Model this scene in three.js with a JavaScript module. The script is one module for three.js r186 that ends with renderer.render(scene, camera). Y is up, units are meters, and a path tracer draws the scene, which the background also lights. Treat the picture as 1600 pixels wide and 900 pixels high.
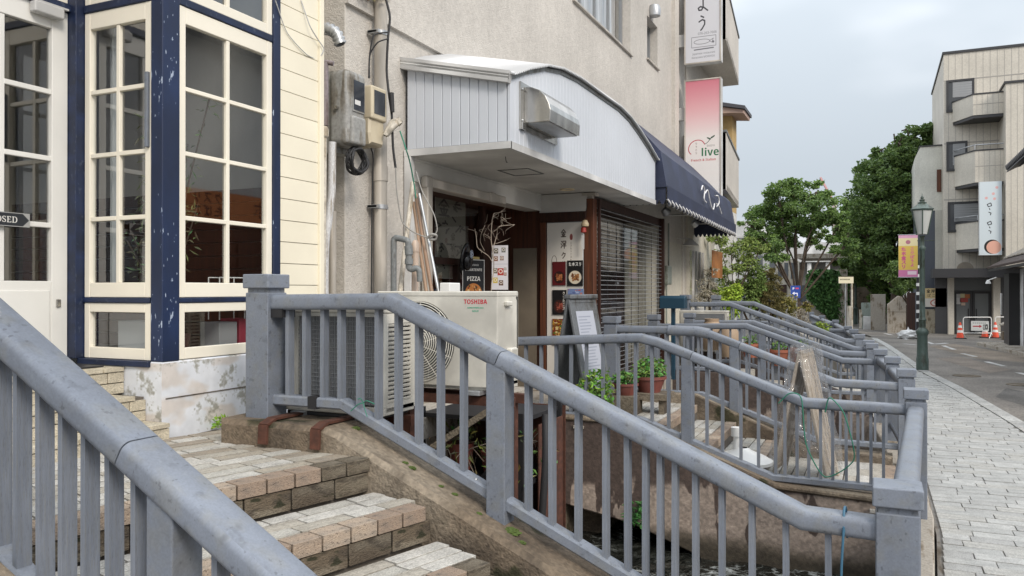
import * as THREE from 'three';
import { mergeGeometries, toCreasedNormals } from 'three/addons/utils/BufferGeometryUtils.js';
import { RoundedBoxGeometry } from 'three/addons/geometries/RoundedBoxGeometry.js';
import { TextGeometry } from 'three/addons/geometries/TextGeometry.js';
import { FontLoader } from 'three/addons/loaders/FontLoader.js';
const fontBold = await new FontLoader().loadAsync('fonts/droid/droid_sans_bold.typeface.json');

// ---------------------------------------------------------------- camera, sky, sun, exposure
const scene = new THREE.Scene();
const EYE = 2.1, TURN = 24.5 * Math.PI / 180, FOCAL = 1250;          // eye height above the sidewalk, turn to the left of the street, focal length in photo pixels
const camera = new THREE.PerspectiveCamera(2 * Math.atan(450 / FOCAL) * 180 / Math.PI, 16 / 9, 0.05, 600);
camera.position.set(0, EYE, 0);
camera.rotation.order = 'YXZ';
camera.rotation.set(0.0032, TURN, 0);
const renderer = new THREE.WebGLRenderer({ antialias: true });
renderer.setSize(1024, 576);
renderer.toneMapping = THREE.LinearToneMapping;
renderer.toneMappingExposure = 1.55;
renderer.shadowMap.enabled = true;
renderer.shadowMap.type = THREE.PCFSoftShadowMap;

// seeded random numbers and noise
let seed = 20240611;
function rnd() { seed = (seed + 0x6d2b79f5) | 0; let t = Math.imul(seed ^ (seed >>> 15), 1 | seed); t = (t + Math.imul(t ^ (t >>> 7), 61 | t)) ^ t; return ((t ^ (t >>> 14)) >>> 0) / 4294967296; }
const rr = (a, b) => a + (b - a) * rnd();
const pick = (a) => a[Math.floor(rnd() * a.length) % a.length];
const clamp = (x, a, b) => Math.max(a, Math.min(b, x)), mix = (a, b, t) => a + (b - a) * t, smooth = (a, b, x) => { const t = clamp((x - a) / (b - a), 0, 1); return t * t * (3 - 2 * t); };
function hash3(x, y, s) { let h = Math.imul(x, 374761393) + Math.imul(y, 668265263) + Math.imul(s, 1274126177); h = Math.imul(h ^ (h >>> 13), 1274126177); return ((h ^ (h >>> 16)) >>> 0) / 4294967296; }
function vnoise(x, y, px, py, s) {                                   // tileable value noise with period px, py
  const ix = Math.floor(x), iy = Math.floor(y), fx = x - ix, fy = y - iy, a = fx * fx * (3 - 2 * fx), b = fy * fy * (3 - 2 * fy);
  const w = (v, p) => ((v % p) + p) % p;
  const x0 = w(ix, px), x1 = w(ix + 1, px), y0 = w(iy, py), y1 = w(iy + 1, py);
  return mix(mix(hash3(x0, y0, s), hash3(x1, y0, s), a), mix(hash3(x0, y1, s), hash3(x1, y1, s), a), b);
}
function fbm(u, v, fx, fy, oct, s) { let t = 0, a = 0.5, n = 0; for (let i = 0; i < oct; i++) { t += a * vnoise(u * fx, v * fy, fx, fy, s + i * 17); n += a; a *= 0.5; fx *= 2; fy *= 2; } return t / n; }

// one overcast sky: brighter overhead, thin cloud with pale grey-blue gaps
{
  const W = 1024, Hh = 512, data = new Float32Array(W * Hh * 4);
  for (let j = 0; j < Hh; j++) for (let i = 0; i < W; i++) {
    const el = ((j + 0.5) / Hh - 0.5) * Math.PI, s = Math.max(0, Math.sin(el));
    const u = i / W, v = j / Hh, c = fbm(u, v, 18, 26, 5, 3), c2 = fbm(u, v, 7, 12, 4, 71);
    const cloud = smooth(0.4, 0.62, 0.5 * c + 0.5 * c2);
    const base = 0.46 + 0.84 * s;
    const k = i * 4 + j * W * 4, L = base * mix(0.78, 1.22, cloud);
    data[k] = L * mix(0.87, 0.99, cloud); data[k + 1] = L * mix(0.97, 1.0, cloud); data[k + 2] = L * mix(1.07, 1.035, cloud); data[k + 3] = 1;
    if (el < 0) { const g = smooth(0, -0.25, el); for (let q = 0; q < 3; q++) data[k + q] = mix(data[k + q], 0.25, g); }
  }
  const sky = new THREE.DataTexture(data, W, Hh, THREE.RGBAFormat, THREE.FloatType);
  sky.mapping = THREE.EquirectangularReflectionMapping; sky.magFilter = THREE.LinearFilter; sky.minFilter = THREE.LinearFilter; sky.needsUpdate = true;
  scene.background = sky; scene.environment = sky;
}
const sun = new THREE.DirectionalLight(0xfff4e6, 1.5);
sun.position.set(20, 20, 6); sun.target.position.set(-2, 0, -10); scene.add(sun, sun.target);
sun.castShadow = true; sun.shadow.radius = 34; sun.shadow.mapSize.set(2048, 2048);
Object.assign(sun.shadow.camera, { left: -40, right: 40, top: 40, bottom: -40, near: 1, far: 120 });

// ---------------------------------------------------------------- survey: a photo pixel on a plane of the place
const cT = Math.cos(TURN), sT = Math.sin(TURN);
const ray = (px, py) => { const u = (px - 800) / FOCAL; return [u * cT - sT, -(py - 454) / FOCAL, -(cT + u * sT)]; };
const V = (x, y, z) => new THREE.Vector3(x, y, z);
const atD = (px, py, d) => { const r = ray(px, py); return V(r[0] * d, EYE + r[1] * d, r[2] * d); };
const onX = (px, py, X) => atD(px, py, X / ray(px, py)[0]);
const onZ = (px, py, Z) => atD(px, py, Z / ray(px, py)[2]);
const onY = (px, py, Y) => atD(px, py, (Y - EYE) / ray(px, py)[1]);

// ---------------------------------------------------------------- geometry helpers (metres)
function prep(g) { if (g.index) g = g.toNonIndexed(); for (const k of Object.keys(g.attributes)) if (!['position', 'normal', 'uv', 'color'].includes(k)) g.deleteAttribute(k); if (!g.attributes.normal) g.computeVertexNormals(); return g; }
function muv(g, ou = 0, ov = 0) {                                    // texture coordinates in metres, per face
  const p = g.attributes.position, uv = new Float32Array(p.count * 2), a = V(), b = V(), c = V();
  for (let i = 0; i < p.count; i += 3) {
    a.fromBufferAttribute(p, i); b.fromBufferAttribute(p, i + 1); c.fromBufferAttribute(p, i + 2);
    const n = b.clone().sub(a).cross(c.clone().sub(a)), ax = Math.abs(n.x), ay = Math.abs(n.y), az = Math.abs(n.z);
    [a, b, c].forEach((q, k) => { const t = (i + k) * 2; if (ay >= ax && ay >= az) { uv[t] = q.x + ou; uv[t + 1] = q.z + ov; } else if (ax >= az) { uv[t] = q.z + ou; uv[t + 1] = q.y + ov; } else { uv[t] = q.x + ou; uv[t + 1] = q.y + ov; } });
  }
  g.setAttribute('uv', new THREE.BufferAttribute(uv, 2)); return g;
}
const bx = (w, h, d, x = 0, y = 0, z = 0, rx = 0, ry = 0, rz = 0) => { const g = new THREE.BoxGeometry(w, h, d); if (rx || ry || rz) g.applyMatrix4(new THREE.Matrix4().makeRotationFromEuler(new THREE.Euler(rx, ry, rz, 'YXZ'))); return g.translate(x, y, z); };
const bb = (x0, x1, y0, y1, z0, z1) => bx(Math.abs(x1 - x0), Math.abs(y1 - y0), Math.abs(z1 - z0), (x0 + x1) / 2, (y0 + y1) / 2, (z0 + z1) / 2);
const rbx = (w, h, d, r, x = 0, y = 0, z = 0, ry = 0, seg = 2) => { const g = new RoundedBoxGeometry(w, h, d, seg, r); if (ry) g.rotateY(ry); return g.translate(x, y, z); };
const rbb = (x0, x1, y0, y1, z0, z1, r = 0.006, seg = 1) => rbx(Math.abs(x1 - x0), Math.abs(y1 - y0), Math.abs(z1 - z0), r, (x0 + x1) / 2, (y0 + y1) / 2, (z0 + z1) / 2, 0, seg);
const cyl = (r0, r1, h, x = 0, y = 0, z = 0, n = 14) => new THREE.CylinderGeometry(r1, r0, h, n).translate(x, y + h / 2, z);
const lathe = (pts, x = 0, y = 0, z = 0, n = 18) => toCreasedNormals(new THREE.LatheGeometry(pts.map(([r, h]) => new THREE.Vector2(r, h)), n), 0.7).translate(x, y, z);
const tube = (pts, r, n = 8, seg = 0, tension = 0.35) => new THREE.TubeGeometry(new THREE.CatmullRomCurve3(pts.map((p) => p.isVector3 ? p : V(...p)), false, 'catmullrom', tension), seg || Math.max(6, pts.length * 5), r, n, false);
function rod(a, b, r0, r1 = r0, n = 8) { a = a.isVector3 ? a : V(...a); b = b.isVector3 ? b : V(...b); const d = b.clone().sub(a), L = d.length(); const g = new THREE.CylinderGeometry(r1, r0, L, n); g.translate(0, L / 2, 0); g.applyQuaternion(new THREE.Quaternion().setFromUnitVectors(V(0, 1, 0), d.normalize())); return g.translate(a.x, a.y, a.z); }
function bar(a, b, w, h) { a = a.isVector3 ? a : V(...a); b = b.isVector3 ? b : V(...b); const d = b.clone().sub(a), L = d.length(); const g = new THREE.BoxGeometry(w, h, L); const m = new THREE.Matrix4().lookAt(b, a, V(0, 1, 0)); m.setPosition(a.clone().add(b).multiplyScalar(0.5)); return g.applyMatrix4(m); }
function extr(pts, depth, bevel = 0) { const s = new THREE.Shape(pts.map(([x, y]) => new THREE.Vector2(x, y))); return new THREE.ExtrudeGeometry(s, { depth, bevelEnabled: bevel > 0, bevelSize: bevel, bevelThickness: bevel, bevelSegments: 1, bevelOffset: -bevel, curveSegments: 8 }); }
const prismZ = (pts, z0, z1, bevel = 0) => extr(pts, z1 - z0 - 2 * bevel, bevel).translate(0, 0, z0 + bevel);                            // outline in x, y
const prismX = (pts, x0, x1, bevel = 0) => extr(pts.map(([z, y]) => [-z, y]), x1 - x0 - 2 * bevel, bevel).rotateY(Math.PI / 2).translate(x0 + bevel, 0, 0);  // outline in z, y
const prismY = (pts, y0, y1, bevel = 0) => extr(pts.map(([x, z]) => [x, -z]), y1 - y0 - 2 * bevel, bevel).rotateX(-Math.PI / 2).translate(0, y0 + bevel, 0);  // outline in x, z
function roundProfile(w, h, r, n = 3) { const o = []; for (const [cx, cy, a0] of [[w / 2 - r, h / 2 - r, 0], [-w / 2 + r, h / 2 - r, 90], [-w / 2 + r, -h / 2 + r, 180], [w / 2 - r, -h / 2 + r, 270]]) for (let i = 0; i <= n; i++) { const a = (a0 + 90 * i / n) * Math.PI / 180; o.push([cx + r * Math.cos(a), cy + r * Math.sin(a)]); } return o; }
function sweep(pts, prof) {                                          // a bar of constant section along a polyline in a vertical plane, mitred at the bends
  const P = pts.map((p) => p.isVector3 ? p : V(...p)), n = P.length, side = P[n - 1].clone().sub(P[0]).setY(0).normalize(); side.set(-side.z, 0, side.x);
  const N = []; for (let i = 0; i < n - 1; i++) N.push(side.clone().cross(P[i + 1].clone().sub(P[i]).normalize()).normalize()); if (N[0].y < 0) N.forEach((v) => v.negate());
  const rings = P.map((p, i) => { const a = N[Math.max(0, i - 1)], b = N[Math.min(n - 2, i)], m = a.clone().add(b).multiplyScalar(1 / (1 + a.dot(b))); return prof.map(([s, t]) => p.clone().addScaledVector(side, s).addScaledVector(m, t)); });
  const pos = [], tri = (a, b, c) => pos.push(...a.toArray(), ...b.toArray(), ...c.toArray()), k = prof.length;
  for (let i = 0; i < n - 1; i++) for (let j = 0; j < k; j++) { const a = rings[i][j], b = rings[i][(j + 1) % k], c = rings[i + 1][(j + 1) % k], d = rings[i + 1][j]; tri(a, c, b); tri(a, d, c); }
  for (let j = 1; j < k - 1; j++) { tri(rings[0][0], rings[0][j], rings[0][j + 1]); tri(rings[n - 1][0], rings[n - 1][j + 1], rings[n - 1][j]); }
  const g = new THREE.BufferGeometry(); g.setAttribute('position', new THREE.Float32BufferAttribute(pos, 3)); g.computeVertexNormals();
  // make sure that the faces look outwards
  return toCreasedNormals(g, 0.6);
}

// ---------------------------------------------------------------- things and parts
const taken = {}, origin = new WeakMap();
function numbered(n) { const k = taken[n] = (taken[n] ?? -1) + 1; return k ? n + '_' + String(k).padStart(3, '0') : n; }
function thing(name, label, category, at = [0, 0, 0], group = null, ry = 0) {          // a Group at the thing's base; parts are given in world metres unless it is turned
  const o = new THREE.Group(); o.name = numbered(name); const p = at.isVector3 ? at : V(...at); o.position.copy(p); o.rotation.y = ry; o.userData = { label, category }; if (group) o.userData.group = group;
  scene.add(o); origin.set(o, ry ? V() : p.clone()); return o;
}
function setting(name, geos, mat, label) { const o = part(scene, numbered(name), geos, mat); o.userData.kind = 'structure'; if (label) o.userData.label = label; origin.set(o, V()); return o; }
function finish(geos, keep) {
  geos = (Array.isArray(geos) ? geos : [geos]).map(prep);
  if (!keep) geos.forEach((g) => muv(g)); else geos.forEach((g) => { if (!g.attributes.uv) muv(g); });
  if (geos.length > 1) { const col = geos.every((g) => g.attributes.color); if (!col) geos.forEach((g) => g.deleteAttribute('color')); return mergeGeometries(geos); }
  return geos[0];
}
function part(parent, name, geos, mat, opt = {}) {
  const g = finish(geos, opt.uv), o = origin.get(parent); if (o) g.translate(-o.x, -o.y, -o.z);
  const m = new THREE.Mesh(g, mat); m.name = name; m.castShadow = m.receiveShadow = true; if (opt.label) m.userData.label = opt.label; if (opt.kind) m.userData.kind = opt.kind; parent.add(m); origin.set(m, o ? o : V()); return m;
}
function solo(name, geos, mat, label, category, group, opt = {}) { const m = part(scene, numbered(name), geos, mat, opt); m.userData.label = label; m.userData.category = category; if (group) m.userData.group = group; return m; }
function piece(parent, name, geo, mat, x, y, z, sx = 1, sy = 1, sz = 1, ry = 0, rx = 0, rz = 0) {  // one of many alike pieces: shares its geometry
  const o = origin.get(parent) ?? V(), m = new THREE.Mesh(geo, mat); m.name = name; m.position.set(x - o.x, y - o.y, z - o.z); m.scale.set(sx, sy, sz); m.rotation.set(rx, ry, rz, 'YXZ'); m.castShadow = m.receiveShadow = true; parent.add(m); return m;
}
const unitBox = muv(prep(new THREE.BoxGeometry(1, 1, 1)));
const unitTile = muv(prep(new RoundedBoxGeometry(1, 1, 1, 1, 0.045)));

// ---------------------------------------------------------------- textures and materials
function tex(W, Hh, fn, size = 1, srgb = true) {                      // fn(u, v) -> [r, g, b] from 0 to 1; size = metres covered
  const d = new Uint8Array(W * Hh * 4);
  for (let j = 0; j < Hh; j++) for (let i = 0; i < W; i++) { const c = fn(i / W, j / Hh), k = (j * W + i) * 4; for (let q = 0; q < 3; q++) d[k + q] = clamp(Math.round(255 * (c.length ? c[q] : c)), 0, 255); d[k + 3] = 255; }
  const t = new THREE.DataTexture(d, W, Hh, THREE.RGBAFormat); t.wrapS = t.wrapT = THREE.RepeatWrapping; t.magFilter = THREE.LinearFilter; t.minFilter = THREE.LinearMipmapLinearFilter; t.generateMipmaps = true;
  if (srgb) t.colorSpace = THREE.SRGBColorSpace; const [sx, sy] = Array.isArray(size) ? size : [size, size]; t.repeat.set(1 / sx, 1 / sy); t.needsUpdate = true; return t;
}
const sized = (t, sx, sy = sx, ou = 0, ov = 0) => { const c = t.clone(); c.repeat.set(1 / sx, 1 / sy); c.offset.set(ou, ov); c.needsUpdate = true; return c; };
const G3 = (v) => [v, v, v];
const tMottle = tex(256, 256, (u, v) => G3(0.8 + 0.2 * smooth(0.2, 0.8, fbm(u, v, 4, 4, 6, 5)) ), 1.7);
const tFine = tex(256, 256, (u, v) => G3(0.45 + 0.55 * fbm(u, v, 64, 64, 2, 9)), 0.5, false);
const tCoarse = tex(256, 256, (u, v) => G3(fbm(u, v, 8, 8, 5, 19)), 1.2, false);
const tGranite = tex(256, 256, (u, v) => { const n = fbm(u, v, 90, 90, 2, 29), m = fbm(u, v, 5, 5, 4, 31); const g = 0.72 + 0.2 * m + 0.42 * (n - 0.5); return [g, g * 0.99, g * 0.965]; }, 0.45);
const tStain = tex(512, 512, (u, v) => {                              // weathered concrete: blotches and streaks with an outline of their own
  const a = fbm(u, v, 6, 5, 6, 41), b = fbm(u, v, 42, 5, 4, 43), d = smooth(0.52, 0.7, 0.6 * a + 0.4 * b), f = fbm(u, v, 100, 100, 2, 47);
  const g = 0.95 - 0.3 * d + 0.22 * (f - 0.5); return [g, g * (0.985 - 0.06 * d), g * (0.96 - 0.14 * d)];
}, 1.6);
const tMoss = tex(512, 512, (u, v) => {                               // dirty kerb concrete: brown film, black algae, a little moss
  const a = fbm(u, v, 5, 5, 6, 51), b = fbm(u, v, 11, 11, 5, 53), f = fbm(u, v, 120, 120, 2, 57);
  let c = [0.8, 0.76, 0.7]; const k = smooth(0.35, 0.7, a), q = smooth(0.55, 0.8, b), mo = smooth(0.62, 0.76, fbm(u, v, 9, 9, 5, 61)) * smooth(0.5, 0.6, a);
  c = c.map((x, i) => mix(x, [0.58, 0.51, 0.43][i], k * 0.6)); c = c.map((x, i) => mix(x, [0.28, 0.26, 0.24][i], q * 0.7)); c = c.map((x, i) => mix(x, [0.24, 0.28, 0.13][i], mo * 0.7));
  const g = 0.82 + 0.36 * f; return c.map((x) => x * g);
}, 1.3);
const tRail = tex(512, 512, (u, v) => {                               // old grey-blue paint: faint chalking, brown bloom, dark scuffs
  const a = fbm(u, v, 5, 5, 5, 67), b = fbm(u, v, 12, 12, 5, 68), s = smooth(0.6, 0.85, fbm(u, v, 14, 18, 5, 69)), w = smooth(0.73, 0.76, fbm(u, v, 40, 40, 4, 70)), fi = fbm(u, v, 150, 150, 2, 72), dk = smooth(0.74, 0.77, fbm(u, v, 50, 34, 4, 74));
  const k = 0.84 + 0.16 * a + 0.1 * (fi - 0.5) - 0.14 * dk, br = smooth(0.45, 0.8, b);
  let c = [k * mix(1, 1.02, br), k * mix(1, 1.0, br), k * mix(1, 0.96, br)]; c = c.map((x) => x * (1 - 0.12 * s)); return c.map((x, i) => clamp(mix(x, [1, 1, 0.97][i], w * 0.45), 0, 1));
}, 0.9);
const tPeel = tex(512, 1024, (u, v) => {                              // navy paint with flakes missing down to a pale undercoat
  const a = fbm(u, v, 60, 34, 4, 81), b = fbm(u, v, 5, 4, 4, 83), c = fbm(u, v, 90, 16, 3, 85), fl = smooth(0.665, 0.69, 0.55 * a + 0.25 * b + 0.2 * c);
  const k = 0.75 + 0.5 * b; return [0.085 * k, 0.145 * k, 0.265 * k].map((x, i) => mix(x, [0.72, 0.76, 0.82][i], fl * 0.85));
}, [0.8, 1.5]);
const tBlue = tex(256, 256, (u, v) => { const a = fbm(u, v, 6, 14, 5, 87), w = smooth(0.74, 0.78, fbm(u, v, 60, 30, 3, 89)), k = 0.6 + 0.7 * a; return [0.085 * k, 0.14 * k, 0.255 * k].map((x) => mix(x, 0.5, w * 0.3)); }, 0.9);
const tWood = tex(256, 512, (u, v) => { const g = fbm(u + 0.03 * fbm(u, v, 3, 3, 3, 91), v, 26, 3, 5, 93), k = 0.6 + 0.7 * g; return [0.36 * k, 0.2 * k, 0.115 * k]; }, [0.5, 1.4]);
const tPlaster = tex(512, 512, (u, v) => { const a = fbm(u, v, 5, 5, 6, 95), b = fbm(u, v, 14, 14, 5, 97), fn = fbm(u, v, 60, 60, 3, 98), d = smooth(0.57, 0.7, 0.5 * a + 0.3 * b + 0.2 * fn); const p = smooth(0.55, 0.7, fbm(u, v, 4, 6, 4, 99)); let c = [0.9, 0.91, 0.925].map((x, i) => mix(x, [0.86, 0.83, 0.8][i], p)); return c.map((x, i) => mix(x, [0.56, 0.55, 0.5][i], d * 0.8) * (0.93 + 0.14 * b)); }, 1.1);
const tAsphalt = tex(512, 512, (u, v) => { const n = fbm(u, v, 128, 128, 2, 103), m = fbm(u, v, 4, 4, 5, 105), k = 0.6 + 0.36 * n + 0.36 * (m - 0.4); return [k, k * 0.985, k * 0.96]; }, 3.2);
const tBeam = tex(1024, 512, (u, v) => {                              // bridge side: pale concrete, a ragged dark algae band along the top with drips, darker foot
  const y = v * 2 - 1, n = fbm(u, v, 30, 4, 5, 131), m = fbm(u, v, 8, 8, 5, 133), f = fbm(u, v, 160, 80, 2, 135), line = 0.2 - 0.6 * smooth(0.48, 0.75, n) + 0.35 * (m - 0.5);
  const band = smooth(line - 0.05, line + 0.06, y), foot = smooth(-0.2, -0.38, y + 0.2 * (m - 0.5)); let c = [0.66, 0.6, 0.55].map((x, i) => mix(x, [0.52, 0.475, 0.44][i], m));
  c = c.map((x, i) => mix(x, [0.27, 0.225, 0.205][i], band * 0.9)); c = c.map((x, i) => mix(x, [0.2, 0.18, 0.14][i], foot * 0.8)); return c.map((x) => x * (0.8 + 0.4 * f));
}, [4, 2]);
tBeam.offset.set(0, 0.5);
const tSoft = tex(256, 256, (u, v) => G3(0.93 + 0.07 * fbm(u, v, 5, 5, 5, 141)), 2);
const tClay = tex(256, 256, (u, v) => { const a = fbm(u, v, 4, 4, 5, 143), f = fbm(u, v, 70, 70, 2, 145), p = smooth(0.7, 0.78, fbm(u, v, 34, 34, 3, 147)), k = (0.78 + 0.26 * a + 0.24 * (f - 0.5)) * (1 - 0.4 * p); return [k, k * (0.99 - 0.05 * (a - 0.5)), k * (0.97 - 0.1 * (a - 0.5))]; }, 1);
const tKerb = tex(512, 512, (u, v) => { const a = fbm(u, v, 3, 3, 5, 151), b = fbm(u, v, 9, 9, 5, 153), f = fbm(u, v, 140, 140, 2, 155), mo = smooth(0.62, 0.72, fbm(u, v, 12, 12, 5, 157)) * smooth(0.45, 0.6, a); let c = [0.74, 0.71, 0.66].map((x, i) => mix(x, [0.58, 0.53, 0.47][i], smooth(0.3, 0.7, a))); c = c.map((x, i) => mix(x, [0.36, 0.33, 0.3][i], smooth(0.55, 0.85, b) * 0.7)); c = c.map((x, i) => mix(x, [0.2, 0.22, 0.12][i], mo * 0.75)); return c.map((x) => x * (0.82 + 0.34 * f)); }, 2.3);
const tFoam = tex(512, 512, (u, v) => { const a = Math.abs(2 * fbm(u, v, 10, 16, 5, 161) - 1), b = Math.abs(2 * fbm(u, v, 22, 30, 4, 163) - 1), z = smooth(0.42, 0.62, fbm(u, v, 4, 6, 3, 165)), k = smooth(0.14, 0.0, a) * 0.7 + smooth(0.12, 0.0, b) * 0.5; const w = clamp(k * (0.25 + 0.9 * z), 0, 1); return [0.13 + 0.55 * w, 0.135 + 0.56 * w, 0.12 + 0.57 * w]; }, 2.6);
const tRust = tex(256, 256, (u, v) => { const a = fbm(u, v, 12, 12, 5, 107), k = 0.65 + 0.6 * a; return [0.33 * k, 0.2 * k, 0.15 * k]; }, 0.4);
const tGalv = tex(256, 256, (u, v) => { const a = fbm(u, v, 9, 3, 5, 109); return G3(0.72 + 0.3 * a); }, 0.8);
const tRipple = tex(512, 512, (u, v) => G3(0.5 * fbm(u, v, 14, 9, 5, 111) + 0.5 * Math.abs(2 * fbm(u, v, 22, 12, 4, 113) - 1)), 2.2, false);
const tStucco = tex(512, 512, (u, v) => { const a = fbm(u, v, 70, 70, 3, 117), b = fbm(u, v, 3, 3, 5, 119), s = fbm(u, v, 40, 3, 4, 121); const k = 0.88 + 0.1 * (a - 0.5) + 0.12 * (b - 0.5) + 0.03 * (s - 0.5); return [k, k * 0.995, k * 0.985]; }, 2.6);
const tBump = tex(256, 256, (u, v) => G3(fbm(u, v, 48, 48, 3, 123)), 0.5, false);

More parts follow.
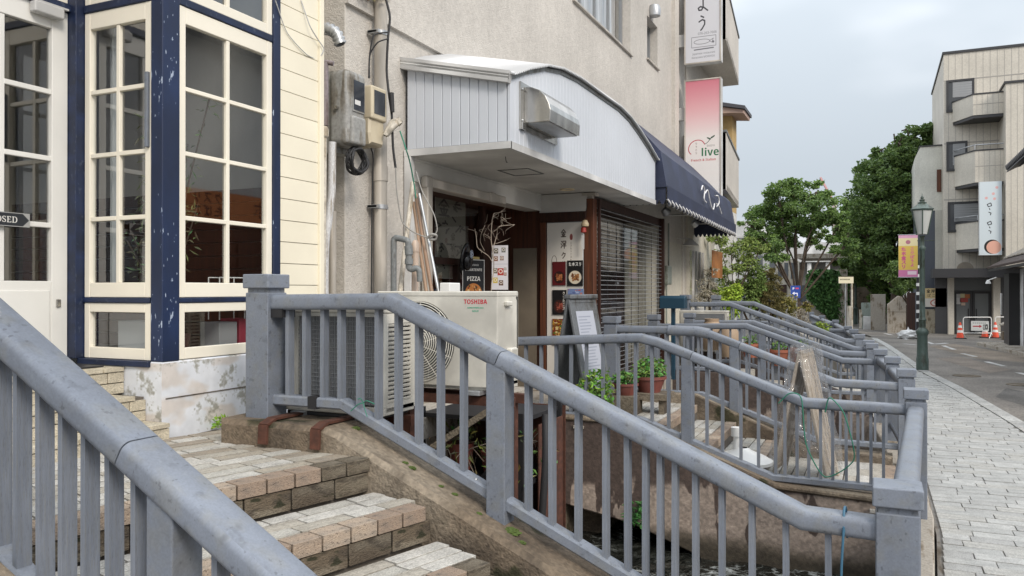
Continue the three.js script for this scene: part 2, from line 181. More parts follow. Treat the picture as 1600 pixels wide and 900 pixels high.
function mat(rgb, opt = {}) {
  const { phys, ...o } = opt, m = phys ? new THREE.MeshPhysicalMaterial() : new THREE.MeshStandardMaterial();
  m.color.setRGB(...rgb); m.roughness = 0.7; m.metalness = 0; Object.assign(m, o); return m;
}
const M = {
  rail: mat([0.195, 0.22, 0.266], { map: tRail, roughness: 0.5, bumpMap: tCoarse, bumpScale: 0.0008 }),
  railB: mat([0.218, 0.244, 0.292], { map: sized(tRail, 0.7, 0.8, 0.3, 0.1), roughness: 0.45, bumpMap: tCoarse, bumpScale: 0.0008 }),
  stucco: mat([0.69, 0.66, 0.62], { map: tStucco, roughness: 0.95, bumpMap: tBump, bumpScale: 0.006 }),
  stuccoSmooth: mat([0.7, 0.665, 0.615], { map: tStucco, roughness: 0.9, bumpMap: tBump, bumpScale: 0.002 }),
  concrete: mat([0.4, 0.375, 0.34], { map: tStain, roughness: 0.95, bumpMap: tBump, bumpScale: 0.004 }),
  beamConcrete: mat([1, 1, 1], { map: tBeam, roughness: 0.75, bumpMap: tBump, bumpScale: 0.002 }),
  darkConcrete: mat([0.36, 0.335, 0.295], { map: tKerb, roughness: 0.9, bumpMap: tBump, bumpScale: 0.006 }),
  kerb: mat([0.5, 0.46, 0.41], { map: tKerb, roughness: 0.92, bumpMap: tBump, bumpScale: 0.006 }),
  plaster: mat([0.82, 0.83, 0.85], { map: tPlaster, roughness: 0.85, bumpMap: tCoarse, bumpScale: 0.004 }),
  cream: mat([0.88, 0.82, 0.66], { map: sized(tSoft, 2.3, 1.9), roughness: 0.55 }),
  creamB: mat([0.87, 0.81, 0.65], { map: sized(tSoft, 2.1, 2.1, 0.3, 0.6), roughness: 0.55 }),
  frame: mat([0.86, 0.81, 0.69], { map: sized(tSoft, 1.5, 1.7), roughness: 0.5 }),
  doorPaint: mat([0.78, 0.77, 0.73], { map: sized(tSoft, 1.6, 1.9), roughness: 0.5 }),
  peel: mat([1, 1, 1], { map: tPeel, roughness: 0.55 }), blue: mat([1, 1, 1], { map: tBlue, roughness: 0.5 }),
  white: mat([0.74, 0.74, 0.73], { map: tMottle, roughness: 0.6 }), whitePlastic: mat([0.78, 0.78, 0.76], { roughness: 0.4 }),
  clad: mat([0.61, 0.645, 0.7], { map: sized(tSoft, 4, 4), roughness: 0.45 }), cladB: mat([0.785, 0.81, 0.85], { map: sized(tMottle, 4, 4, 0.4, 0.2), roughness: 0.45 }),
  soffit: mat([0.82, 0.81, 0.77], { map: sized(tMottle, 2.2), roughness: 0.75 }),
  galv: mat([0.62, 0.64, 0.66], { map: tGalv, roughness: 0.4, metalness: 0.6 }), steel: mat([0.66, 0.64, 0.6], { map: tGalv, roughness: 0.24, metalness: 0.95 }),
  navy: mat([0.034, 0.045, 0.095], { map: sized(tMottle, 1.3), roughness: 0.6, bumpMap: tFine, bumpScale: 0.001, side: THREE.DoubleSide }),
  whiteTrim: mat([0.75, 0.75, 0.76], { roughness: 0.7, side: THREE.DoubleSide }),
  acWhite: mat([0.74, 0.715, 0.64], { map: sized(tMottle, 0.9), roughness: 0.42 }), acGrille: mat([0.66, 0.64, 0.575], { roughness: 0.45 }),
  dark: mat([0.015, 0.015, 0.017], { roughness: 0.7 }), black: mat([0.02, 0.02, 0.022], { roughness: 0.45 }), fin: mat([0.3, 0.305, 0.31], { roughness: 0.5 }),
  wood: mat([1, 1, 1], { map: tWood, roughness: 0.6 }), woodDark: mat([0.3, 0.26, 0.25], { map: tWood, roughness: 0.55 }), woodPale: mat([1.0, 1.0, 1.0], { map: tWood, roughness: 0.7 }),
  weathered: mat([0.44, 0.385, 0.325], { map: sized(tStain, 0.25, 1.6), roughness: 0.85 }),
  woodBrown: mat([0.62, 0.55, 0.5], { map: tWood, roughness: 0.6 }),
  rust: mat([1, 1, 1], { map: tRust, roughness: 0.85 }),
  granite: [0, 1, 2, 3].map((i) => mat([[0.66, 0.65, 0.63], [0.6, 0.59, 0.56], [0.7, 0.69, 0.67], [0.54, 0.51, 0.46]][i], { map: sized(tGranite, 2.2, 2.2, i * 0.27, i * 0.41), roughness: 0.75, bumpMap: sized(tBump, 2), bumpScale: 0.002 })),
  graniteWet: [0, 1].map((i) => mat([[0.42, 0.385, 0.33], [0.35, 0.31, 0.26]][i], { map: sized(tClay, 1.3, 1.3, i * 0.3, i * 0.2), roughness: 0.7, bumpMap: sized(tBump, 2), bumpScale: 0.003 })),
  tan: [0, 1, 2].map((i) => mat([[0.38, 0.305, 0.245], [0.32, 0.25, 0.2], [0.43, 0.355, 0.29]][i], { map: sized(tClay, 1.6, 1.6, i * 0.37, i * 0.21), roughness: 0.8, bumpMap: sized(tBump, 2), bumpScale: 0.004 })),
  riser: [0, 1, 2].map((i) => mat([[0.34, 0.32, 0.28], [0.27, 0.25, 0.22], [0.38, 0.355, 0.31]][i], { map: sized(tKerb, 3.2, 3.2, i * 0.33, i * 0.57), roughness: 0.85, bumpMap: sized(tBump, 2), bumpScale: 0.006 })),
  beige: [0, 1].map((i) => mat([[0.76, 0.7, 0.575], [0.71, 0.65, 0.53]][i], { map: sized(tGranite, 3, 3, i * 0.4), roughness: 0.6 })),
  paver: [0, 1, 2, 3, 4].map((i) => mat([[0.56, 0.575, 0.585], [0.52, 0.535, 0.545], [0.6, 0.615, 0.625], [0.49, 0.5, 0.51], [0.55, 0.555, 0.55]][i], { map: sized(tGranite, 1.6, 1.6, i * 0.21, i * 0.33), roughness: 0.6, bumpMap: sized(tBump, 2), bumpScale: 0.002 })),
  joint: mat([0.22, 0.215, 0.21], { map: tStain, roughness: 0.95 }), grout: mat([0.14, 0.125, 0.11], { map: tStain, roughness: 0.95 }),
  asphalt: mat([0.27, 0.255, 0.24], { map: tAsphalt, roughness: 0.85, bumpMap: tFine, bumpScale: 0.003 }), ground: mat([0.17, 0.165, 0.155], { map: tAsphalt, roughness: 0.95 }),
  paint: mat([0.66, 0.66, 0.64], { map: tMottle, roughness: 0.8 }),
  pvc: mat([0.6, 0.555, 0.49], { map: sized(tMottle, 0.8, 2.2), roughness: 0.5 }), pvcGrey: mat([0.2, 0.22, 0.235], { map: tStain, roughness: 0.55 }), pvcWhite: mat([0.66, 0.63, 0.57], { map: tStain, roughness: 0.55 }), pipePale: mat([0.6, 0.62, 0.66], { map: sized(tStain, 0.5, 1.2), roughness: 0.5 }),
  meter: mat([0.33, 0.34, 0.345], { map: tStain, roughness: 0.5 }), meterCream: mat([0.64, 0.56, 0.41], { map: tMottle, roughness: 0.45 }),
  terracotta: mat([0.4, 0.13, 0.075], { map: tMottle, roughness: 0.7 }), potRed: mat([0.26, 0.085, 0.068], { map: tMottle, roughness: 0.5 }),
  orange: mat([0.75, 0.09, 0.04], { roughness: 0.5 }), green: mat([0.085, 0.13, 0.12], { map: tStain, roughness: 0.45 }), teal: mat([0.012, 0.045, 0.075], { roughness: 0.4 }),
  cable: mat([0.02, 0.02, 0.022], { roughness: 0.6 }), cableGrey: mat([0.3, 0.29, 0.27], { roughness: 0.6 }), cableGreen: mat([0.03, 0.2, 0.13], { roughness: 0.5 }), cableBlue: mat([0.05, 0.14, 0.22], { roughness: 0.5 }),
  bark: mat([0.085, 0.065, 0.05], { map: tStain, roughness: 0.95 }), twig: mat([0.36, 0.3, 0.24], { roughness: 0.8 }), soil: mat([0.05, 0.036, 0.026], { map: tMoss, roughness: 1 }), moss: mat([0.075, 0.11, 0.025], { roughness: 1 }),
  glass: mat([0.95, 0.97, 0.97], { phys: true, transmission: 1, thickness: 0, roughness: 0.02, ior: 1.75 }),
  glassBay: mat([0.93, 0.95, 0.95], { phys: true, transmission: 1, thickness: 0, roughness: 0.02, ior: 2.33 }),
  film: mat([0.92, 0.93, 0.94], { phys: true, transmission: 0.95, thickness: 0, roughness: 0.06, ior: 1.5, bumpMap: sized(tCoarse, 0.5), bumpScale: 0.03 }),
  leaf: mat([1, 1, 1], { phys: true, vertexColors: true, roughness: 0.8, transmission: 0.4, thickness: 0, side: THREE.DoubleSide }),
  leafSolid: mat([1, 1, 1], { vertexColors: true, roughness: 0.75, side: THREE.DoubleSide }),
};

// print on flat things
function canvasMat(w, h, draw, opt = {}) { const c = document.createElement('canvas'); c.width = w; c.height = h; const x = c.getContext('2d'); draw(x, w, h); const t = new THREE.CanvasTexture(c); t.colorSpace = THREE.SRGBColorSpace; t.magFilter = THREE.LinearFilter; const m = new THREE.MeshStandardMaterial({ map: t, roughness: 0.55 }); Object.assign(m, opt); return m; }
function strokes(x, list, sx, sy, w, h, lw, col) { x.strokeStyle = col; x.lineWidth = lw; x.lineCap = 'round'; x.lineJoin = 'round'; for (const s of list) { x.beginPath(); s.forEach(([a, b], i) => i ? x.lineTo(sx + a * w, sy + b * h) : x.moveTo(sx + a * w, sy + b * h)); x.stroke(); } }
const KANA = {                                                       // pen strokes in a unit square
  yo: [[[0.52, 0.05], [0.53, 0.7], [0.42, 0.88], [0.22, 0.88], [0.17, 0.76], [0.33, 0.68], [0.6, 0.76], [0.86, 0.94]], [[0.53, 0.3], [0.8, 0.26]]],
  u: [[[0.38, 0.06], [0.62, 0.16]], [[0.2, 0.42], [0.5, 0.3], [0.72, 0.38], [0.72, 0.6], [0.5, 0.86], [0.36, 0.96]]],
  ku: [[[0.4, 0.05], [0.34, 0.26], [0.12, 0.5]], [[0.36, 0.22], [0.8, 0.2], [0.7, 0.56], [0.3, 0.95]]],
  su: [[[0.15, 0.15], [0.8, 0.13], [0.6, 0.5], [0.12, 0.92]], [[0.56, 0.52], [0.9, 0.88]]],
  ri: [[[0.28, 0.1], [0.28, 0.55]], [[0.72, 0.08], [0.72, 0.6], [0.42, 0.95]]],
  ta: [[[0.1, 0.25], [0.6, 0.2]], [[0.36, 0.05], [0.14, 0.9]], [[0.5, 0.48], [0.85, 0.45]], [[0.46, 0.72], [0.52, 0.86], [0.9, 0.86]]],
  ba: [[[0.16, 0.1], [0.12, 0.9]], [[0.36, 0.3], [0.82, 0.27]], [[0.62, 0.08], [0.63, 0.75], [0.45, 0.9], [0.36, 0.78], [0.6, 0.72], [0.86, 0.9]], [[0.84, 0.04], [0.9, 0.14]], [[0.94, 0.0], [1, 0.1]]],
  ko: [[[0.2, 0.2], [0.75, 0.18], [0.6, 0.32]], [[0.18, 0.7], [0.3, 0.86], [0.82, 0.84]]],
  ho: [[[0.1, 0.28], [0.9, 0.26]], [[0.5, 0.05], [0.5, 0.9], [0.38, 0.84]], [[0.3, 0.45], [0.14, 0.75]], [[0.68, 0.45], [0.88, 0.74]]],
  kin: [[[0.5, 0.04], [0.1, 0.4]], [[0.5, 0.04], [0.9, 0.4]], [[0.3, 0.38], [0.7, 0.38]], [[0.2, 0.58], [0.8, 0.58]], [[0.5, 0.38], [0.5, 0.92]], [[0.1, 0.93], [0.9, 0.93]], [[0.28, 0.68], [0.36, 0.82]], [[0.72, 0.68], [0.64, 0.82]]],
  taku: [[[0.1, 0.1], [0.2, 0.2]], [[0.06, 0.4], [0.16, 0.5]], [[0.06, 0.9], [0.24, 0.62]], [[0.36, 0.1], [0.88, 0.1], [0.88, 0.34], [0.36, 0.34], [0.36, 0.1]], [[0.4, 0.5], [0.84, 0.5]], [[0.32, 0.68], [0.92, 0.68]], [[0.62, 0.36], [0.62, 0.96]]],
};
// a card with print on its face: local x to the right, y up, face towards +z
function card(parent, name, w, h, t, faceMat, bodyMat, pos, ry, opt = {}) {
  const g = new THREE.Group(); g.name = name; if (parent === scene) { g.name = numbered(name); scene.add(g); } else parent.add(g);
  const o = origin.get(parent) ?? V(); g.position.set(pos.x - o.x, pos.y - o.y, pos.z - o.z); g.rotation.set(opt.rx ?? 0, ry, 0, 'YXZ'); origin.set(g, V());
  part(g, opt.body ?? 'backing', bx(w, h, t, 0, 0, -t / 2 - 0.0015), bodyMat); part(g, opt.face ?? 'print', new THREE.PlaneGeometry(w * 0.995, h * 0.995), faceMat, { uv: true });
  if (opt.label) g.userData = { label: opt.label, category: opt.category, ...(opt.group ? { group: opt.group } : {}) };
  return g;
}
// leaves: n small folded blades scattered by sample(); tint() gives a linear colour
function leaves(n, sample, len, wid, tint, droop = 0.3) {
  const pos = [], col = [], a = V(), d = V(), s = V(), up = V();
  for (let i = 0; i < n; i++) {
    const q = sample(i); if (!q) continue; const c = tint(q, i), L = len * rr(0.6, 1.3), W = wid * rr(0.7, 1.25);
    d.set(rr(-1, 1), rr(-0.7, 0.6) - droop, rr(-1, 1)).normalize(); s.set(rr(-1, 1), rr(-0.4, 0.4), rr(-1, 1)).cross(d).normalize(); up.copy(d).cross(s);
    a.copy(q); const b = a.clone().addScaledVector(d, L * 0.5).addScaledVector(s, W / 2).addScaledVector(up, W * 0.18), e = a.clone().addScaledVector(d, L).addScaledVector(up, -L * 0.12), f = a.clone().addScaledVector(d, L * 0.5).addScaledVector(s, -W / 2).addScaledVector(up, W * 0.18);
    for (const p of [a, b, e, a, e, f]) { pos.push(p.x, p.y, p.z); col.push(...c); }
  }
  const g = new THREE.BufferGeometry(); g.setAttribute('position', new THREE.Float32BufferAttribute(pos, 3)); g.setAttribute('color', new THREE.Float32BufferAttribute(col, 3)); g.computeVertexNormals(); return g;
}
const inBall = () => { let v; do v = V(rr(-1, 1), rr(-1, 1), rr(-1, 1)); while (v.lengthSq() > 1); return v; };
// ================================================================ the setting: ground, canal, sidewalk, road
const PL = [[-0.1, 6], [0.0, -1.5], [0.09, -3.8], [0.31, -7.83], [0.30, -9.9], [0.19, -11.7], [0.05, -13.2], [-0.07, -14.7], [-0.13, -15.6], [-0.31, -17.8], [-0.48, -20.1], [-0.66, -22], [-1.2, -27], [-2.2, -34], [-3.2, -40]];   // line of the railing posts along the canal
const plx = (z) => { for (let i = 0; i < PL.length - 1; i++) if (z <= PL[i][1] && z >= PL[i + 1][1]) return mix(PL[i][0], PL[i + 1][0], (PL[i][1] - z) / (PL[i][1] - PL[i + 1][1])); return z > 0 ? PL[0][0] : -3.2; };
const RE = [[2.95, 6], [2.75, -4], [2.55, -9], [2.14, -15], [1.72, -19.5], [1.2, -23.8], [0.5, -33.7], [-0.3, -42]];                  // edge between sidewalk and road
const rex = (z) => { for (let i = 0; i < RE.length - 1; i++) if (z <= RE[i][1] && z >= RE[i + 1][1]) return mix(RE[i][0], RE[i + 1][0], (RE[i][1] - z) / (RE[i][1] - RE[i + 1][1])); return 0; };
const canalL = (z) => plx(z) - (z > -7 ? 3.35 : 3.25);
function flat(outline, y, holes = []) { const s = new THREE.Shape(outline.map(([x, z]) => new THREE.Vector2(x, -z))); for (const h of holes) s.holes.push(new THREE.Path(h.map(([x, z]) => new THREE.Vector2(x, -z)))); return new THREE.ShapeGeometry(s).rotateX(-Math.PI / 2).translate(0, y, 0); }
const zs = PL.map((p) => p[1]);
const canalOutline = [...zs.map((z) => [plx(z) - 0.14, z]), ...zs.slice().reverse().map((z) => [canalL(z), z])];
const ground = setting('ground', flat([[-260, 60], [260, 60], [260, -420], [-260, -420]], -0.13, [canalOutline]), M.ground);
setting('road', flat([...RE, [-4, -60], [12, -60], [30, -20], [30, 20], [2.95, 20]], -0.07), M.asphalt);
// lane marks
{
  const dash = (px0, py0, px1, py1, w, lab) => { const a = onY(px0, py0, -0.064), b = onY(px1, py1, -0.064), d = b.clone().sub(a).normalize(), s = V(-d.z, 0, d.x).multiplyScalar(w / 2); const q = [a.clone().add(s), b.clone().add(s), b.clone().sub(s), a.clone().sub(s)]; return flat(q.map((p) => [p.x, p.z]), -0.064); };
  const road = scene.children.find((o) => o.name === 'road');
  for (const [a, b, c, d, w] of [[1474, 540, 1491, 546, 0.16], [1503, 552, 1524, 557, 0.16], [1541, 565, 1569, 572, 0.16], [1448, 534, 1458, 537.5, 0.16], [1404, 527.5, 1418, 530.5, 0.16], [1590, 582, 1640, 594, 0.16], [1382, 521, 1394, 523.6, 0.16], [1412, 537, 1432, 539, 0.2], [1462, 537.4, 1480, 536, 0.2]]) part(road, 'lane_mark', dash(a, b, c, d, w), M.paint);
  const patch = (pts, m) => part(road, 'asphalt_patch', flat(pts.map(([a, b]) => { const p = onY(a, b, -0.066); return [p.x, p.z]; }), -0.066), m);
  patch([[1462, 560], [1545, 583], [1580, 578], [1500, 557]], mat([0.3, 0.265, 0.235], { map: sized(tAsphalt, 2.1, 2.1, 0.3, 0.4), roughness: 0.9 })); patch([[1450, 541], [1530, 561], [1600, 566], [1600, 556], [1490, 537]], mat([0.36, 0.31, 0.26], { map: sized(tAsphalt, 2.6, 2.6, 0.1, 0.7), roughness: 0.9 })); patch([[1555, 620], [1600, 634], [1600, 612], [1572, 606]], mat([0.2, 0.195, 0.19], { map: sized(tAsphalt, 2.4), roughness: 0.9 }));
  const c = onY(1510, 587, -0.064); part(road, 'manhole_cover', cyl(0.32, 0.32, 0.012, c.x, -0.069, c.z, 24), M.darkConcrete);
  const c2 = onY(1595, 601, -0.064); part(road, 'manhole_cover', cyl(0.3, 0.3, 0.012, c2.x, -0.069, c2.z, 24), M.darkConcrete);
}
// sidewalk slab, edging stones, pavers
const sidewalk = setting('sidewalk', (() => { const zz = [...new Set([...zs, ...RE.map((p) => p[1])])].filter((z) => z <= 6 && z >= -40).sort((a, b) => b - a); const o = [...zz.map((z) => [plx(z) + 0.16, z]), ...zz.slice().reverse().map((z) => [rex(z), z])]; return prismY(o, -0.1, -0.014); })(), M.joint);
{
  let n = 0; const rest = [];
  for (let z = -5.6, row = 0; z > -33; z -= 0.168, row++) {
    const x0 = plx(z) + 0.2, x1 = rex(z) - 0.24; let x = x0 - rr(0, 0.25), guard = 0; const slope = (rex(z - 0.168) - rex(z)) * 0;
    while (x < x1 && guard++ < 14) {
      const L = rr(0.28, 0.52), a = Math.max(x, x0), b = Math.min(x + L, x1); x += L; if (b - a < 0.05) continue;
      const dy = rr(-0.004, 0.003), m = pick(M.paver), w = b - a - 0.008, d = 0.159;
      if (n < 290 && z < -6.4) { const p = piece(sidewalk, 'paver', unitTile, m, (a + b) / 2, -0.016 + dy, z, w, 0.036, d, rr(-0.006, 0.006)); p.rotation.z = rr(-0.006, 0.006); n++; } else rest.push(bx(w, 0.036, d, (a + b) / 2, -0.016 + dy, z, 0, rr(-0.006, 0.006)));
    }
  }
  part(sidewalk, 'paver_field', rest, M.paver[1], { kind: 'stuff' });
  const edge = []; for (let z = 3, i = 0; z > -38; z -= 0.62, i++) { const a = V(rex(z) - 0.12, -0.04, z), b = V(rex(z - 0.6) - 0.12, -0.04, z - 0.6); if (z < -9 && z > -26) part(sidewalk, 'edging_stone', bar(a, b, 0.22, 0.1), pick(M.paver)); else edge.push(bar(a, b, 0.22, 0.1)); }
  part(sidewalk, 'edging_row', edge, M.paver[2], { kind: 'stuff' });
}
// canal: banks, bed and water
setting('canal_wall', (() => { const g = []; for (let i = 0; i < zs.length - 1; i++) { const [z0, z1] = [zs[i], zs[i + 1]], a = plx(z0), b = plx(z1); g.push(prismY([[a - 0.14, z0], [a + 0.14, z0], [b + 0.14, z1], [b - 0.14, z1]], -1.4, 0.13, 0.012)); } return g; })(), M.concrete);
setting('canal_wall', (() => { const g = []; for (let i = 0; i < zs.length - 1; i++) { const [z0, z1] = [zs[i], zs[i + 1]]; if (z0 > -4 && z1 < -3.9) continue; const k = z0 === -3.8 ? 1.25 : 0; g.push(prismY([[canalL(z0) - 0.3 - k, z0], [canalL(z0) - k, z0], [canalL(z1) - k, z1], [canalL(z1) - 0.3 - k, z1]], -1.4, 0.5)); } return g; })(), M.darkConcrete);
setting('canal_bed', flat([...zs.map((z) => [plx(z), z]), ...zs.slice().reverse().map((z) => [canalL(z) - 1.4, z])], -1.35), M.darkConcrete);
setting('canal_water', (() => { const g = new THREE.PlaneGeometry(8, 48, 60, 340).rotateX(-Math.PI / 2).translate(-2, -0.45, -18); const p = g.attributes.position; for (let i = 0; i < p.count; i++) { const x = p.getX(i), z = p.getZ(i); p.setY(i, -0.45 + 0.018 * Math.sin(x * 7 + 2 * Math.sin(z * 3.1)) * Math.sin(z * 9 + x * 3) + 0.02 * (hash3(i, 3, 7) - 0.5)); } g.computeVertexNormals(); return toCreasedNormals(g, 3); })(), mat([1, 1, 1], { map: tFoam, roughness: 0.06, bumpMap: tRipple, bumpScale: 0.06 }));
// terraces in front of the shops on the far bank
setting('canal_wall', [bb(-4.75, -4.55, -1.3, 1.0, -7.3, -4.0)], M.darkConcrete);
setting('shade_slab', [bb(-4.75, -3.1, 0.98, 1.14, -7.28, -4.0)], M.concrete);  // overhanging slab added to shade the channel under the air conditioners
setting('shop_terrace', [prismY([[-4.7, -7.3], [-3.02, -7.3], [-2.95, -9.95], [-3.05, -13], [-3.3, -15.4], [-4.7, -15.4]], -1.3, 0.7, 0.02), prismY([[-7, -15.4], [-3.3, -15.4], [-3.5, -22], [-7, -22]], -1.3, 0.95, 0.02)], M.concrete);

// ================================================================ footbridges with steps
// bridge at the left shop: its steps are skewed to the rails
{
  const br = thing('footbridge', 'near footbridge steps with white and tan tiles, rising to the corner shop', 'footbridge', [-2.5, 0, -2.7]);
  const O = V(-2.48, 0, -3.6), nd = V(-0.27, 0, 0.963).normalize(), ad = V(-nd.z, 0, nd.x).normalize();   // nd runs along the nosings towards the viewer, ad climbs to the shop
  if (ad.x > 0) ad.negate();
  const ang = Math.atan2(-nd.z, nd.x), P = (n, a, y) => V(O.x + nd.x * n + ad.x * a, y, O.z + nd.z * n + ad.z * a);
  const RIS = 0.185, TR = 0.435, TOP = 1.2, N0 = 0.0, N1 = 1.86;
  const quad = (a0, a1) => [P(N0, a0, 0), P(N1, a0, 0), P(N1, a1, 0), P(N0, a1, 0)].map((p) => [p.x, p.z]);
  // solid steps under the tiles
  const body = []; for (let k = 0; k < 6; k++) body.push(prismY(quad(-TR * k + 0.046, k ? -TR * (k - 1) + 0.05 : 2.1), k === 5 ? -0.1 : 0.1, TOP - RIS * k - 0.02)); 
  part(br, 'step_body', body, M.grout);
  const tile = (name, m, n0, n1, a0, a1, y0, y1) => { const c = P((n0 + n1) / 2, (a0 + a1) / 2, (y0 + y1) / 2); return piece(br, name, unitTile, m, c.x, c.y, c.z, n1 - n0, y1 - y0, Math.abs(a1 - a0), ang + rr(-0.004, 0.004)); };
  for (let k = 0; k < 6; k++) {
    const y = TOP - RIS * k, a = -TR * k, wet = (n) => n < 0.35 + 0.25 * Math.sin(k * 2 + n * 5);
    for (let n = N0; n < N1; n += 0.158) {                                       // tan nosing tiles
      const m = pick(M.tan); tile('nosing_tile', n < 0.3 ? pick([M.tan[1], M.riser[0]]) : m, n, n + 0.15, a, a + 0.115, y - 0.072, y + rr(-0.002, 0.002));
    }
    for (let n = N0 - rr(0, 0.05); n < N1; n += 0.262) tile('riser_tile', pick(M.riser), n, n + 0.254, a + 0.012, a + 0.05, y - RIS + 0.004, y - 0.078);
    const rows = k ? 3 : 12, dep = k ? (TR - 0.115 - 0.012) / 3 : 0.108;
    for (let r = 0; r < rows; r++) for (let n = N0 - rr(0, 0.06); n < N1;) {
      const L = pick([0.2, 0.3, 0.3, 0.36]), w = wet(n + L / 2) && rnd() < 0.75; const a0 = a + 0.121 + r * dep;
      tile('tread_tile', w ? pick([M.graniteWet[0], M.graniteWet[1], M.granite[3]]) : pick(M.granite), n, n + L - 0.01, a0, a0 + dep - 0.011, y - 0.03, y + rr(-0.0025, 0.0025)); n += L;
    }
  }
  // kerb beam along the canal side, level by the shop and then falling with the steps
  const kt = [[-3.56, 1.34], [-2.8, 1.34], [-2.7, 1.315], [-0.45, 0.31], [0.0, 0.29]];
  part(br, 'kerb_beam', prismZ([...kt, [0.0, -0.5], [-3.56, -0.5]], -3.98, -3.6, 0.028), M.kerb);
  part(br, 'kerb_beam', prismZ([[-4.2, 1.3], [-2.95, 1.3], [0.1, -0.05], [0.1, -0.5], [-4.2, -0.5]], -1.76, -1.3, 0.02), M.kerb);
  for (const [x, y, z, s] of [[-1.88, 0.945, -3.7, 0.4], [-1.7, 0.868, -3.72, 0.9], [-2.35, 1.158, -3.74, 0.4], [-2.3, 1.135, -3.73, 0.5], [-2.7, 1.315, -3.78, 0.5], [-2.12, 1.055, -3.73, 0.35], [-2.04, 1.02, -3.735, 0.4], [-1.63, 0.832, -3.68, 0.5]]) part(br, 'moss_clump', toCreasedNormals((() => { const q = new THREE.IcosahedronGeometry(0.034 * s, 3), p = q.attributes.position; for (let i = 0; i < p.count; i++) { const v = V().fromBufferAttribute(p, i), k = 0.7 + 0.6 * hash3(Math.round(v.x * 4e3), Math.round(v.y * 4e3 + v.z * 7e3), 5); p.setXYZ(i, v.x * k * 1.7, v.y * k * 0.6, v.z * k); } return q; })(), 0.2).translate(x, y, z), M.moss);
}
// bridge to the eatery
function stepBridge(label, z0, z1, xr, landing, land0, tiled, group) {
  const n = Math.round(landing / 0.18), br = thing('footbridge', label, 'footbridge', [-1.5, 0, (z0 + z1) / 2], group), body = [], TRD = 0.46;
  for (let k = 0; k < n; k++) { const y = landing - 0.18 * k, xa = k ? land0 + TRD * (k - 1) + 0.0 : -3.3, xb = k === n - 1 ? xr : land0 + TRD * k; body.push(bb(xa, xb, -0.2, y - (tiled ? 0.016 : 0), z1 + 0.1, z0 - 0.1)); }
  part(br, 'step_body', body, tiled ? M.grout : M.granite[1]);
  if (tiled) for (let k = 0; k < n; k++) {
    const y = landing - 0.18 * k, xa = k ? land0 + TRD * (k - 1) : -2.95, xb = k === n - 1 ? xr - 0.02 : land0 + TRD * k;
    for (let z = z1 + 0.2; z < z0 - 0.2; z += 0.2) piece(br, 'nosing_tile', unitTile, pick(M.tan), xb - 0.055, y - 0.045, z, 0.12, 0.09, 0.192);
    const cols = Math.max(1, Math.round((xb - 0.12 - xa) / 0.12)), w = (xb - 0.12 - xa) / cols;
    for (let c = 0; c < cols; c++) for (let z = z1 + 0.13 + rr(-0.1, 0); z < z0 - 0.15;) { const L = pick([0.3, 0.4]); piece(br, 'tread_tile', unitTile, rnd() < 0.2 ? M.granite[3] : pick(M.granite), xa + (c + 0.5) * w, y - 0.012, z + L / 2, w - 0.012, 0.03, L - 0.012); z += L; }
  }
  return br;
}
const bridge2 = stepBridge('tiled footbridge steps with two sandwich boards, between the second pair of railings', -7.9, -9.85, 0.2, 0.72, -1.98, true);
{
  // concrete side beam over the water and its kerb
  const top = [[-3.5, 0.78], [-2.2, 0.78], [-0.86, 0.28], [0.18, 0.24]];
  part(bridge2, 'side_beam', prismZ([...top, [0.18, -1.2], [-1.3, -1.2], [-1.55, -0.45], [-2.2, -0.22], [-2.9, -0.1], [-3.5, -0.2]], -8.02, -7.72, 0.015), M.beamConcrete);
  part(bridge2, 'kerb_cap', sweep([V(-3.5, 0.795, -7.86), V(-2.2, 0.795, -7.86), V(-0.86, 0.295, -7.86), V(0.16, 0.255, -7.86)], roundProfile(0.34, 0.05, 0.015, 1)), M.kerb);
  part(bridge2, 'side_beam', prismZ([[-3.2, 0.84], [-2.0, 0.84], [-0.7, 0.3], [0.16, 0.26], [0.16, -0.6], [-3.2, -0.6]], -10.05, -9.75, 0.015), M.kerb);
}
const bridge3 = stepBridge('farther footbridge steps between the third pair of grey railings', -13.2, -14.7, 0.0, 0.72, -1.95, false);
part(bridge3, 'side_beam', prismZ([[-3.3, 0.78], [-2.0, 0.78], [-0.7, 0.28], [-0.05, 0.24], [-0.05, -0.8], [-3.3, -0.8]], -13.36, -13.08, 0.012), M.beamConcrete);
const bridge4 = stepBridge('farthest footbridge steps, the highest at its shop end, before the shrubs', -15.65, -17.8, -0.2, 0.9, -2.3, false);
part(bridge4, 'side_beam', prismZ([[-3.4, 1.0], [-2.4, 1.0], [-0.6, 0.28], [-0.25, 0.26], [-0.25, -0.8], [-3.4, -0.8]], -15.78, -15.5, 0.012), M.beamConcrete);
part(bridge2, 'pier', [bb(-2.95, -2.6, -1.3, -0.1, -9.7, -8.05)], M.darkConcrete);
for (const [b, z] of [[bridge3, -14], [bridge4, -16.7]]) part(b, 'pier', bb(-0.45, 0.0, -1.3, 0.05, z - 0.6, z + 0.6), M.darkConcrete);

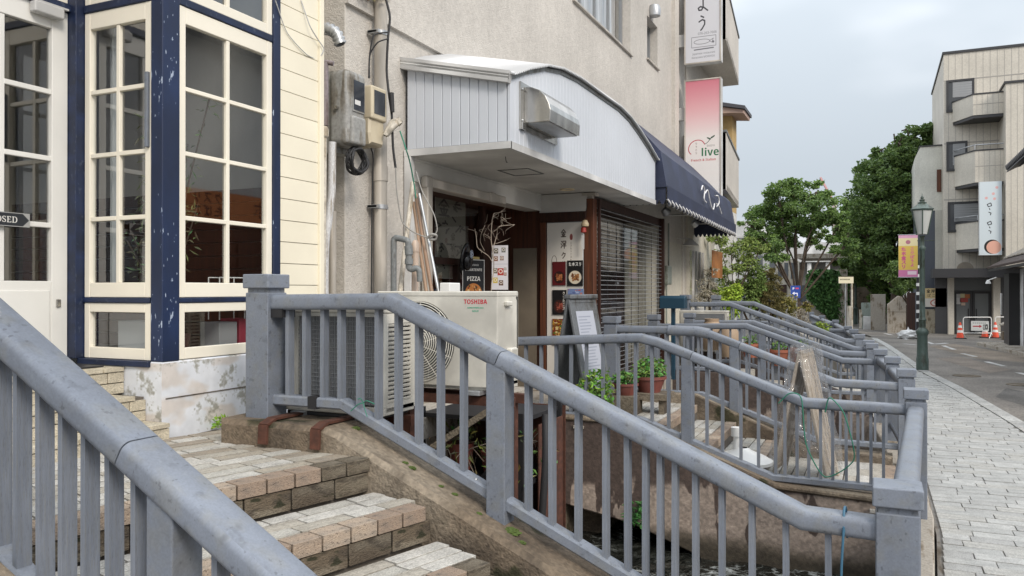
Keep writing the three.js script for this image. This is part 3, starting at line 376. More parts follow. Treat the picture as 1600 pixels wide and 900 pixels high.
// ================================================================ grey railings
const railProf = roundProfile(0.135, 0.092, 0.026, 3), railProfNear = roundProfile(0.15, 0.1, 0.03, 5), lowProf = roundProfile(0.085, 0.062, 0.01, 1);
const capGeo = muv(prep(rbx(0.196, 0.085, 0.196, 0.008))), neckGeo = muv(prep(bx(0.15, 0.03, 0.15)));
function post(parent, x, z, y0, top, w = 0.172) { part(parent, 'post', rbb(x - w / 2, x + w / 2, y0, top - 0.112, z - w / 2, z + w / 2, 0.008), M.rail); piece(parent, 'post_neck', neckGeo, M.rail, x, top - 0.1, z); piece(parent, 'post_cap', capGeo, M.railB, x, top - 0.044, z); }
const lineY = (L, x) => { for (let i = 0; i < L.length - 1; i++) if (x >= L[i][0] && x <= L[i + 1][0]) return mix(L[i][1], L[i + 1][1], (x - L[i][0]) / (L[i + 1][0] - L[i][0])); return x < L[0][0] ? L[0][1] : L[L.length - 1][1]; };
// railing in a plane across the canal: top and low are [x, height] lines of the two rails' upper faces
function crossRailing(label, z, top, low, pickets, posts, opt = {}) {
  const r = thing('railing', label, 'railing', [(top[0][0] + top[top.length - 1][0]) / 2, 0, z], opt.group), prof = opt.prof ?? railProf, zz = (x) => z + (opt.skew ?? 0) * (x - top[0][0]);
  const cut = opt.joints ?? []; let run = [top[0]]; const runs = [];
  for (let i = 1; i < top.length; i++) { for (const j of cut) if (j > top[i - 1][0] && j < top[i][0]) { const y = lineY(top, j), k = (top[i][1] - top[i - 1][1]) / (top[i][0] - top[i - 1][0]); run.push([j - 0.0025, y - 0.0025 * k]); runs.push(run); run = [[j + 0.0025, y + 0.0025 * k]]; } run.push(top[i]); } runs.push(run);
  runs.forEach((q, i) => part(r, 'hand_rail', sweep(q.map(([x, y]) => V(x, y - 0.05, zz(x))), prof), i % 2 ? M.railB : M.rail));
  part(r, 'bottom_rail', sweep(low.map(([x, y]) => V(x, y - 0.031, zz(x))), lowProf), M.railB);
  for (const x of pickets) { const y1 = lineY(top, x) - 0.08, y0 = lineY(low, x) - 0.02; piece(r, 'picket', unitBox, rnd() < 0.5 ? M.rail : M.railB, x, (y0 + y1) / 2, zz(x), opt.pw ?? 0.026, y1 - y0, opt.pd ?? 0.05, rr(-0.02, 0.02), rr(-0.004, 0.004), rr(-0.004, 0.004)); }
  for (const [kind, x, y0, y1] of posts) { if (kind === 'cap') post(r, x, zz(x), y0, y1); else part(r, 'post', rbb(x - 0.055, x + 0.055, y0, lineY(top, x) - 0.07, zz(x) - 0.062, zz(x) + 0.062, 0.008), M.rail); }
  return r;
}
const evenly = (a, b, s) => { const o = []; for (let x = a; x < b; x += s) o.push(x + rr(-0.006, 0.006)); return o; };
const px0 = [453, 479, 507, 534, 563, 592, 623, 655, 689, 725, 826, 863, 904, 947, 981, 1009, 1032, 1055, 1087, 1128, 1175, 1228, 1294].map((p) => onZ(p, 454, -3.8).x);   // the pickets stand at uneven distances
const railing1 = crossRailing('big grey railing in the foreground, falling from the cream air conditioners to the sidewalk post', -3.8, [[-3.33, 2.08], [-2.47, 2.09], [-0.3, 1.135], [0.02, 1.125]], [[-3.33, 1.478], [-2.79, 1.478], [-0.42, 0.43], [0.02, 0.43]], px0, [['cap', -3.37, 1.3, 2.2], ['slim', -1.8, 0.8, 0], ['cap', 0.08, 0.05, 1.275]], { joints: [-1.79] });
for (const [x, y] of [[-1.93, 1.1], [-1.66, 0.96], [-1.6, 0.935]]) part(railing1, 'bolt', new THREE.SphereGeometry(0.009, 8, 6).translate(x, y + 0.0, -3.775), M.galv);
part(railing1, 'rail_sleeve', bb(-3.02, -2.96, 1.41, 1.483, -3.846, -3.752), M.dark);
part(railing1, 'rail_socket', bb(-3.3, -3.2, 1.94, 1.99, -3.86, -3.74), M.dark);
const nearTop = [[-3.75, 2.085], [-2.93, 2.08], [0.05, 0.41]].map(([x, y]) => [x, y]);
crossRailing('massive grey handrail sweeping across the lower left corner, nearest to the viewer', -1.825, nearTop, [[-3.75, 1.42], [-3.2, 1.42], [0.05, -0.37]], evenly(-3.6, -0.9, 0.113).filter((x) => Math.abs(x + 1.98) > 0.1), [['slim', -1.98, 0.6, 0]], { joints: [-2.14], prof: railProfNear, pw: 0.022, pd: 0.056 });
crossRailing('second railing, knee-bent, ending at the post beside the plastic-wrapped board', -7.83, [[-3.62, 1.6], [-2.16, 1.675], [-1.98, 1.635], [-0.6, 1.115], [0.24, 1.105]], [[-3.62, 0.84], [-2.15, 0.84], [-0.88, 0.385], [0.24, 0.375]], [...evenly(-3.4, -1.8, 0.17), ...evenly(-1.5, -0.85, 0.16), ...evenly(-0.78, 0.15, 0.105)], [['slim', -1.68, 0.5, 0], ['cap', 0.31, 0.05, 1.245]], { joints: [-1.64] });
const r2 = crossRailing('third railing with a wrapped pipe joint, behind the flower pots and sandwich boards', -9.9, [[-3.06, 1.66], [-2.2, 1.655], [-1.88, 1.625], [-0.43, 1.09], [0.22, 1.08]], [[-3.06, 0.86], [-1.95, 0.86], [-0.62, 0.4], [0.22, 0.39]], [...evenly(-2.9, -1.7, 0.13), ...evenly(-1.42, -0.55, 0.15), ...evenly(-0.5, 0.18, 0.12)], [['cap', -3.1, 0.7, 1.77], ['slim', -1.56, 0.5, 0], ['cap', 0.3, 0.05, 1.235]], { joints: [-1.5] });
part(r2, 'pipe_joint', [sweep([V(-2.36, 1.605, -9.9), V(-2.02, 1.6, -9.9), V(-1.86, 1.57, -9.9)], roundProfile(0.16, 0.125, 0.05, 3))], M.railB);
crossRailing('fourth railing counted from the viewer, terracotta pots showing through it', -13.2, [[-3.34, 1.55], [-1.9, 1.58], [-0.47, 1.08], [-0.02, 1.075]], [[-3.34, 0.85], [-2.2, 0.85], [-0.6, 0.4], [-0.02, 0.4]], [...evenly(-3.2, -0.1, 0.15)], [['cap', -3.4, 0.7, 1.7], ['slim', -1.65, 0.5, 0], ['cap', 0.05, 0.05, 1.225]], {});
crossRailing('fifth railing counted from the viewer, just beyond the terracotta pots', -14.7, [[-3.05, 1.56], [-2.0, 1.58], [-0.58, 1.085], [-0.14, 1.08]], [[-3.05, 0.86], [-2.2, 0.86], [-0.7, 0.4], [-0.14, 0.4]], [...evenly(-2.95, -0.2, 0.16)], [['cap', -3.12, 0.7, 1.69], ['slim', -1.6, 0.5, 0], ['cap', -0.07, 0.05, 1.22]], {});
crossRailing('sixth railing, its upper end the highest, in front of the yellow-green shrub', -15.65, [[-3.3, 1.88], [-2.55, 1.89], [-0.36, 1.1], [-0.2, 1.1]], [[-3.3, 1.12], [-2.8, 1.12], [-0.5, 0.4], [-0.2, 0.4]], [...evenly(-3.2, -0.3, 0.17)], [['cap', -3.4, 0.9, 2.02], ['slim', -1.7, 0.5, 0], ['cap', -0.13, 0.05, 1.215]], {});
crossRailing('seventh railing, half hidden by leaves, behind the highest one', -17.8, [[-3.1, 1.88], [-2.4, 1.87], [-0.59, 1.12], [-0.4, 1.12]], [[-3.1, 1.12], [-2.6, 1.12], [-0.7, 0.42], [-0.4, 0.42]], [...evenly(-3.0, -0.5, 0.18)], [['cap', -3.2, 0.9, 2.0], ['slim', -1.7, 0.5, 0], ['cap', -0.31, 0.05, 1.21]], {});
crossRailing('level distant railing, the nearer of the two beyond the last steps', -22, [[-2.9, 1.13], [-0.75, 1.13]], [[-2.9, 0.45], [-0.75, 0.45]], evenly(-2.8, -0.8, 0.22), [['cap', -0.66, 0.05, 1.2], ['cap', -3.0, 0.05, 1.2]], {});
crossRailing('level distant railing, the farther of the two beyond the last steps', -26.5, [[-3.4, 1.13], [-1.25, 1.13]], [[-3.4, 0.45], [-1.25, 0.45]], evenly(-3.3, -1.3, 0.22), [['cap', -1.15, 0.05, 1.2], ['cap', -3.5, 0.05, 1.2]], {});
// railings along the street between the bridges
function streetRailing(label, stops, posts, step = 0.14) {
  const r = thing('street_railing', label, 'railing', [stops[0][0], 0, (stops[0][1] + stops[stops.length - 1][1]) / 2]);
  for (let i = 0; i < stops.length - 1; i++) {
    const [xa, za] = stops[i], [xb, zb] = stops[i + 1], L = Math.hypot(xb - xa, zb - za), dx = (xb - xa) / L, dz = (zb - za) / L, o = 0.1;
    const a = [xa + dx * o, za + dz * o], b = [xb - dx * o, zb - dz * o];
    part(r, 'hand_rail', sweep([V(a[0], 1.05, a[1]), V(b[0], 1.05, b[1])], roundProfile(0.13, 0.1, 0.036, 3)), M.railB); part(r, 'bottom_rail', sweep([V(a[0], 0.34, a[1]), V(b[0], 0.34, b[1])], lowProf), M.rail);
    for (let s = 0.2; s < L - 0.12; s += step) piece(r, 'picket', unitBox, M.rail, xa + dx * s, 0.68, za + dz * s, 0.05, 0.66, 0.026, Math.atan2(-dx, -dz));
  }
  for (const [x, z, t] of posts) post(r, x, z, 0.05, t); return r;
}
streetRailing('wet-topped railing along the sidewalk from the nearest post to the second', [[0.09, -3.8], [0.31, -7.83]], []);
streetRailing('railing along the sidewalk with one post midway, past the third railing', [[0.30, -9.9], [0.19, -11.7], [0.05, -13.2]], [[0.19, -11.7, 1.23]]);
streetRailing('short railing along the sidewalk between the fifth and sixth railings', [[-0.07, -14.7], [-0.13, -15.65]], []);
streetRailing('distant railing along the sidewalk running to the far lamp post', [[-0.31, -17.8], [-0.48, -20.1], [-0.66, -22], [-1.15, -26.5], [-1.8, -31], [-2.5, -36]], [[-0.48, -20.1, 1.21], [-1.8, -31, 1.2], [-2.5, -36, 1.2]], 0.2);
// ================================================================ cream and navy corner shop
{
  const XF = -4.0, ZC = -3.585, XD = -4.8;                                // street face, face towards the viewer, set-back door
  const b = thing('corner_shop', 'cream weatherboard shop with peeling navy posts and small-paned bay windows', 'building', [-4.6, 1.2, -4.3]);
  const Z1 = -3.71, Z2 = -4.57, Z3 = -4.645, Z4 = -5.1;
  // plaster plinth
  part(b, 'plinth', [prismY([[XF + 0.015, ZC + 0.015], [XF + 0.015, -5.12], [-4.4, -5.12], [-4.4, -3.9], [-4.32, ZC + 0.015]], 0.6, 1.66, 0.008)], M.plaster);
  part(b, 'plinth_crack_lip', [bb(XF + 0.014, XF + 0.019, 1.43, 1.437, -5.1, -3.6)], M.grout);
  // navy frame
  part(b, 'corner_post', rbb(-4.085, -3.985, 1.66, 5.6, Z1, ZC + 0.012, 0.007), M.peel, { label: 'navy corner post with paint flaking to white' });
  part(b, 'frame_post', rbb(-4.08, -3.985, 1.66, 5.6, Z3, Z2, 0.006), M.peel);
  part(b, 'frame_post', rbb(-4.88, -4.705, 1.66, 5.6, -3.62, -3.53, 0.006), M.blue);
  const rail = (y0, y1) => { part(b, 'frame_rail', rbb(-4.08, -3.99, y0, y1, Z2 + 0.002, Z1 - 0.002, 0.006), M.blue); part(b, 'frame_rail', rbb(-4.703, -4.102, y0, y1, -3.66, ZC + 0.006, 0.006), M.blue); };
  rail(2.022, 2.055); rail(3.905, 3.955); part(b, 'sill', rbb(-4.72, -4.08, 1.625, 1.662, -3.66, ZC + 0.035, 0.006), M.blue); part(b, 'frame_rail', rbb(XD - 0.06, XD + 0.05, 3.905, 3.955, -3.54, -2.5, 0.006), M.blue);
  // a sash in a plane: ax = 'z' faces the street, ax = 'x' faces the viewer
  function sash(ax, c, a0, a1, y0, y1, st, top, bot, cols, rows, fm, name = 'window') {
    const g = new THREE.Group(); g.name = name; b.add(g); origin.set(g, origin.get(b)); const T = 0.045;
    const box = (p0, p1, q0, q1, t0, t1, r = 0.005) => ax === 'z' ? rbb(c + t0, c + t1, q0, q1, p0, p1, r) : rbb(p0, p1, q0, q1, c + t0, c + t1, r);
    const lo = Math.min(a0, a1), hi = Math.max(a0, a1);
    part(g, 'stile', box(lo, lo + st, y0, y1, -T / 2, T / 2), fm); part(g, 'stile', box(hi - st, hi, y0, y1, -T / 2, T / 2), fm);
    part(g, 'sash_rail', box(lo + st, hi - st, y1 - top, y1 - 0.0005, -T / 2 + 0.001, T / 2 - 0.001), fm); part(g, 'sash_rail', box(lo + st, hi - st, y0 + 0.0005, y0 + bot, -T / 2 + 0.001, T / 2 - 0.001), fm);
    const gl = lo + st, gh = hi - st, gb = y0 + bot, gt = y1 - top, cs = [], rs = [];
    for (let i = 1; i < cols; i++) { const p = gl + (gh - gl) * i / cols; part(g, 'glazing_bar', box(p - 0.015, p + 0.015, gb, gt, -0.012, 0.016, 0.004), fm); }
    for (let i = 1; i < rows; i++) { const q = Array.isArray(rows) ? 0 : gb + (gt - gb) * i / rows; for (let j = 0; j < cols; j++) part(g, 'glazing_bar', box(gl + (gh - gl) * j / cols + (j ? 0.015 : 0), gl + (gh - gl) * (j + 1) / cols - (j < cols - 1 ? 0.015 : 0), q - 0.014, q + 0.014, -0.012, 0.0175, 0.004), fm); }
    for (let i = 0; i < cols; i++) for (let j = 0; j < rows; j++) { const p0 = gl + (gh - gl) * i / cols + 0.004, p1 = gl + (gh - gl) * (i + 1) / cols - 0.004, q0 = gb + (gt - gb) * j / rows + 0.004, q1 = gb + (gt - gb) * (j + 1) / rows - 0.004; const w = p1 - p0, h = q1 - q0, pl = new THREE.PlaneGeometry(w, h); if (ax === 'z') pl.rotateY(Math.PI / 2).rotateX(0).translate(c - 0.004, (q0 + q1) / 2, (p0 + p1) / 2); else pl.translate((p0 + p1) / 2, (q0 + q1) / 2, c - 0.004); part(g, 'pane', pl, M.glassBay); }
    return g;
  }
  sash('z', -4.02, Z1 - 0.003, Z2 + 0.003, 2.056, 3.904, 0.055, 0.108, 0.095, 2, 4, M.frame); sash('x', -3.612, -4.7, -4.103, 2.056, 3.904, 0.05, 0.108, 0.095, 2, 4, M.frame);
  sash('z', -4.02, Z1 - 0.003, Z2 + 0.003, 1.664, 2.021, 0.05, 0.06, 0.072, 1, 1, M.frame); sash('x', -3.612, -4.7, -4.103, 1.664, 2.021, 0.05, 0.06, 0.072, 1, 1, M.frame);
  sash('z', -4.02, Z1 - 0.003, Z2 + 0.003, 3.956, 4.9, 0.055, 0.06, 0.07, 2, 2, M.frame); sash('x', -3.612, -4.7, -4.103, 3.956, 4.9, 0.05, 0.06, 0.07, 2, 2, M.frame);
  part(b, 'latch_bar', [rbb(-4.135, -4.108, 2.99, 3.46, -3.59, -3.566, 0.006)], M.rail);
  // weatherboards
  for (let y = 1.5, i = 0; y < 6; y += 0.1605, i++) { const g = prismZ([[-4.03, y + 0.002], [XF - 0.003, y + 0.002], [XF - 0.003, y + 0.157], [-4.03, y + 0.157]], Z4, Z3 - 0.002, 0.002); part(b, 'weatherboard', g, i % 3 ? M.cream : M.creamB); }
  part(b, 'corner_trim', rbb(-4.06, -3.982, 1.45, 6, Z4 - 0.05, Z4 - 0.001, 0.005), M.cream);
  part(b, 'wall_core', [bb(-4.09, -4.031, 1.45, 6, Z4, Z3), bb(-6.6, -4.06, 0.6, 6, -5.14, -5.08)], M.creamB);
  // door with its own panes
  const d = sash('z', XD, -3.528, -2.68, 1.66, 3.9, 0.11, 0.13, 0.5, 2, 1, M.doorPaint, 'door'); d.children.filter((c) => c.name === 'pane').forEach((c) => d.remove(c));
  for (let i = 0; i < 2; i++) { const p0 = -3.418 + i * 0.319 + (i ? 0.012 : 0), p1 = -3.418 + (i + 1) * 0.315 - (i ? 0 : 0.012); for (const q of [2.515, 2.94, 3.365]) part(d, 'glazing_bar', rbb(XD - 0.012, XD + 0.017, q - 0.016, q + 0.016, p0, p1, 0.004), M.doorPaint); part(d, 'pane', new THREE.PlaneGeometry(p1 - p0, 1.6).rotateY(Math.PI / 2).translate(XD - 0.006, 2.965, (p0 + p1) / 2), M.glassBay); }
  part(d, 'lower_panel', rbb(XD + 0.021, XD + 0.03, 1.72, 2.1, -3.4, -2.8, 0.004), M.doorPaint); part(d, 'threshold', rbb(XD - 0.1, XD + 0.06, 1.615, 1.66, -3.53, -2.5, 0.005), M.blue);
  part(d, 'door_closer', [rbx(0.06, 0.07, 0.2, 0.012, XD + 0.06, 3.86, -3.36), bar(V(XD + 0.07, 3.9, -3.28), V(XD + 0.06, 3.905, -3.5), 0.02, 0.012)], M.white); part(d, 'key_plate', rbx(0.012, 0.05, 0.03, 0.004, XD + 0.03, 2.02, -3.46), M.steel);
  part(b, 'transom_window', [rbb(XD - 0.02, XD + 0.02, 3.96, 4.02, -3.53, -2.5), rbb(XD - 0.02, XD + 0.02, 4.02, 4.9, -3.53, -3.47)], M.frame); part(b, 'transom_pane', new THREE.PlaneGeometry(1, 0.9).rotateY(Math.PI / 2).translate(XD, 4.46, -2.98), M.glassBay);
  part(b, 'door_wall', [bb(XD - 0.08, XD + 0.05, 1.2, 5.6, -2.67, -1.5)], M.cream);
  // room behind the glass
  part(b, 'room', [bb(-8.2, -4.1, 1.52, 1.6, -5.05, -3.64), bb(-8.2, -4.88, 1.52, 1.6, -3.64, -1.5), bb(-8.3, -8.2, 1.5, 5.6, -5.1, -1.5), bb(-8.2, -4.1, 5.0, 5.1, -5.05, -3.64), bb(-8.2, -4.86, 5.0, 5.1, -3.64, -1.5), bb(-8.2, -4.88, 1.5, 5.6, -1.56, -1.5)], mat([0.28, 0.28, 0.27], { roughness: 0.9 }));
  part(b, 'room_lining', bb(-8.2, -4.1, 1.6, 5.0, -5.078, -5.064), mat([0.36, 0.36, 0.35], { roughness: 0.9 })); part(b, 'panelling', (() => { const g = []; for (let y = 1.62; y < 2.85; y += 0.11) g.push(rbb(-7.6, -4.5, y, y + 0.1, -5.06, -5.02)); return g; })(), M.woodDark);
  part(b, 'curtain', (() => { const g = new THREE.PlaneGeometry(0.09, 1.9, 30, 1).rotateY(0).translate(0, 0, 0), p = g.attributes.position; for (let i = 0; i < p.count; i++) p.setZ(i, 0.03 * Math.sin(p.getX(i) * 60)); g.computeVertexNormals(); return g.translate(-4.63, 2.98, -3.75); })(), mat([0.5, 0.52, 0.52], { roughness: 0.9, side: THREE.DoubleSide }));
  part(b, 'roof_slab', bb(-8.4, -3.9, 5.6, 5.8, -5.14, -1.4), M.blue);
  // beige tiled steps up to the door
  const st = thing('entrance_steps', 'beige tiled entrance steps tucked beside the plaster plinth', 'steps', [-4.3, 1.2, -2.9]);
  const SX = [[-3.92, 1.295], [-4.12, 1.455], [-4.31, 1.62]];
  SX.forEach(([x, y], k) => {
    const xb = k < 2 ? SX[k + 1][0] : -4.86, y0 = k ? SX[k - 1][1] : 1.19; part(st, 'step_body', bb(-4.86, x - 0.012, y0 - 0.03, y - 0.012, ZC + 0.02, -1.7), M.grout);
    for (let z = ZC + 0.02 + (k % 2) * 0.08, i = 0; z < -1.75; z += 0.152) { piece(st, 'nosing_tile', unitTile, pick(M.beige), (x + xb) / 2 + 0.006, y - 0.012, z + 0.075, x - xb + 0.02, 0.026, 0.147); }
    const rows = k ? 2 : 1, h = (y - 0.026 - y0) / rows; for (let r = 0; r < rows; r++) for (let z = ZC + 0.02 - (r % 2) * 0.07; z < -1.75; z += 0.19) { const z0 = Math.max(z, ZC + 0.02); piece(st, 'riser_tile', unitTile, pick(M.beige), x - 0.004, y0 + h * (r + 0.5), (z0 + z + 0.184) / 2, 0.02, h - 0.006, z + 0.184 - z0); }
  });
  part(st, 'black_mat', rbb(-4.8, -4.4, 1.622, 1.632, -3.5, -2.8), M.black);
  // things inside
  const p = thing('olive_plant', 'thin-leaved olive plant standing inside the bay window', 'plant', [-4.42, 1.6, -4.0]); const tips = [], stems = [];
  for (let i = 0; i < 20; i++) { const a = rr(0, 6.28), h = rr(0.75, 2.0), r = rr(0.06, 0.36), e = V(-4.45 + Math.cos(a) * r * 0.8, 1.6 + h, -4.05 + Math.sin(a) * r), m = V(-4.45 + Math.cos(a) * r * 0.3, 1.6 + h * 0.55, -4.05 + Math.sin(a) * r * 0.3); stems.push(tube([V(-4.45, 1.75, -4.05), m, e], 0.006, 5)); for (let k = 0; k < 34; k++) tips.push(m.clone().lerp(e, rr(0, 1.05)).add(inBall().multiplyScalar(0.06))); }
  part(p, 'stems', stems, M.bark); part(p, 'foliage', leaves(tips.length, (i) => tips[i], 0.07, 0.014, () => [rr(0.1, 0.2), rr(0.15, 0.25), rr(0.07, 0.12)]), M.leafSolid, { uv: true }); part(p, 'pot', lathe([[0, 0], [0.11, 0], [0.14, 0.2], [0.12, 0.2], [0, 0.18]], -4.45, 1.6, -4.05), M.potRed);
  solo('storage_box', rbb(-4.55, -4.25, 1.6, 1.9, -3.98, -3.72, 0.006), mat([0.33, 0.35, 0.36], { roughness: 0.8 }), 'pale grey box behind the low window left of the navy corner post', 'box');
  solo('storage_box', rbb(-4.3, -4.12, 1.6, 1.88, -4.35, -4.18, 0.006), mat([0.28, 0.29, 0.3], { roughness: 0.8 }), 'grey upright box behind the low street-side window, next to the red one', 'box');
  solo('storage_box', rbb(-4.3, -4.12, 1.6, 1.9, -4.53, -4.37, 0.006), mat([0.26, 0.025, 0.05], { roughness: 0.6 }), 'red box behind the low street-side window', 'box');
  solo('wire_rack', (() => { const g = []; for (const y of [2.13, 2.19]) g.push(rod(V(-4.1, y, -4.16), V(-4.1, y, -4.4), 0.004), rod(V(-4.2, y, -4.16), V(-4.2, y, -4.4), 0.004)); for (const z of [-4.16, -4.4]) for (const x of [-4.1, -4.2]) g.push(rod(V(x, 1.9, z), V(x, 2.19, z), 0.004)); return g; })(), M.whitePlastic, 'small white wire rack on the bay window ledge', 'rack');
  // closed sign hanging in the door
  const cm = canvasMat(256, 72, (x, w, h) => { x.fillStyle = '#9a9a98'; x.fillRect(0, 0, w, h); x.fillStyle = '#23262b'; x.beginPath(); x.moveTo(0, 4); x.lineTo(218, 4); x.lineTo(252, 36); x.lineTo(218, 68); x.lineTo(0, 68); x.fill(); x.fillStyle = '#e8e6df'; x.font = '44px serif'; x.fillText('CLOSED', 20, 52); });
  card(scene, 'closed_sign', 0.3, 0.085, 0.008, cm, M.black, V(XD + 0.05, 2.53, -3.105), Math.PI / 2, { label: 'black arrow-shaped CLOSED sign hanging on the white door', category: 'sign' });
  // weeds at the foot of the wall
  const w = thing('weed_tuft', 'small bright green weed growing at the foot of the plaster plinth', 'weed', [-3.9, 1.2, -4.0]); part(w, 'foliage', leaves(60, () => V(-3.93 + rr(-0.03, 0.035), 1.2 + rr(0, 0.07), -4.0 + rr(-0.035, 0.035)), 0.036, 0.016, () => [rr(0.2, 0.3), rr(0.36, 0.48), 0.05], -0.5), M.leafSolid, { uv: true });
}

// opposite side of the street: the shop that the bay windows mirror
{
  const o = thing('opposite_shop', 'grey shop house across the street, seen only mirrored in the bay window', 'building', [11, 0, -17.5]);
  part(o, 'wall', bb(9, 13, 4.0, 9.2, -22.5, -13), mat([0.8, 0.8, 0.8], { map: tStucco, roughness: 0.9 })); part(o, 'shopfront', bb(9.03, 12.9, -0.1, 4.0, -22.4, -13.1), M.wood);
  for (let i = 0; i < 4; i++) part(o, 'shop_shutter', bb(8.97, 9.03, 0.1, 3.6, -13.4 - i * 2.3, -15.3 - i * 2.3), M.wood);
  part(o, 'roof', prismZ([[8.2, 9.1], [13.6, 9.1], [11, 10.8]], -22.9, -12.6), mat([0.12, 0.125, 0.13], { roughness: 0.7 })); part(o, 'eaves_beam', bb(8.4, 8.6, 8.95, 9.12, -22.8, -12.7), M.woodDark);
  const s = canvasMat(1024, 128, (x, w, h) => { x.fillStyle = '#d2834f'; x.fillRect(0, 0, w, h); const W = (k, cx, cy, s) => strokes(x, KANA[k], cx, cy, s, s, 7, '#4a1c10'); for (const q of [60, 560]) { W('ku', q, 8, 50); W('su', q + 62, 8, 50); W('ri', q + 124, 8, 50); W('ta', q, 68, 50); W('ba', q + 62, 68, 50); W('ko', q + 124, 68, 50); W('ho', q + 210, 18, 92); } }, { roughness: 0.7 });
  const sg = card(o, 'shop_sign', 6.4, 0.8, 0.08, s, M.wood, V(8.9, 4.5, -17.6), -Math.PI / 2); sg.name = 'shop_sign';
}
// ================================================================ beige stucco building with the eatery
const XB = -4.3;
function wallX(outline, holes, x0, x1) { const s = new THREE.Shape(outline.map(([z, y]) => new THREE.Vector2(-z, y))); for (const [z0, z1, y0, y1] of holes) s.holes.push(new THREE.Path([[-z0, y0], [-z0, y1], [-z1, y1], [-z1, y0]].map(([a, c]) => new THREE.Vector2(a, c)))); return new THREE.ExtrudeGeometry(s, { depth: x1 - x0, bevelEnabled: false }).rotateY(Math.PI / 2).translate(x0, 0, 0); }
const apt = thing('stucco_building', 'tall beige stucco building with the eatery, canopy and awning on its street side', 'building', [-8, 0, -14]);
{
  const ZE = -19.4, w1 = [-11.66, -14.83, 6.6, 8.3], w2 = [-16.04, -16.9, 6.85, 7.74];
  part(apt, 'upper_wall', wallX([[-5.86, 4.66], [-5.86, 13], [ZE, 13], [ZE, 4.66]], [w1, w2], XB - 0.25, XB + 0.03), M.stucco);
  part(apt, 'lower_wall', [wallX([[-5.86, -1], [-5.86, 4.659], [ZE, 4.659], [ZE, 3.22], [-7.38, 3.22], [-7.38, -1]], [], XB - 0.25, XB - 0.012)], M.stucco);
  part(apt, 'side_wall', [bb(-14, XB - 0.25, -1, 13, -5.9, -5.86)], M.stuccoSmooth);
  part(apt, 'recessed_wall', [bb(-4.95, -4.7, -1, 9, -5.86, -5.15), bb(-4.7, XB - 0.01, -1, 13, -5.88, -5.862)], M.stuccoSmooth);
  part(apt, 'end_wall', bb(-14, XB + 0.02, -1, 13, ZE - 0.25, ZE), M.stuccoSmooth); part(apt, 'roof', bb(-14, XB + 0.1, 13, 13.2, ZE - 0.3, -5.8), M.concrete);
  const frame = mat([0.3, 0.31, 0.32], { roughness: 0.4, metalness: 0.5 }), curtain = mat([0.62, 0.62, 0.64], { roughness: 0.9, map: sized(tMottle, 0.25, 3) });
  function win([z0, z1, y0, y1], n) {
    const g = new THREE.Group(); g.name = 'window'; apt.add(g); origin.set(g, origin.get(apt)); const x = XB - 0.16;
    part(g, 'frame', [bb(x - 0.03, x + 0.03, y0, y0 + 0.05, z1, z0), bb(x - 0.03, x + 0.03, y1 - 0.05, y1, z1, z0), bb(x - 0.03, x + 0.03, y0 + 0.05, y1 - 0.05, z0 - 0.05, z0), bb(x - 0.03, x + 0.03, y0 + 0.05, y1 - 0.05, z1, z1 + 0.05)], frame);
    for (let i = 0; i < n; i++) { const a = mix(z0 - 0.05, z1 + 0.05, i / n), c = mix(z0 - 0.05, z1 + 0.05, (i + 1) / n); part(g, 'pane', new THREE.PlaneGeometry(Math.abs(c - a) - 0.02, y1 - y0 - 0.1).rotateY(Math.PI / 2).translate(x, (y0 + y1) / 2, (a + c) / 2), M.glass); if (i) part(g, 'mullion', bb(x - 0.025, x + 0.025, y0 + 0.05, y1 - 0.05, a - 0.025, a + 0.025), frame); }
    part(g, 'sill', rbb(XB - 0.12, XB + 0.075, y0 - 0.03, y0 + 0.004, z1 - 0.05, z0 + 0.05), M.pvc); part(g, 'curtain', bb(x - 0.14, x - 0.12, y0, y1, z1, z0), curtain); 
  }
  win(w1, 4); win(w2, 1);
  // shopfront: side wall of the recess and the storefront further on
  part(apt, 'storefront_wall', [bb(-4.3, -3.62, -0.2, 3.44, -14.75, -14.56), bb(XB - 0.25, XB - 0.013, -0.2, 3.219, ZE, -14.75), bb(-4.25, -4.21, -0.2, 4.4, -23.7, ZE - 0.27)], mat([0.72, 0.69, 0.6], { map: tStucco, roughness: 0.85, bumpMap: tBump, bumpScale: 0.003 }));
  const sw = new THREE.Group(); sw.name = 'window'; apt.add(sw); origin.set(sw, origin.get(apt)); for (let i = 0; i < 4; i++) { const a = -19.75 - i * 0.4; part(sw, 'mullion', bb(-4.209, -4.15, 1.65, 3.1, a - 0.4, a - 0.33), M.white); part(sw, 'pane', new THREE.PlaneGeometry(0.33, 1.45).rotateY(Math.PI / 2).translate(-4.18, 2.375, a - 0.165), M.glass); } part(sw, 'sill', bb(-4.209, -4.12, 1.58, 1.65, -21.4, -19.7), M.white); part(sw, 'curtain', bb(-4.209, -4.2, 1.65, 3.1, -21.35, -19.75), M.pvcWhite); 
  part(apt, 'corner_pilaster', rbb(-4.209, -4.1, 0, 4.3, -23.6, -22.6), M.soffit);
  // the recess
  part(apt, 'recess_lining', [bb(-6.4, -6.35, 0.6, 3.3, -10.5, -7.3), bb(-6.4, -4.34, 3.23, 3.3, -10.4, -7.3), bb(-6.4, -4.56, 0.6, 3.3, -7.4, -7.3)], M.woodBrown);
  part(apt, 'recess_floor', bb(-6.4, -3.6, 0.68, 0.74, -10.4, -7.3), M.concrete);
  part(apt, 'recess_side', [bb(-6.4, -3.66, 0.7, 3.3, -10.55, -10.42)], M.woodBrown);
  part(apt, 'inner_panel', bb(-4.72, -4.36, 0.74, 2.7, -10.418, -10.4), mat([0.24, 0.2, 0.15], { map: tMottle, roughness: 0.8 }));
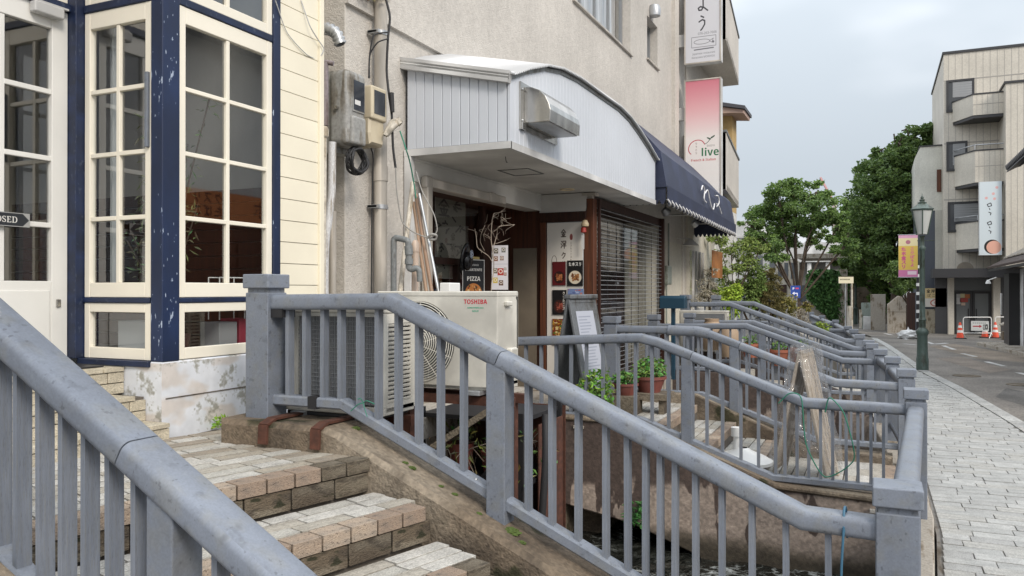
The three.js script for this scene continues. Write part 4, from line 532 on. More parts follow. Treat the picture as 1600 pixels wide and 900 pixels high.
  part(apt, 'lintel', bb(XB - 0.012, XB + 0.004, 3.22, 3.44, -10.4, -6.9), M.soffit); part(apt, 'lintel', bb(XB - 0.01, -3.62, 3.19, 3.44, -10.56, -10.39), M.soffit); part(apt, 'door_beam', bb(XB + 0.0, -3.64, 3.05, 3.188, -10.5, -10.37), M.woodDark);
  const fw = new THREE.Group(); fw.name = 'shop_window'; apt.add(fw); origin.set(fw, origin.get(apt)); const XW = -4.8;
  part(fw, 'frame', [bb(XW - 0.05, XW + 0.03, 2.42, 2.5, -9.55, -7.4), bb(XW - 0.05, XW + 0.03, 0.74, 1.1, -9.55, -7.4), bb(XW - 0.05, XW + 0.03, 1.1, 3.23, -9.62, -9.55), bb(XW - 0.05, XW + 0.03, 1.1, 2.42, -8.9, -8.83)], M.woodDark);
  part(fw, 'pane', new THREE.PlaneGeometry(2.14, 0.72).rotateY(Math.PI / 2).translate(XW - 0.01, 2.865, -8.48), M.glass); part(fw, 'pane', new THREE.PlaneGeometry(2.14, 1.3).rotateY(Math.PI / 2).translate(XW - 0.01, 1.76, -8.48), M.glass);
  const call = canvasMat(256, 512, (x, w, h) => { x.fillStyle = '#6c695f'; x.fillRect(0, 0, w, h); seed = 77; const g = (n, cx, cy, s) => { const L = []; for (let i = 0; i < n; i++) { const a = [rr(0, 1), rr(0, 1)], c = [a[0] + rr(-0.6, 0.6), a[1] + rr(-0.5, 0.5)]; L.push([a, [(a[0] + c[0]) / 2 + rr(-0.15, 0.15), (a[1] + c[1]) / 2], c]); } strokes(x, L, cx, cy, s, s, 11, '#15130f'); }; strokes(x, KANA.kin, 20, 20, 100, 110, 12, '#15130f'); g(6, 30, 170, 70); g(5, 30, 290, 70); g(5, 40, 400, 60); g(6, 150, 40, 70); g(5, 150, 150, 80); g(6, 160, 280, 70); strokes(x, KANA.yo, 150, 390, 70, 80, 10, '#15130f'); });
  card(scene, 'calligraphy_sheet', 0.78, 1.02, 0.004, call, M.white, V(XW - 0.04, 2.76, -8.78), Math.PI / 2, { label: 'tall sheet of brush calligraphy behind the dark shop window', category: 'poster' });
  // shadow-side door
  part(apt, 'door', [bb(XW - 0.03, XW + 0.02, 0.74, 3.0, -10.4, -9.62)], M.woodDark);
  // posts
  part(apt, 'timber_post', rbb(-3.655, -3.52, 0.7, 3.36, -10.56, -10.4, 0.006), M.wood); part(apt, 'post_plate', [bb(-3.68, -3.49, 3.4, 3.438, -10.57, -10.38), bb(-3.63, -3.55, 3.35, 3.4, -10.52, -10.44)], M.pvc); part(apt, 'gutter_post', rbb(-3.515, -3.475, 0.7, 3.36, -10.6, -10.56, 0.004), M.woodDark); part(apt, 'timber_jamb', rbb(-4.29, -4.2, 0.74, 3.05, -10.42, -10.36, 0.005), M.wood);
  // balconies at the far end, turned a little with the canal
  const balc = (y0, y1) => { const A = V(-3.25, 0, -19.35), B = V(-3.63, 0, -23.8); part(apt, 'balcony', [prismY([[A.x, A.z], [B.x, B.z], [B.x - 0.12, B.z], [A.x - 0.12, A.z + 0]], y0, y1), prismY([[-4.3, A.z], [A.x, A.z], [A.x, A.z - 0.12], [-4.3, A.z - 0.12]], y0, y1 - 0.003), prismY([[A.x, A.z], [B.x, B.z], [-4.6, B.z], [-4.32, A.z]], y0 - 0.002, y0 + 0.15)], M.stuccoSmooth); part(apt, 'balcony_coping', prismY([[A.x + 0.03, A.z + 0.03], [B.x + 0.03, B.z], [B.x - 0.15, B.z], [A.x - 0.15, A.z + 0.03]], y1, y1 + 0.05), M.pvcGrey); };
  balc(8.06, 9.4); balc(4.5, 5.86); part(apt, 'end_block', bb(-9, -4.25, -0.5, 12, -23.8, -19.66), M.stuccoSmooth);
  part(apt, 'pilaster', rbb(XB, XB + 0.12, 4.2, 13, -18.55, -18.2, 0.01), M.stuccoSmooth);
  // dim ceiling light in the recess is off; only its fitting is there
}
// vent hood on the wall
{ const p = onX(1023, 18, XB + 0.12); const v = thing('vent_cap', 'small round grey vent cap high on the stucco wall', 'vent', [p.x, p.y, p.z]); part(v, 'hood', lathe([[0.02, -0.09], [0.12, -0.09], [0.13, 0.05], [0.1, 0.13], [0, 0.16]], p.x, p.y, p.z), M.galv); part(v, 'duct', rod(V(XB, p.y, p.z), V(p.x, p.y, p.z), 0.06), M.galv); part(v, 'mouth', cyl(0.11, 0.11, 0.01, p.x, p.y - 0.095, p.z), M.galv); }

// ---------------------------------------------------------------- white ribbed canopy
{
  const X0 = XB, X1 = -3.14, Z0 = -6.84, Z1 = -12.28, YB = 3.45;
  const prof = [[Z0, 4.12], [-7.2, 4.26], [-7.7, 4.42], [-8.15, 4.5], [-8.7, 4.535], [-10.3, 4.535], [-10.8, 4.49], [-11.3, 4.39], [-11.8, 4.27], [Z1, 4.13]], py = (z) => { for (let i = 0; i < prof.length - 1; i++) if (z <= prof[i][0] && z >= prof[i + 1][0]) return mix(prof[i][1], prof[i + 1][1], (prof[i][0] - z) / (prof[i][0] - prof[i + 1][0])); return 4.12; };
  const c = thing('shop_canopy', 'boxy white ribbed-metal canopy with arched roof over the eatery entrance', 'canopy', [-3.7, YB, -9.5]);
  const W = 0.1;
  for (let z = Z0 - 0.02, i = 0; z > Z1 + 0.02; z -= W, i++) { const a = z, b = Math.max(z - W, Z1 + 0.002), m = (a + b) / 2; part(c, 'front_panel', prismX([[a - 0.0025, YB + 0.06], [a - 0.0025, py(a) - 0.015], [b + 0.0025, py(b) - 0.015], [b + 0.0025, YB + 0.06]].map(([q, y]) => [q, y]), X1 - 0.02, X1, 0.004), M.clad); }
  for (let x = X0 + 0.03, i = 0; x < X1 - 0.03; x += W, i++) { const b = Math.min(x + W, X1 - 0.02), top = (q) => mix(4.36, 4.08, (q - X0) / (X1 - X0)); part(c, 'side_panel', prismZ([[x + 0.0025, YB + 0.06], [b - 0.0025, YB + 0.06], [b - 0.0025, top(b)], [x + 0.0025, top(x)]], Z0 - 0.02, Z0, 0.004), M.clad); }
  part(c, 'groove_backing', [bb(X1 - 0.035, X1 - 0.021, YB + 0.02, 4.1, Z1 + 0.02, Z0 - 0.03), bb(X0 + 0.02, X1 - 0.03, YB + 0.02, 4.05, Z0 - 0.034, Z0 - 0.021)], mat([0.36, 0.375, 0.4], { roughness: 0.6 }));
  part(c, 'corner_trim', [bb(X1 - 0.02, X1 + 0.006, YB + 0.05, 4.11, Z0 - 0.02, Z0 + 0.006)], M.clad);
  part(c, 'bottom_trim', [bb(X1 - 0.03, X1 + 0.012, YB - 0.01, YB + 0.058, Z1, Z0 - 0.001), bb(X0, X1 + 0.012, YB - 0.0095, YB + 0.057, Z0 - 0.02, Z0 + 0.012)], M.white);
  part(c, 'soffit', bb(X0, X1 - 0.031, YB, YB + 0.02, Z1, Z0 - 0.02), M.soffit);
  part(c, 'soffit_beam', [bb(X0, X0 + 0.02, YB - 0.02, YB - 0.001, -10.38, Z0)], M.soffit);
  part(c, 'gutter', [sweep([V(X0 - 0.02, 4.37, Z0 + 0.035), V(X1 + 0.02, 4.1, Z0 + 0.035)], [[0.03, -0.055], [0.03, -0.02], [0.016, -0.015], [0.03, 0.0], [0.016, 0.012], [0.03, 0.025], [0.03, 0.055], [-0.03, 0.055], [-0.03, -0.055]].map(([a, b]) => [a * 1.2, b]))], M.white);
  // corrugated roof sheets: fine waves running from wall to street
  const roof = (() => { const nz = 260, pos = []; const P = (i, f) => { const z = mix(Z0 + 0.05, Z1 - 0.06, i / nz), y = py(clamp(z, Z1, Z0)) + 0.012 + (i % 2 ? 0.016 : 0) + 0.26 * (1 - f); return V(mix(X0, X1 + 0.06, f), y, z); }; for (let i = 0; i < nz; i++) { const a = P(i, 0), b = P(i, 1), d = P(i + 1, 0), e = P(i + 1, 1); for (const q of [a, b, e, a, e, d]) pos.push(q.x, q.y, q.z); const dn = V(0, -0.012, 0), [a2, b2, d2, e2] = [a, b, d, e].map((q) => q.clone().add(dn)); for (const q of [b, b2, e2, b, e2, e, a2, e2, b2, a2, d2, e2]) pos.push(q.x, q.y, q.z); } const g = new THREE.BufferGeometry(); g.setAttribute('position', new THREE.Float32BufferAttribute(pos, 3)); g.computeVertexNormals(); return g; })();
  part(c, 'corrugated_roof', roof, mat([0.78, 0.79, 0.8], { map: sized(tMottle, 3), roughness: 0.5 }));
  part(c, 'verge_trim', (() => { const g = []; for (let i = 0; i < prof.length - 1; i++) g.push(bar(V(X1 + 0.004, prof[i][1] - 0.02, prof[i][0]), V(X1 + 0.004, prof[i + 1][1] - 0.02, prof[i + 1][0]), 0.02, 0.035)); return g; })(), M.pvcGrey);
  part(c, 'support_post', rbb(X0 + 0.0, X0 + 0.08, 1.1, YB, Z0 - 0.06, Z0 + 0.01, 0.004), M.white);
  part(c, 'access_hatch', (() => { const a = onY(792, 275, YB), g = []; const [x0, x1, z0, z1] = [-3.86, -3.5, -8.1, -8.55]; g.push(bb(x0, x1, YB - 0.006, YB - 0.001, z0 - 0.012, z0 + 0.012), bb(x0, x1, YB - 0.006, YB - 0.001, z1 - 0.012, z1 + 0.012), bb(x0 - 0.012, x0 + 0.012, YB - 0.0055, YB - 0.0012, z1, z0), bb(x1 - 0.012, x1 + 0.012, YB - 0.0055, YB - 0.0012, z1, z0)); return g; })(), M.pvcGrey);
  part(c, 'downlight', [lathe([[0.1, 0], [0.1, -0.012], [0.075, -0.012], [0.07, 0.0]], -3.75, YB, -10.0)], mat([0.72, 0.6, 0.4], { roughness: 0.5 })); part(c, 'hook', [tube([V(-3.4, YB, -7.3), V(-3.4, YB - 0.05, -7.32), V(-3.38, YB - 0.06, -7.3)], 0.004, 5)], M.cable);
}
// stainless exhaust hood
{
  const h = thing('exhaust_hood', 'rounded stainless exhaust hood sticking out of the white canopy', 'exhaust hood', [-3.0, 3.73, -7.5]);
  const pr = [[-3.12, 3.73], [-2.85, 3.73], [-2.845, 3.84], [-2.86, 3.9], [-2.9, 3.98], [-2.96, 4.04], [-3.03, 4.07], [-3.12, 4.08]];
  part(h, 'shell', prismZ(pr.map(([x, y]) => [x, y]), -7.97, -7.13, 0.004), M.steel); part(h, 'mouth', bb(-3.09, -2.87, 3.722, 3.732, -7.94, -7.16), M.galv); part(h, 'wall_flange', [bb(-3.139, -3.12, 3.66, 4.12, -8.02, -7.05), bb(-3.135, -3.1, 3.66, 3.73, -7.14, -7.06)], M.steel); for (const y of [3.75, 4.05]) part(h, 'rivet', new THREE.SphereGeometry(0.012, 8, 6).translate(-3.118, y, -7.09), M.galv);
}
// ---------------------------------------------------------------- navy awning
{
  const Z0 = -12.36, Z1 = -20.4, a = thing('navy_awning', 'navy fabric awning with white scalloped edge beyond the white canopy', 'awning', [-3.6, 3.6, -16]);
  const pr = [[XB + 0.04, 5.45], [-3.72, 4.97], [-3.35, 4.6], [-3.08, 4.29], [-2.98, 3.72]], nz = 44;
  const sag = (z) => 0.02 * Math.sin((z - Z0) * 3.3);
  const sheet = (() => { const pos = []; const P = (i, k) => { const z = mix(Z0, Z1, i / nz), [x, y] = pr[k]; return V(x + (plx(z) - plx(-12.4)) * 0.35, y - (k && k < 3 ? 0.018 * (1 + Math.sin(i * 1.9 + k)) : 0), z); }; for (let i = 0; i < nz; i++) for (let k = 0; k < pr.length - 1; k++) { const q = [P(i, k), P(i, k + 1), P(i + 1, k + 1), P(i + 1, k)]; for (const v of [q[0], q[1], q[2], q[0], q[2], q[3]]) pos.push(v.x, v.y, v.z); } const g = new THREE.BufferGeometry(); g.setAttribute('position', new THREE.Float32BufferAttribute(pos, 3)); g.computeVertexNormals(); return toCreasedNormals(g, 0.3); })();
  part(a, 'fabric', sheet, M.navy); part(a, 'end_panel', prismZ([...pr, [XB + 0.04, 3.72]], Z0 - 0.004, Z0 + 0.004), M.navy); part(a, 'end_panel', prismZ([...pr, [XB + 0.04, 3.72]].map(([x, y]) => [x - 0.27, y]), Z1 - 0.004, Z1 + 0.004), M.navy);
  // scalloped valance
  const nS = 26, val = [], trim = []; for (let i = 0; i < nS; i++) { const za = mix(Z0, Z1, i / nS), zb = mix(Z0, Z1, (i + 1) / nS), x = -2.97 + (plx(za) - plx(-12.4)) * 0.35, pts = [[za, 3.74]], edge = []; for (let k = 0; k <= 8; k++) { const t = k / 8, z = mix(za, zb, t), y = 3.53 - 0.09 * Math.sin(t * Math.PI); pts.push([z, y]); edge.push(V(x + 0.03 * Math.sin(t * 6.28), y, z)); } pts.push([zb, 3.74]); val.push(prismX(pts, x - 0.003, x + 0.003)); trim.push(tube(edge, 0.014, 5, 10)); }
  part(a, 'valance', val, M.navy); part(a, 'white_trim', trim, M.whiteTrim);
  const back = [], back2 = []; for (let i = 0; i < 12; i++) { const xa = mix(XB + 0.05, -3.0, i / 12), xb = mix(XB + 0.05, -3.0, (i + 1) / 12), pts = [[xa, 3.74]]; for (let k = 0; k <= 6; k++) pts.push([mix(xa, xb, k / 6), 3.53 - 0.08 * Math.sin(k / 6 * Math.PI)]); pts.push([xb, 3.74]); back.push(prismZ(pts.map(([x, y]) => [x - 0.27, y]), Z1 + 0.02, Z1 + 0.026)); back2.push(prismZ(pts, Z0 - 0.03, Z0 - 0.024)); } part(a, 'side_valance', back, M.navy); part(a, 'side_valance', back2, M.navy);
  const sw = (f, y) => { const z = mix(-15.4, -18.0, f); return V(-2.972 + (plx(z) - plx(-12.4)) * 0.35 + 0.012, y, z); };
  part(a, 'white_lettering', [tube([sw(0, 4.02), sw(0.06, 4.12), sw(0.14, 4.05), sw(0.12, 3.88), sw(0.22, 3.84)], 0.014, 6, 40, 0.5), tube([sw(0.16, 4.0), sw(0.28, 4.1), sw(0.36, 3.96), sw(0.46, 3.82), sw(0.56, 3.79), sw(0.62, 3.92)], 0.014, 6, 40, 0.5), tube([sw(0.66, 4.1), sw(0.82, 4.13), sw(0.86, 4.0), sw(0.72, 3.88)], 0.014, 6, 40, 0.5), tube([sw(0.7, 3.95), sw(0.86, 3.92), sw(1.0, 3.8)], 0.014, 6, 40, 0.5)], M.whiteTrim);
  part(a, 'frame', [rod(V(-3.02, 3.76, Z0 - 0.05), V(-3.3, 3.76, Z1 + 0.05), 0.02), ...[Z0 + -0.4, -15, -17.5, -20].map((z) => rod(V(XB, 3.76, z), V(-3.32, 3.76, z), 0.018))], M.galv);
  // building soffit end behind
  const l = (px, py, lab) => { const p = onX(px, py, -3.45), t = thing('spot_lamp', lab, 'lamp', [p.x, p.y, p.z]); part(t, 'lamp_head', [lathe([[0.03, 0.07], [0.06, 0.05], [0.085, -0.05], [0.075, -0.05], [0.05, 0.03]], 0, 0, 0).rotateZ(0.9).rotateY(0.8).translate(p.x, p.y, p.z)], M.galv); part(t, 'bracket', rod(V(p.x, p.y + 0.05, p.z), V(p.x, 3.74, p.z), 0.012), M.galv); };
  l(1040, 330, 'small spot lamp under the near end of the navy awning'); l(1086, 349, 'small spot lamp under the middle of the navy awning');
}
// ---------------------------------------------------------------- hanging signs
function boxSign(name, label, x0, x1, y0, y1, z, face) {
  const s = thing(name, label, 'sign', [(x0 + x1) / 2, y0, z]);
  part(s, 'casing', rbb(x0, x1, y0, y1, z - 0.22, z, 0.012), M.white); part(s, 'face', new THREE.PlaneGeometry(x1 - x0 - 0.05, y1 - y0 - 0.05).translate((x0 + x1) / 2, (y0 + y1) / 2, z + 0.004), face, { uv: true });
  part(s, 'rim', [bb(x0, x0 + 0.03, y0, y1, z + 0.0005, z + 0.016), bb(x1 - 0.03, x1, y0, y1, z + 0.0005, z + 0.016), bb(x0 + 0.03, x1 - 0.03, y0, y0 + 0.03, z + 0.0005, z + 0.016), bb(x0 + 0.03, x1 - 0.03, y1 - 0.03, y1, z + 0.0005, z + 0.016)], M.pvc);
  for (const y of [y0 + (y1 - y0) * 0.2, y0 + (y1 - y0) * 0.72]) part(s, 'wall_arm', rbb(XB + 0.0, x0, y - 0.15, y + 0.15, z - 0.17, z - 0.05, 0.01), M.white);
  return s;
}
const liveFace = canvasMat(384, 1280, (x, w, h) => {
  const g = x.createLinearGradient(0, 0, 0, h); g.addColorStop(0, '#cb7886'); g.addColorStop(0.25, '#ddabb0'); g.addColorStop(0.5, '#e6dfdc'); g.addColorStop(1, '#ece9e4'); x.fillStyle = g; x.fillRect(0, 0, w, h);
  x.lineCap = 'round'; x.lineWidth = 9; x.strokeStyle = '#b02a3e'; x.beginPath(); x.moveTo(62, 815); x.bezierCurveTo(0, 770, 50, 655, 150, 665); x.bezierCurveTo(190, 670, 200, 690, 215, 715); x.stroke();
  x.strokeStyle = '#2f4a39'; x.lineWidth = 6; x.beginPath(); x.moveTo(215, 715); x.bezierCurveTo(250, 705, 270, 670, 290, 640); x.stroke(); x.fillStyle = '#2f4a39'; x.beginPath(); x.ellipse(262, 655, 26, 8, 0.5, 0, 7); x.fill(); x.beginPath(); x.ellipse(305, 640, 28, 8, -0.6, 0, 7); x.fill();
  x.fillStyle = '#2c6b47'; x.font = 'bold 118px sans-serif'; x.fillText('live', 172, 845); x.fillStyle = '#8b8b86'; x.font = '34px sans-serif'; x.fillText('bistro', 238, 745); x.fillStyle = '#c05a5a'; x.font = 'bold 36px sans-serif'; x.fillText('French & Italian', 60, 900);
  for (const [k, y] of [['ri', 690], ['u', 725], ['ko', 760], ['ri', 795]]) strokes(x, KANA[k], 108, y, 26, 26, 4, '#9a8f8a');
}, { roughness: 0.35 });
boxSign('bistro_sign', 'tall sign fading from pink to white that reads live', -4.12, -3.27, 4.3, 7.05, -18.85, liveFace);
const yoFace = canvasMat(384, 1280, (x, w, h) => {
  x.fillStyle = '#cfd0d6'; x.fillRect(0, 0, w, h); strokes(x, KANA.u, 110, 20, 150, 170, 15, '#3a3a40'); strokes(x, KANA.yo, 120, 590, 150, 180, 15, '#3a3a40'); strokes(x, KANA.u, 130, 800, 120, 160, 15, '#3a3a40');
  x.fillStyle = '#6c6d74'; x.font = '34px sans-serif'; x.fillText('076-263-7666', 140, 1000); x.strokeStyle = '#6c6d74'; x.lineWidth = 5; x.strokeRect(70, 1020, 270, 105); x.beginPath(); x.ellipse(185, 1072, 88, 24, 0, 0, 7); x.stroke(); x.beginPath(); x.moveTo(268, 1072); x.lineTo(312, 1050); x.lineTo(296, 1090); x.closePath(); x.stroke(); x.beginPath(); x.arc(310, 1085, 12, 0, 7); x.fill(); x.lineWidth = 12; x.beginPath(); x.moveTo(100, 1150); x.lineTo(312, 1145); x.stroke();
  x.font = '28px sans-serif'; x.fillText('Japanese restaurant', 80, 1200); x.fillText('Kanazawa MORIYOU', 70, 1238);
}, { roughness: 0.35 });
boxSign('restaurant_sign', 'tall pale grey sign with brush letters and a fish drawing, high on the wall', -4.12, -3.27, 7.42, 10.4, -18.85, yoFace);

// ---------------------------------------------------------------- rolling grille shutter beside the post
{
  const s = thing('rolling_grille', 'closed rolling grille of thin silver bars on the dark storefront', 'shutter', [-3.6, 0.75, -12.7]); const za = -10.66, zb = -14.54;
  part(s, 'storefront_glass', new THREE.PlaneGeometry(Math.abs(zb - za), 2.4).rotateY(Math.PI / 2).translate(-3.8, 1.95, (za + zb) / 2), M.glass); part(s, 'storefront_room', [bb(-6.3, -6.25, 0.7, 3.4, zb, za), bb(-6.25, -3.7, 0.69, 0.75, zb, za), bb(-6.25, -3.7, 3.36, 3.4, zb, za), bb(-6.25, -4.31, 0.75, 3.36, zb, zb + 0.05), bb(-6.25, -3.7, 0.75, 3.36, za - 0.05, za)], M.woodDark); part(s, 'table', [bb(-5.4, -4.6, 1.4, 1.45, -13.4, -11.6), bb(-5.05, -4.95, 0.75, 1.4, -12.6, -12.5)], M.woodPale); part(s, 'head_box', bb(-3.84, -3.62, 3.3, 3.42, zb, za), M.woodDark);
  const bar1 = muv(prep(new THREE.CylinderGeometry(0.005, 0.005, Math.abs(zb - za), 6).rotateX(Math.PI / 2)));
  for (let y = 0.82; y < 3.3; y += 0.068) piece(s, 'grille_bar', bar1, M.galv, -3.6, y, (za + zb) / 2);
  for (let z = za - 0.25; z > zb; z -= 0.42) part(s, 'link_chain', bb(-3.614, -3.608, 0.8, 3.12, z - 0.007, z + 0.007), M.black);
  part(s, 'guide_rail', [bb(-3.64, -3.55, 0.75, 3.42, zb - 0.03, zb + 0.03)], M.woodDark); part(s, 'bottom_bar', bb(-3.62, -3.58, 0.75, 0.81, zb, za), M.steel);
}
// ================================================================ pipes, meters and wires on the stucco wall
{
  const dp = thing('downpipe', 'fat beige downpipe with clamps on the stucco wall', 'pipe', [-4.22, 1, -6.3]), x = -4.215, z = -6.29;
  part(dp, 'pipe', [cyl(0.06, 0.06, 8.5, x, 0.8, z, 18)], M.pvc); part(dp, 'collar', [cyl(0.067, 0.067, 0.14, x, 3.12, z, 18)], M.pvc); for (const y of [2.88, 4.5]) part(dp, 'clamp', [lathe([[0.061, -0.02], [0.068, -0.02], [0.068, 0.02], [0.061, 0.02]], x, y, z), bx(0.12, 0.03, 0.02, x - 0.02, y, z + 0.09), bx(0.1, 0.02, 0.2, x - 0.03, y, z)], M.galv);
  part(dp, 'wrapped_branch', [tube([V(-4.25, 5.02, -5.9), V(-4.2, 4.93, -6.08), V(-4.2, 4.87, -6.26)], 0.075, 10, 14), lathe([[0.06, 0], [0.1, 0.06], [0.12, 0.22], [0.09, 0.3], [0.06, 0.34]], x, 4.78, z)], M.pvcWhite);
  part(dp, 'frayed_tape', leaves(60, () => V(-4.2 + rr(-0.05, 0.06), 4.84 + rr(-0.06, 0.05), rr(-6.2, -5.95)), 0.07, 0.03, () => [rr(0.15, 0.5), rr(0.13, 0.45), rr(0.1, 0.38)], 0.6), M.leafSolid, { uv: true });
}
{
  const g = thing('electric_meter', 'big grey electricity meter cover with sooty lower edge', 'meter', [-4.1, 3.3, -5.65]); const zc = -5.66, y0 = 3.33, y1 = 3.97;
  part(g, 'cover', [rbx(0.2, y1 - y0, 0.28, 0.05, -4.13, (y0 + y1) / 2, zc, 0, 4)], M.meter); part(g, 'lower_cover', rbx(0.1, 0.25, 0.2, 0.03, -4.05, y0 + 0.13, zc, 0, 3), M.meter);
  part(g, 'window_frame', bb(-4.031, -4.022, y1 - 0.35, y1 - 0.07, zc - 0.1, zc + 0.075), M.meter); part(g, 'window', bb(-4.0225, -4.019, y1 - 0.335, y1 - 0.085, zc - 0.088, zc + 0.062), mat([0.03, 0.035, 0.045], { roughness: 0.08 })); part(g, 'dial_plate', bb(-4.0188, -4.0175, y1 - 0.29, y1 - 0.25, zc - 0.03, zc + 0.05), M.white); part(g, 'screw', rod(V(-4.13, y1 - 0.33, zc + 0.13), V(-4.13, y1 - 0.33, zc + 0.165), 0.016), M.steel);
  part(g, 'back_board', bb(-4.72, -4.2, y0 - 0.05, y1, zc - 0.14, zc + 0.1), M.meter);
  const h = thing('electric_meter', 'smaller cream meter box with dark window, next to the grey one', 'meter', [-4.1, 3.3, -6.05]); const z2 = -6.02;
  part(h, 'cover', rbx(0.17, 0.3, 0.24, 0.02, -4.13, 3.77, z2, 0, 3), M.meterCream); part(h, 'lower_cover', [prismX([[z2 + 0.1, 3.4], [z2 - 0.1, 3.4], [z2 - 0.12, 3.5], [z2 - 0.115, 3.64], [z2 + 0.115, 3.64], [z2 + 0.12, 3.5]], -4.2, -4.07, 0.02)], M.meterCream); part(h, 'window', bb(-4.047, -4.042, 3.67, 3.88, z2 - 0.085, z2 + 0.085), mat([0.06, 0.065, 0.075], { roughness: 0.1 })); part(h, 'back_board', bb(-4.3, -4.21, 3.4, 3.9, z2 - 0.1, z2 + 0.1), M.meterCream);
  // coil of black cable
  const coil = []; for (let i = 0; i < 9; i++) { const p = []; for (let k = 0; k <= 24; k++) { const a = k / 24 * 6.283; p.push(V(-4.06 + 0.025 * Math.sin(a * 2 + i) + 0.012 * (i % 3), 3.21 + (0.095 + 0.006 * (i % 4)) * Math.sin(a), -5.68 - (0.1 + 0.005 * (i % 5)) * Math.cos(a))); } coil.push(new THREE.TubeGeometry(new THREE.CatmullRomCurve3(p, true), 40, 0.011, 6, true)); }
  solo('cable_coil', coil, M.cable, 'coil of black cable hanging under the grey meter', 'cable');
  solo('flexible_duct', (() => { const c = new THREE.CatmullRomCurve3([V(-4.68, 4.2, -5.5), V(-4.45, 4.28, -5.52), V(-4.3, 4.34, -5.55), V(-4.2, 4.3, -5.58), V(-4.16, 4.2, -5.6)]), g = new THREE.TubeGeometry(c, 72, 0.05, 14, false), p = g.attributes.position, n = g.attributes.normal; for (let i = 0; i < p.count; i++) { const r = Math.floor(i / 15) % 4 < 2 ? -0.007 : 0.006; p.setXYZ(i, p.getX(i) + n.getX(i) * r, p.getY(i) + n.getY(i) * r, p.getZ(i) + n.getZ(i) * r); } return g; })(), M.galv, 'ribbed flexible duct bending out of the gap above the meters', 'duct');
  const A = (px, py, d) => atD(px, py, d);
  solo('conduit', [rod(A(508, 98, 6.45), A(508, 196, 6.45), 0.026, 0.026, 10), rod(A(502, 96, 6.45), A(521, 99, 6.45), 0.02, 0.02, 8)], mat([0.26, 0.23, 0.26], { map: tStain, roughness: 0.5 }), 'grey-purple conduit beside the grey meter', 'pipe');
  solo('conduit', [rod(A(505, 203, 6.4), A(503, 520, 6.4), 0.028, 0.028, 10), lathe([[0.03, 0], [0.042, 0.01], [0.042, 0.07], [0.03, 0.09]], A(505, 215, 6.4).x, A(505, 215, 6.4).y, A(505, 215, 6.4).z)], M.pvcWhite, 'grimy white conduit running down the edge of the cream boards', 'pipe');
  solo('conduit', [tube([A(519, 222, 6.5), A(518, 300, 6.5), A(513, 345, 6.48), A(509, 372, 6.46), A(507, 420, 6.46), A(507, 520, 6.46)], 0.034, 10, 30)], M.pipePale, 'pale blue-grey peeling conduit with a bend, below the cable coil', 'pipe');
  solo('conduit', [rod(A(520, 330, 6.75), A(520, 520, 6.75), 0.03, 0.03, 10)], M.pvc, 'beige conduit in the dark gap behind the peeling one', 'pipe');
  solo('wall_cable', [tube([A(596, -60, 7.3), A(601, -10, 7.3), A(609, 25, 7.3), A(606, 60, 7.28), A(604, 110, 7.28), A(608, 150, 7.26), A(612, 180, 7.24), A(614, 230, 7.24), A(618, 262, 7.24)], 0.011, 6, 40), tube([A(606, 60, 7.26), A(590, 66, 7.2), A(578, 85, 7.2), A(576, 122, 7.2)], 0.007, 6, 30), tube([A(606, 50, 7.28), A(584, 55, 7.2), A(577, 90, 7.2), A(577, 122, 7.2)], 0.007, 6, 30), rod(A(611, 145, 7.22), A(613, 175, 7.22), 0.026, 0.02, 8)], M.cable, 'tangled black cable with connectors running down beside the downpipe', 'cable');
  solo('cable_wrap', [...[0, 1, 2, 3, 4].map((i) => tube([A(606 - i, 208 + i, 7.2), A(612, 200 - 2 * i, 7.18 + 0.01 * i), A(620, 193 - i, 7.2), A(626, 186 + 2 * i, 7.2)], 0.026, 6, 14))], M.pvcWhite, 'bunched white tape round the cables at the canopy corner', 'cable wrap');
  solo('wall_cable', [tube([A(618, 262, 7.22), A(620, 300, 7.2), A(628, 345, 7.2), A(645, 362, 7.1), A(672, 372, 7.1), A(683, 360, 7.1), A(678, 335, 7.1), A(660, 300, 7.15), A(650, 268, 7.2)], 0.006, 6, 60), tube([A(668, 372, 7.08), A(674, 366, 7.06), A(682, 368, 7.08), A(680, 374, 7.1), A(670, 374, 7.1)], 0.011, 6, 24)], M.cableGrey, 'thin grey cable looping in front of the leaning poles', 'cable');
  solo('wall_cable', [tube([A(625, 205, 7.2), A(634, 232, 7.0), A(640, 252, 7.1), A(646, 282, 7.2), A(650, 310, 7.2)], 0.006, 6, 30)], M.cableGreen, 'green wire hanging from the canopy corner', 'cable');
  solo('wall_cable', [tube([A(576, 225, 7.4), A(583, 245, 7.4), A(581, 320, 7.4), A(580, 460, 7.4)], 0.006, 6, 30)], M.cable, 'thin black wire on the stucco left of the downpipe', 'cable');
  solo('house_wire', tube([A(430, 0, 5.8), A(448, 50, 5.95), A(478, 84, 6.15), A(500, 95, 6.35)], 0.004, 5, 30), M.white, 'long pale wire strung across the cream boards to the meter', 'cable'); solo('house_wire', [tube([A(470, 0, 6.1), A(484, 40, 6.15), A(497, 62, 6.25), A(506, 76, 6.3), A(500, 88, 6.3)], 0.005, 5, 30)], M.white, 'short pale wire hooked over the edge of the cream boards', 'cable');
  // canopy corner: poles, small plumbing, duct
  const pole = (a, b, r, m, lab) => solo('leaning_pole', rod(a, b, r, r, 10), m, lab, 'pole');
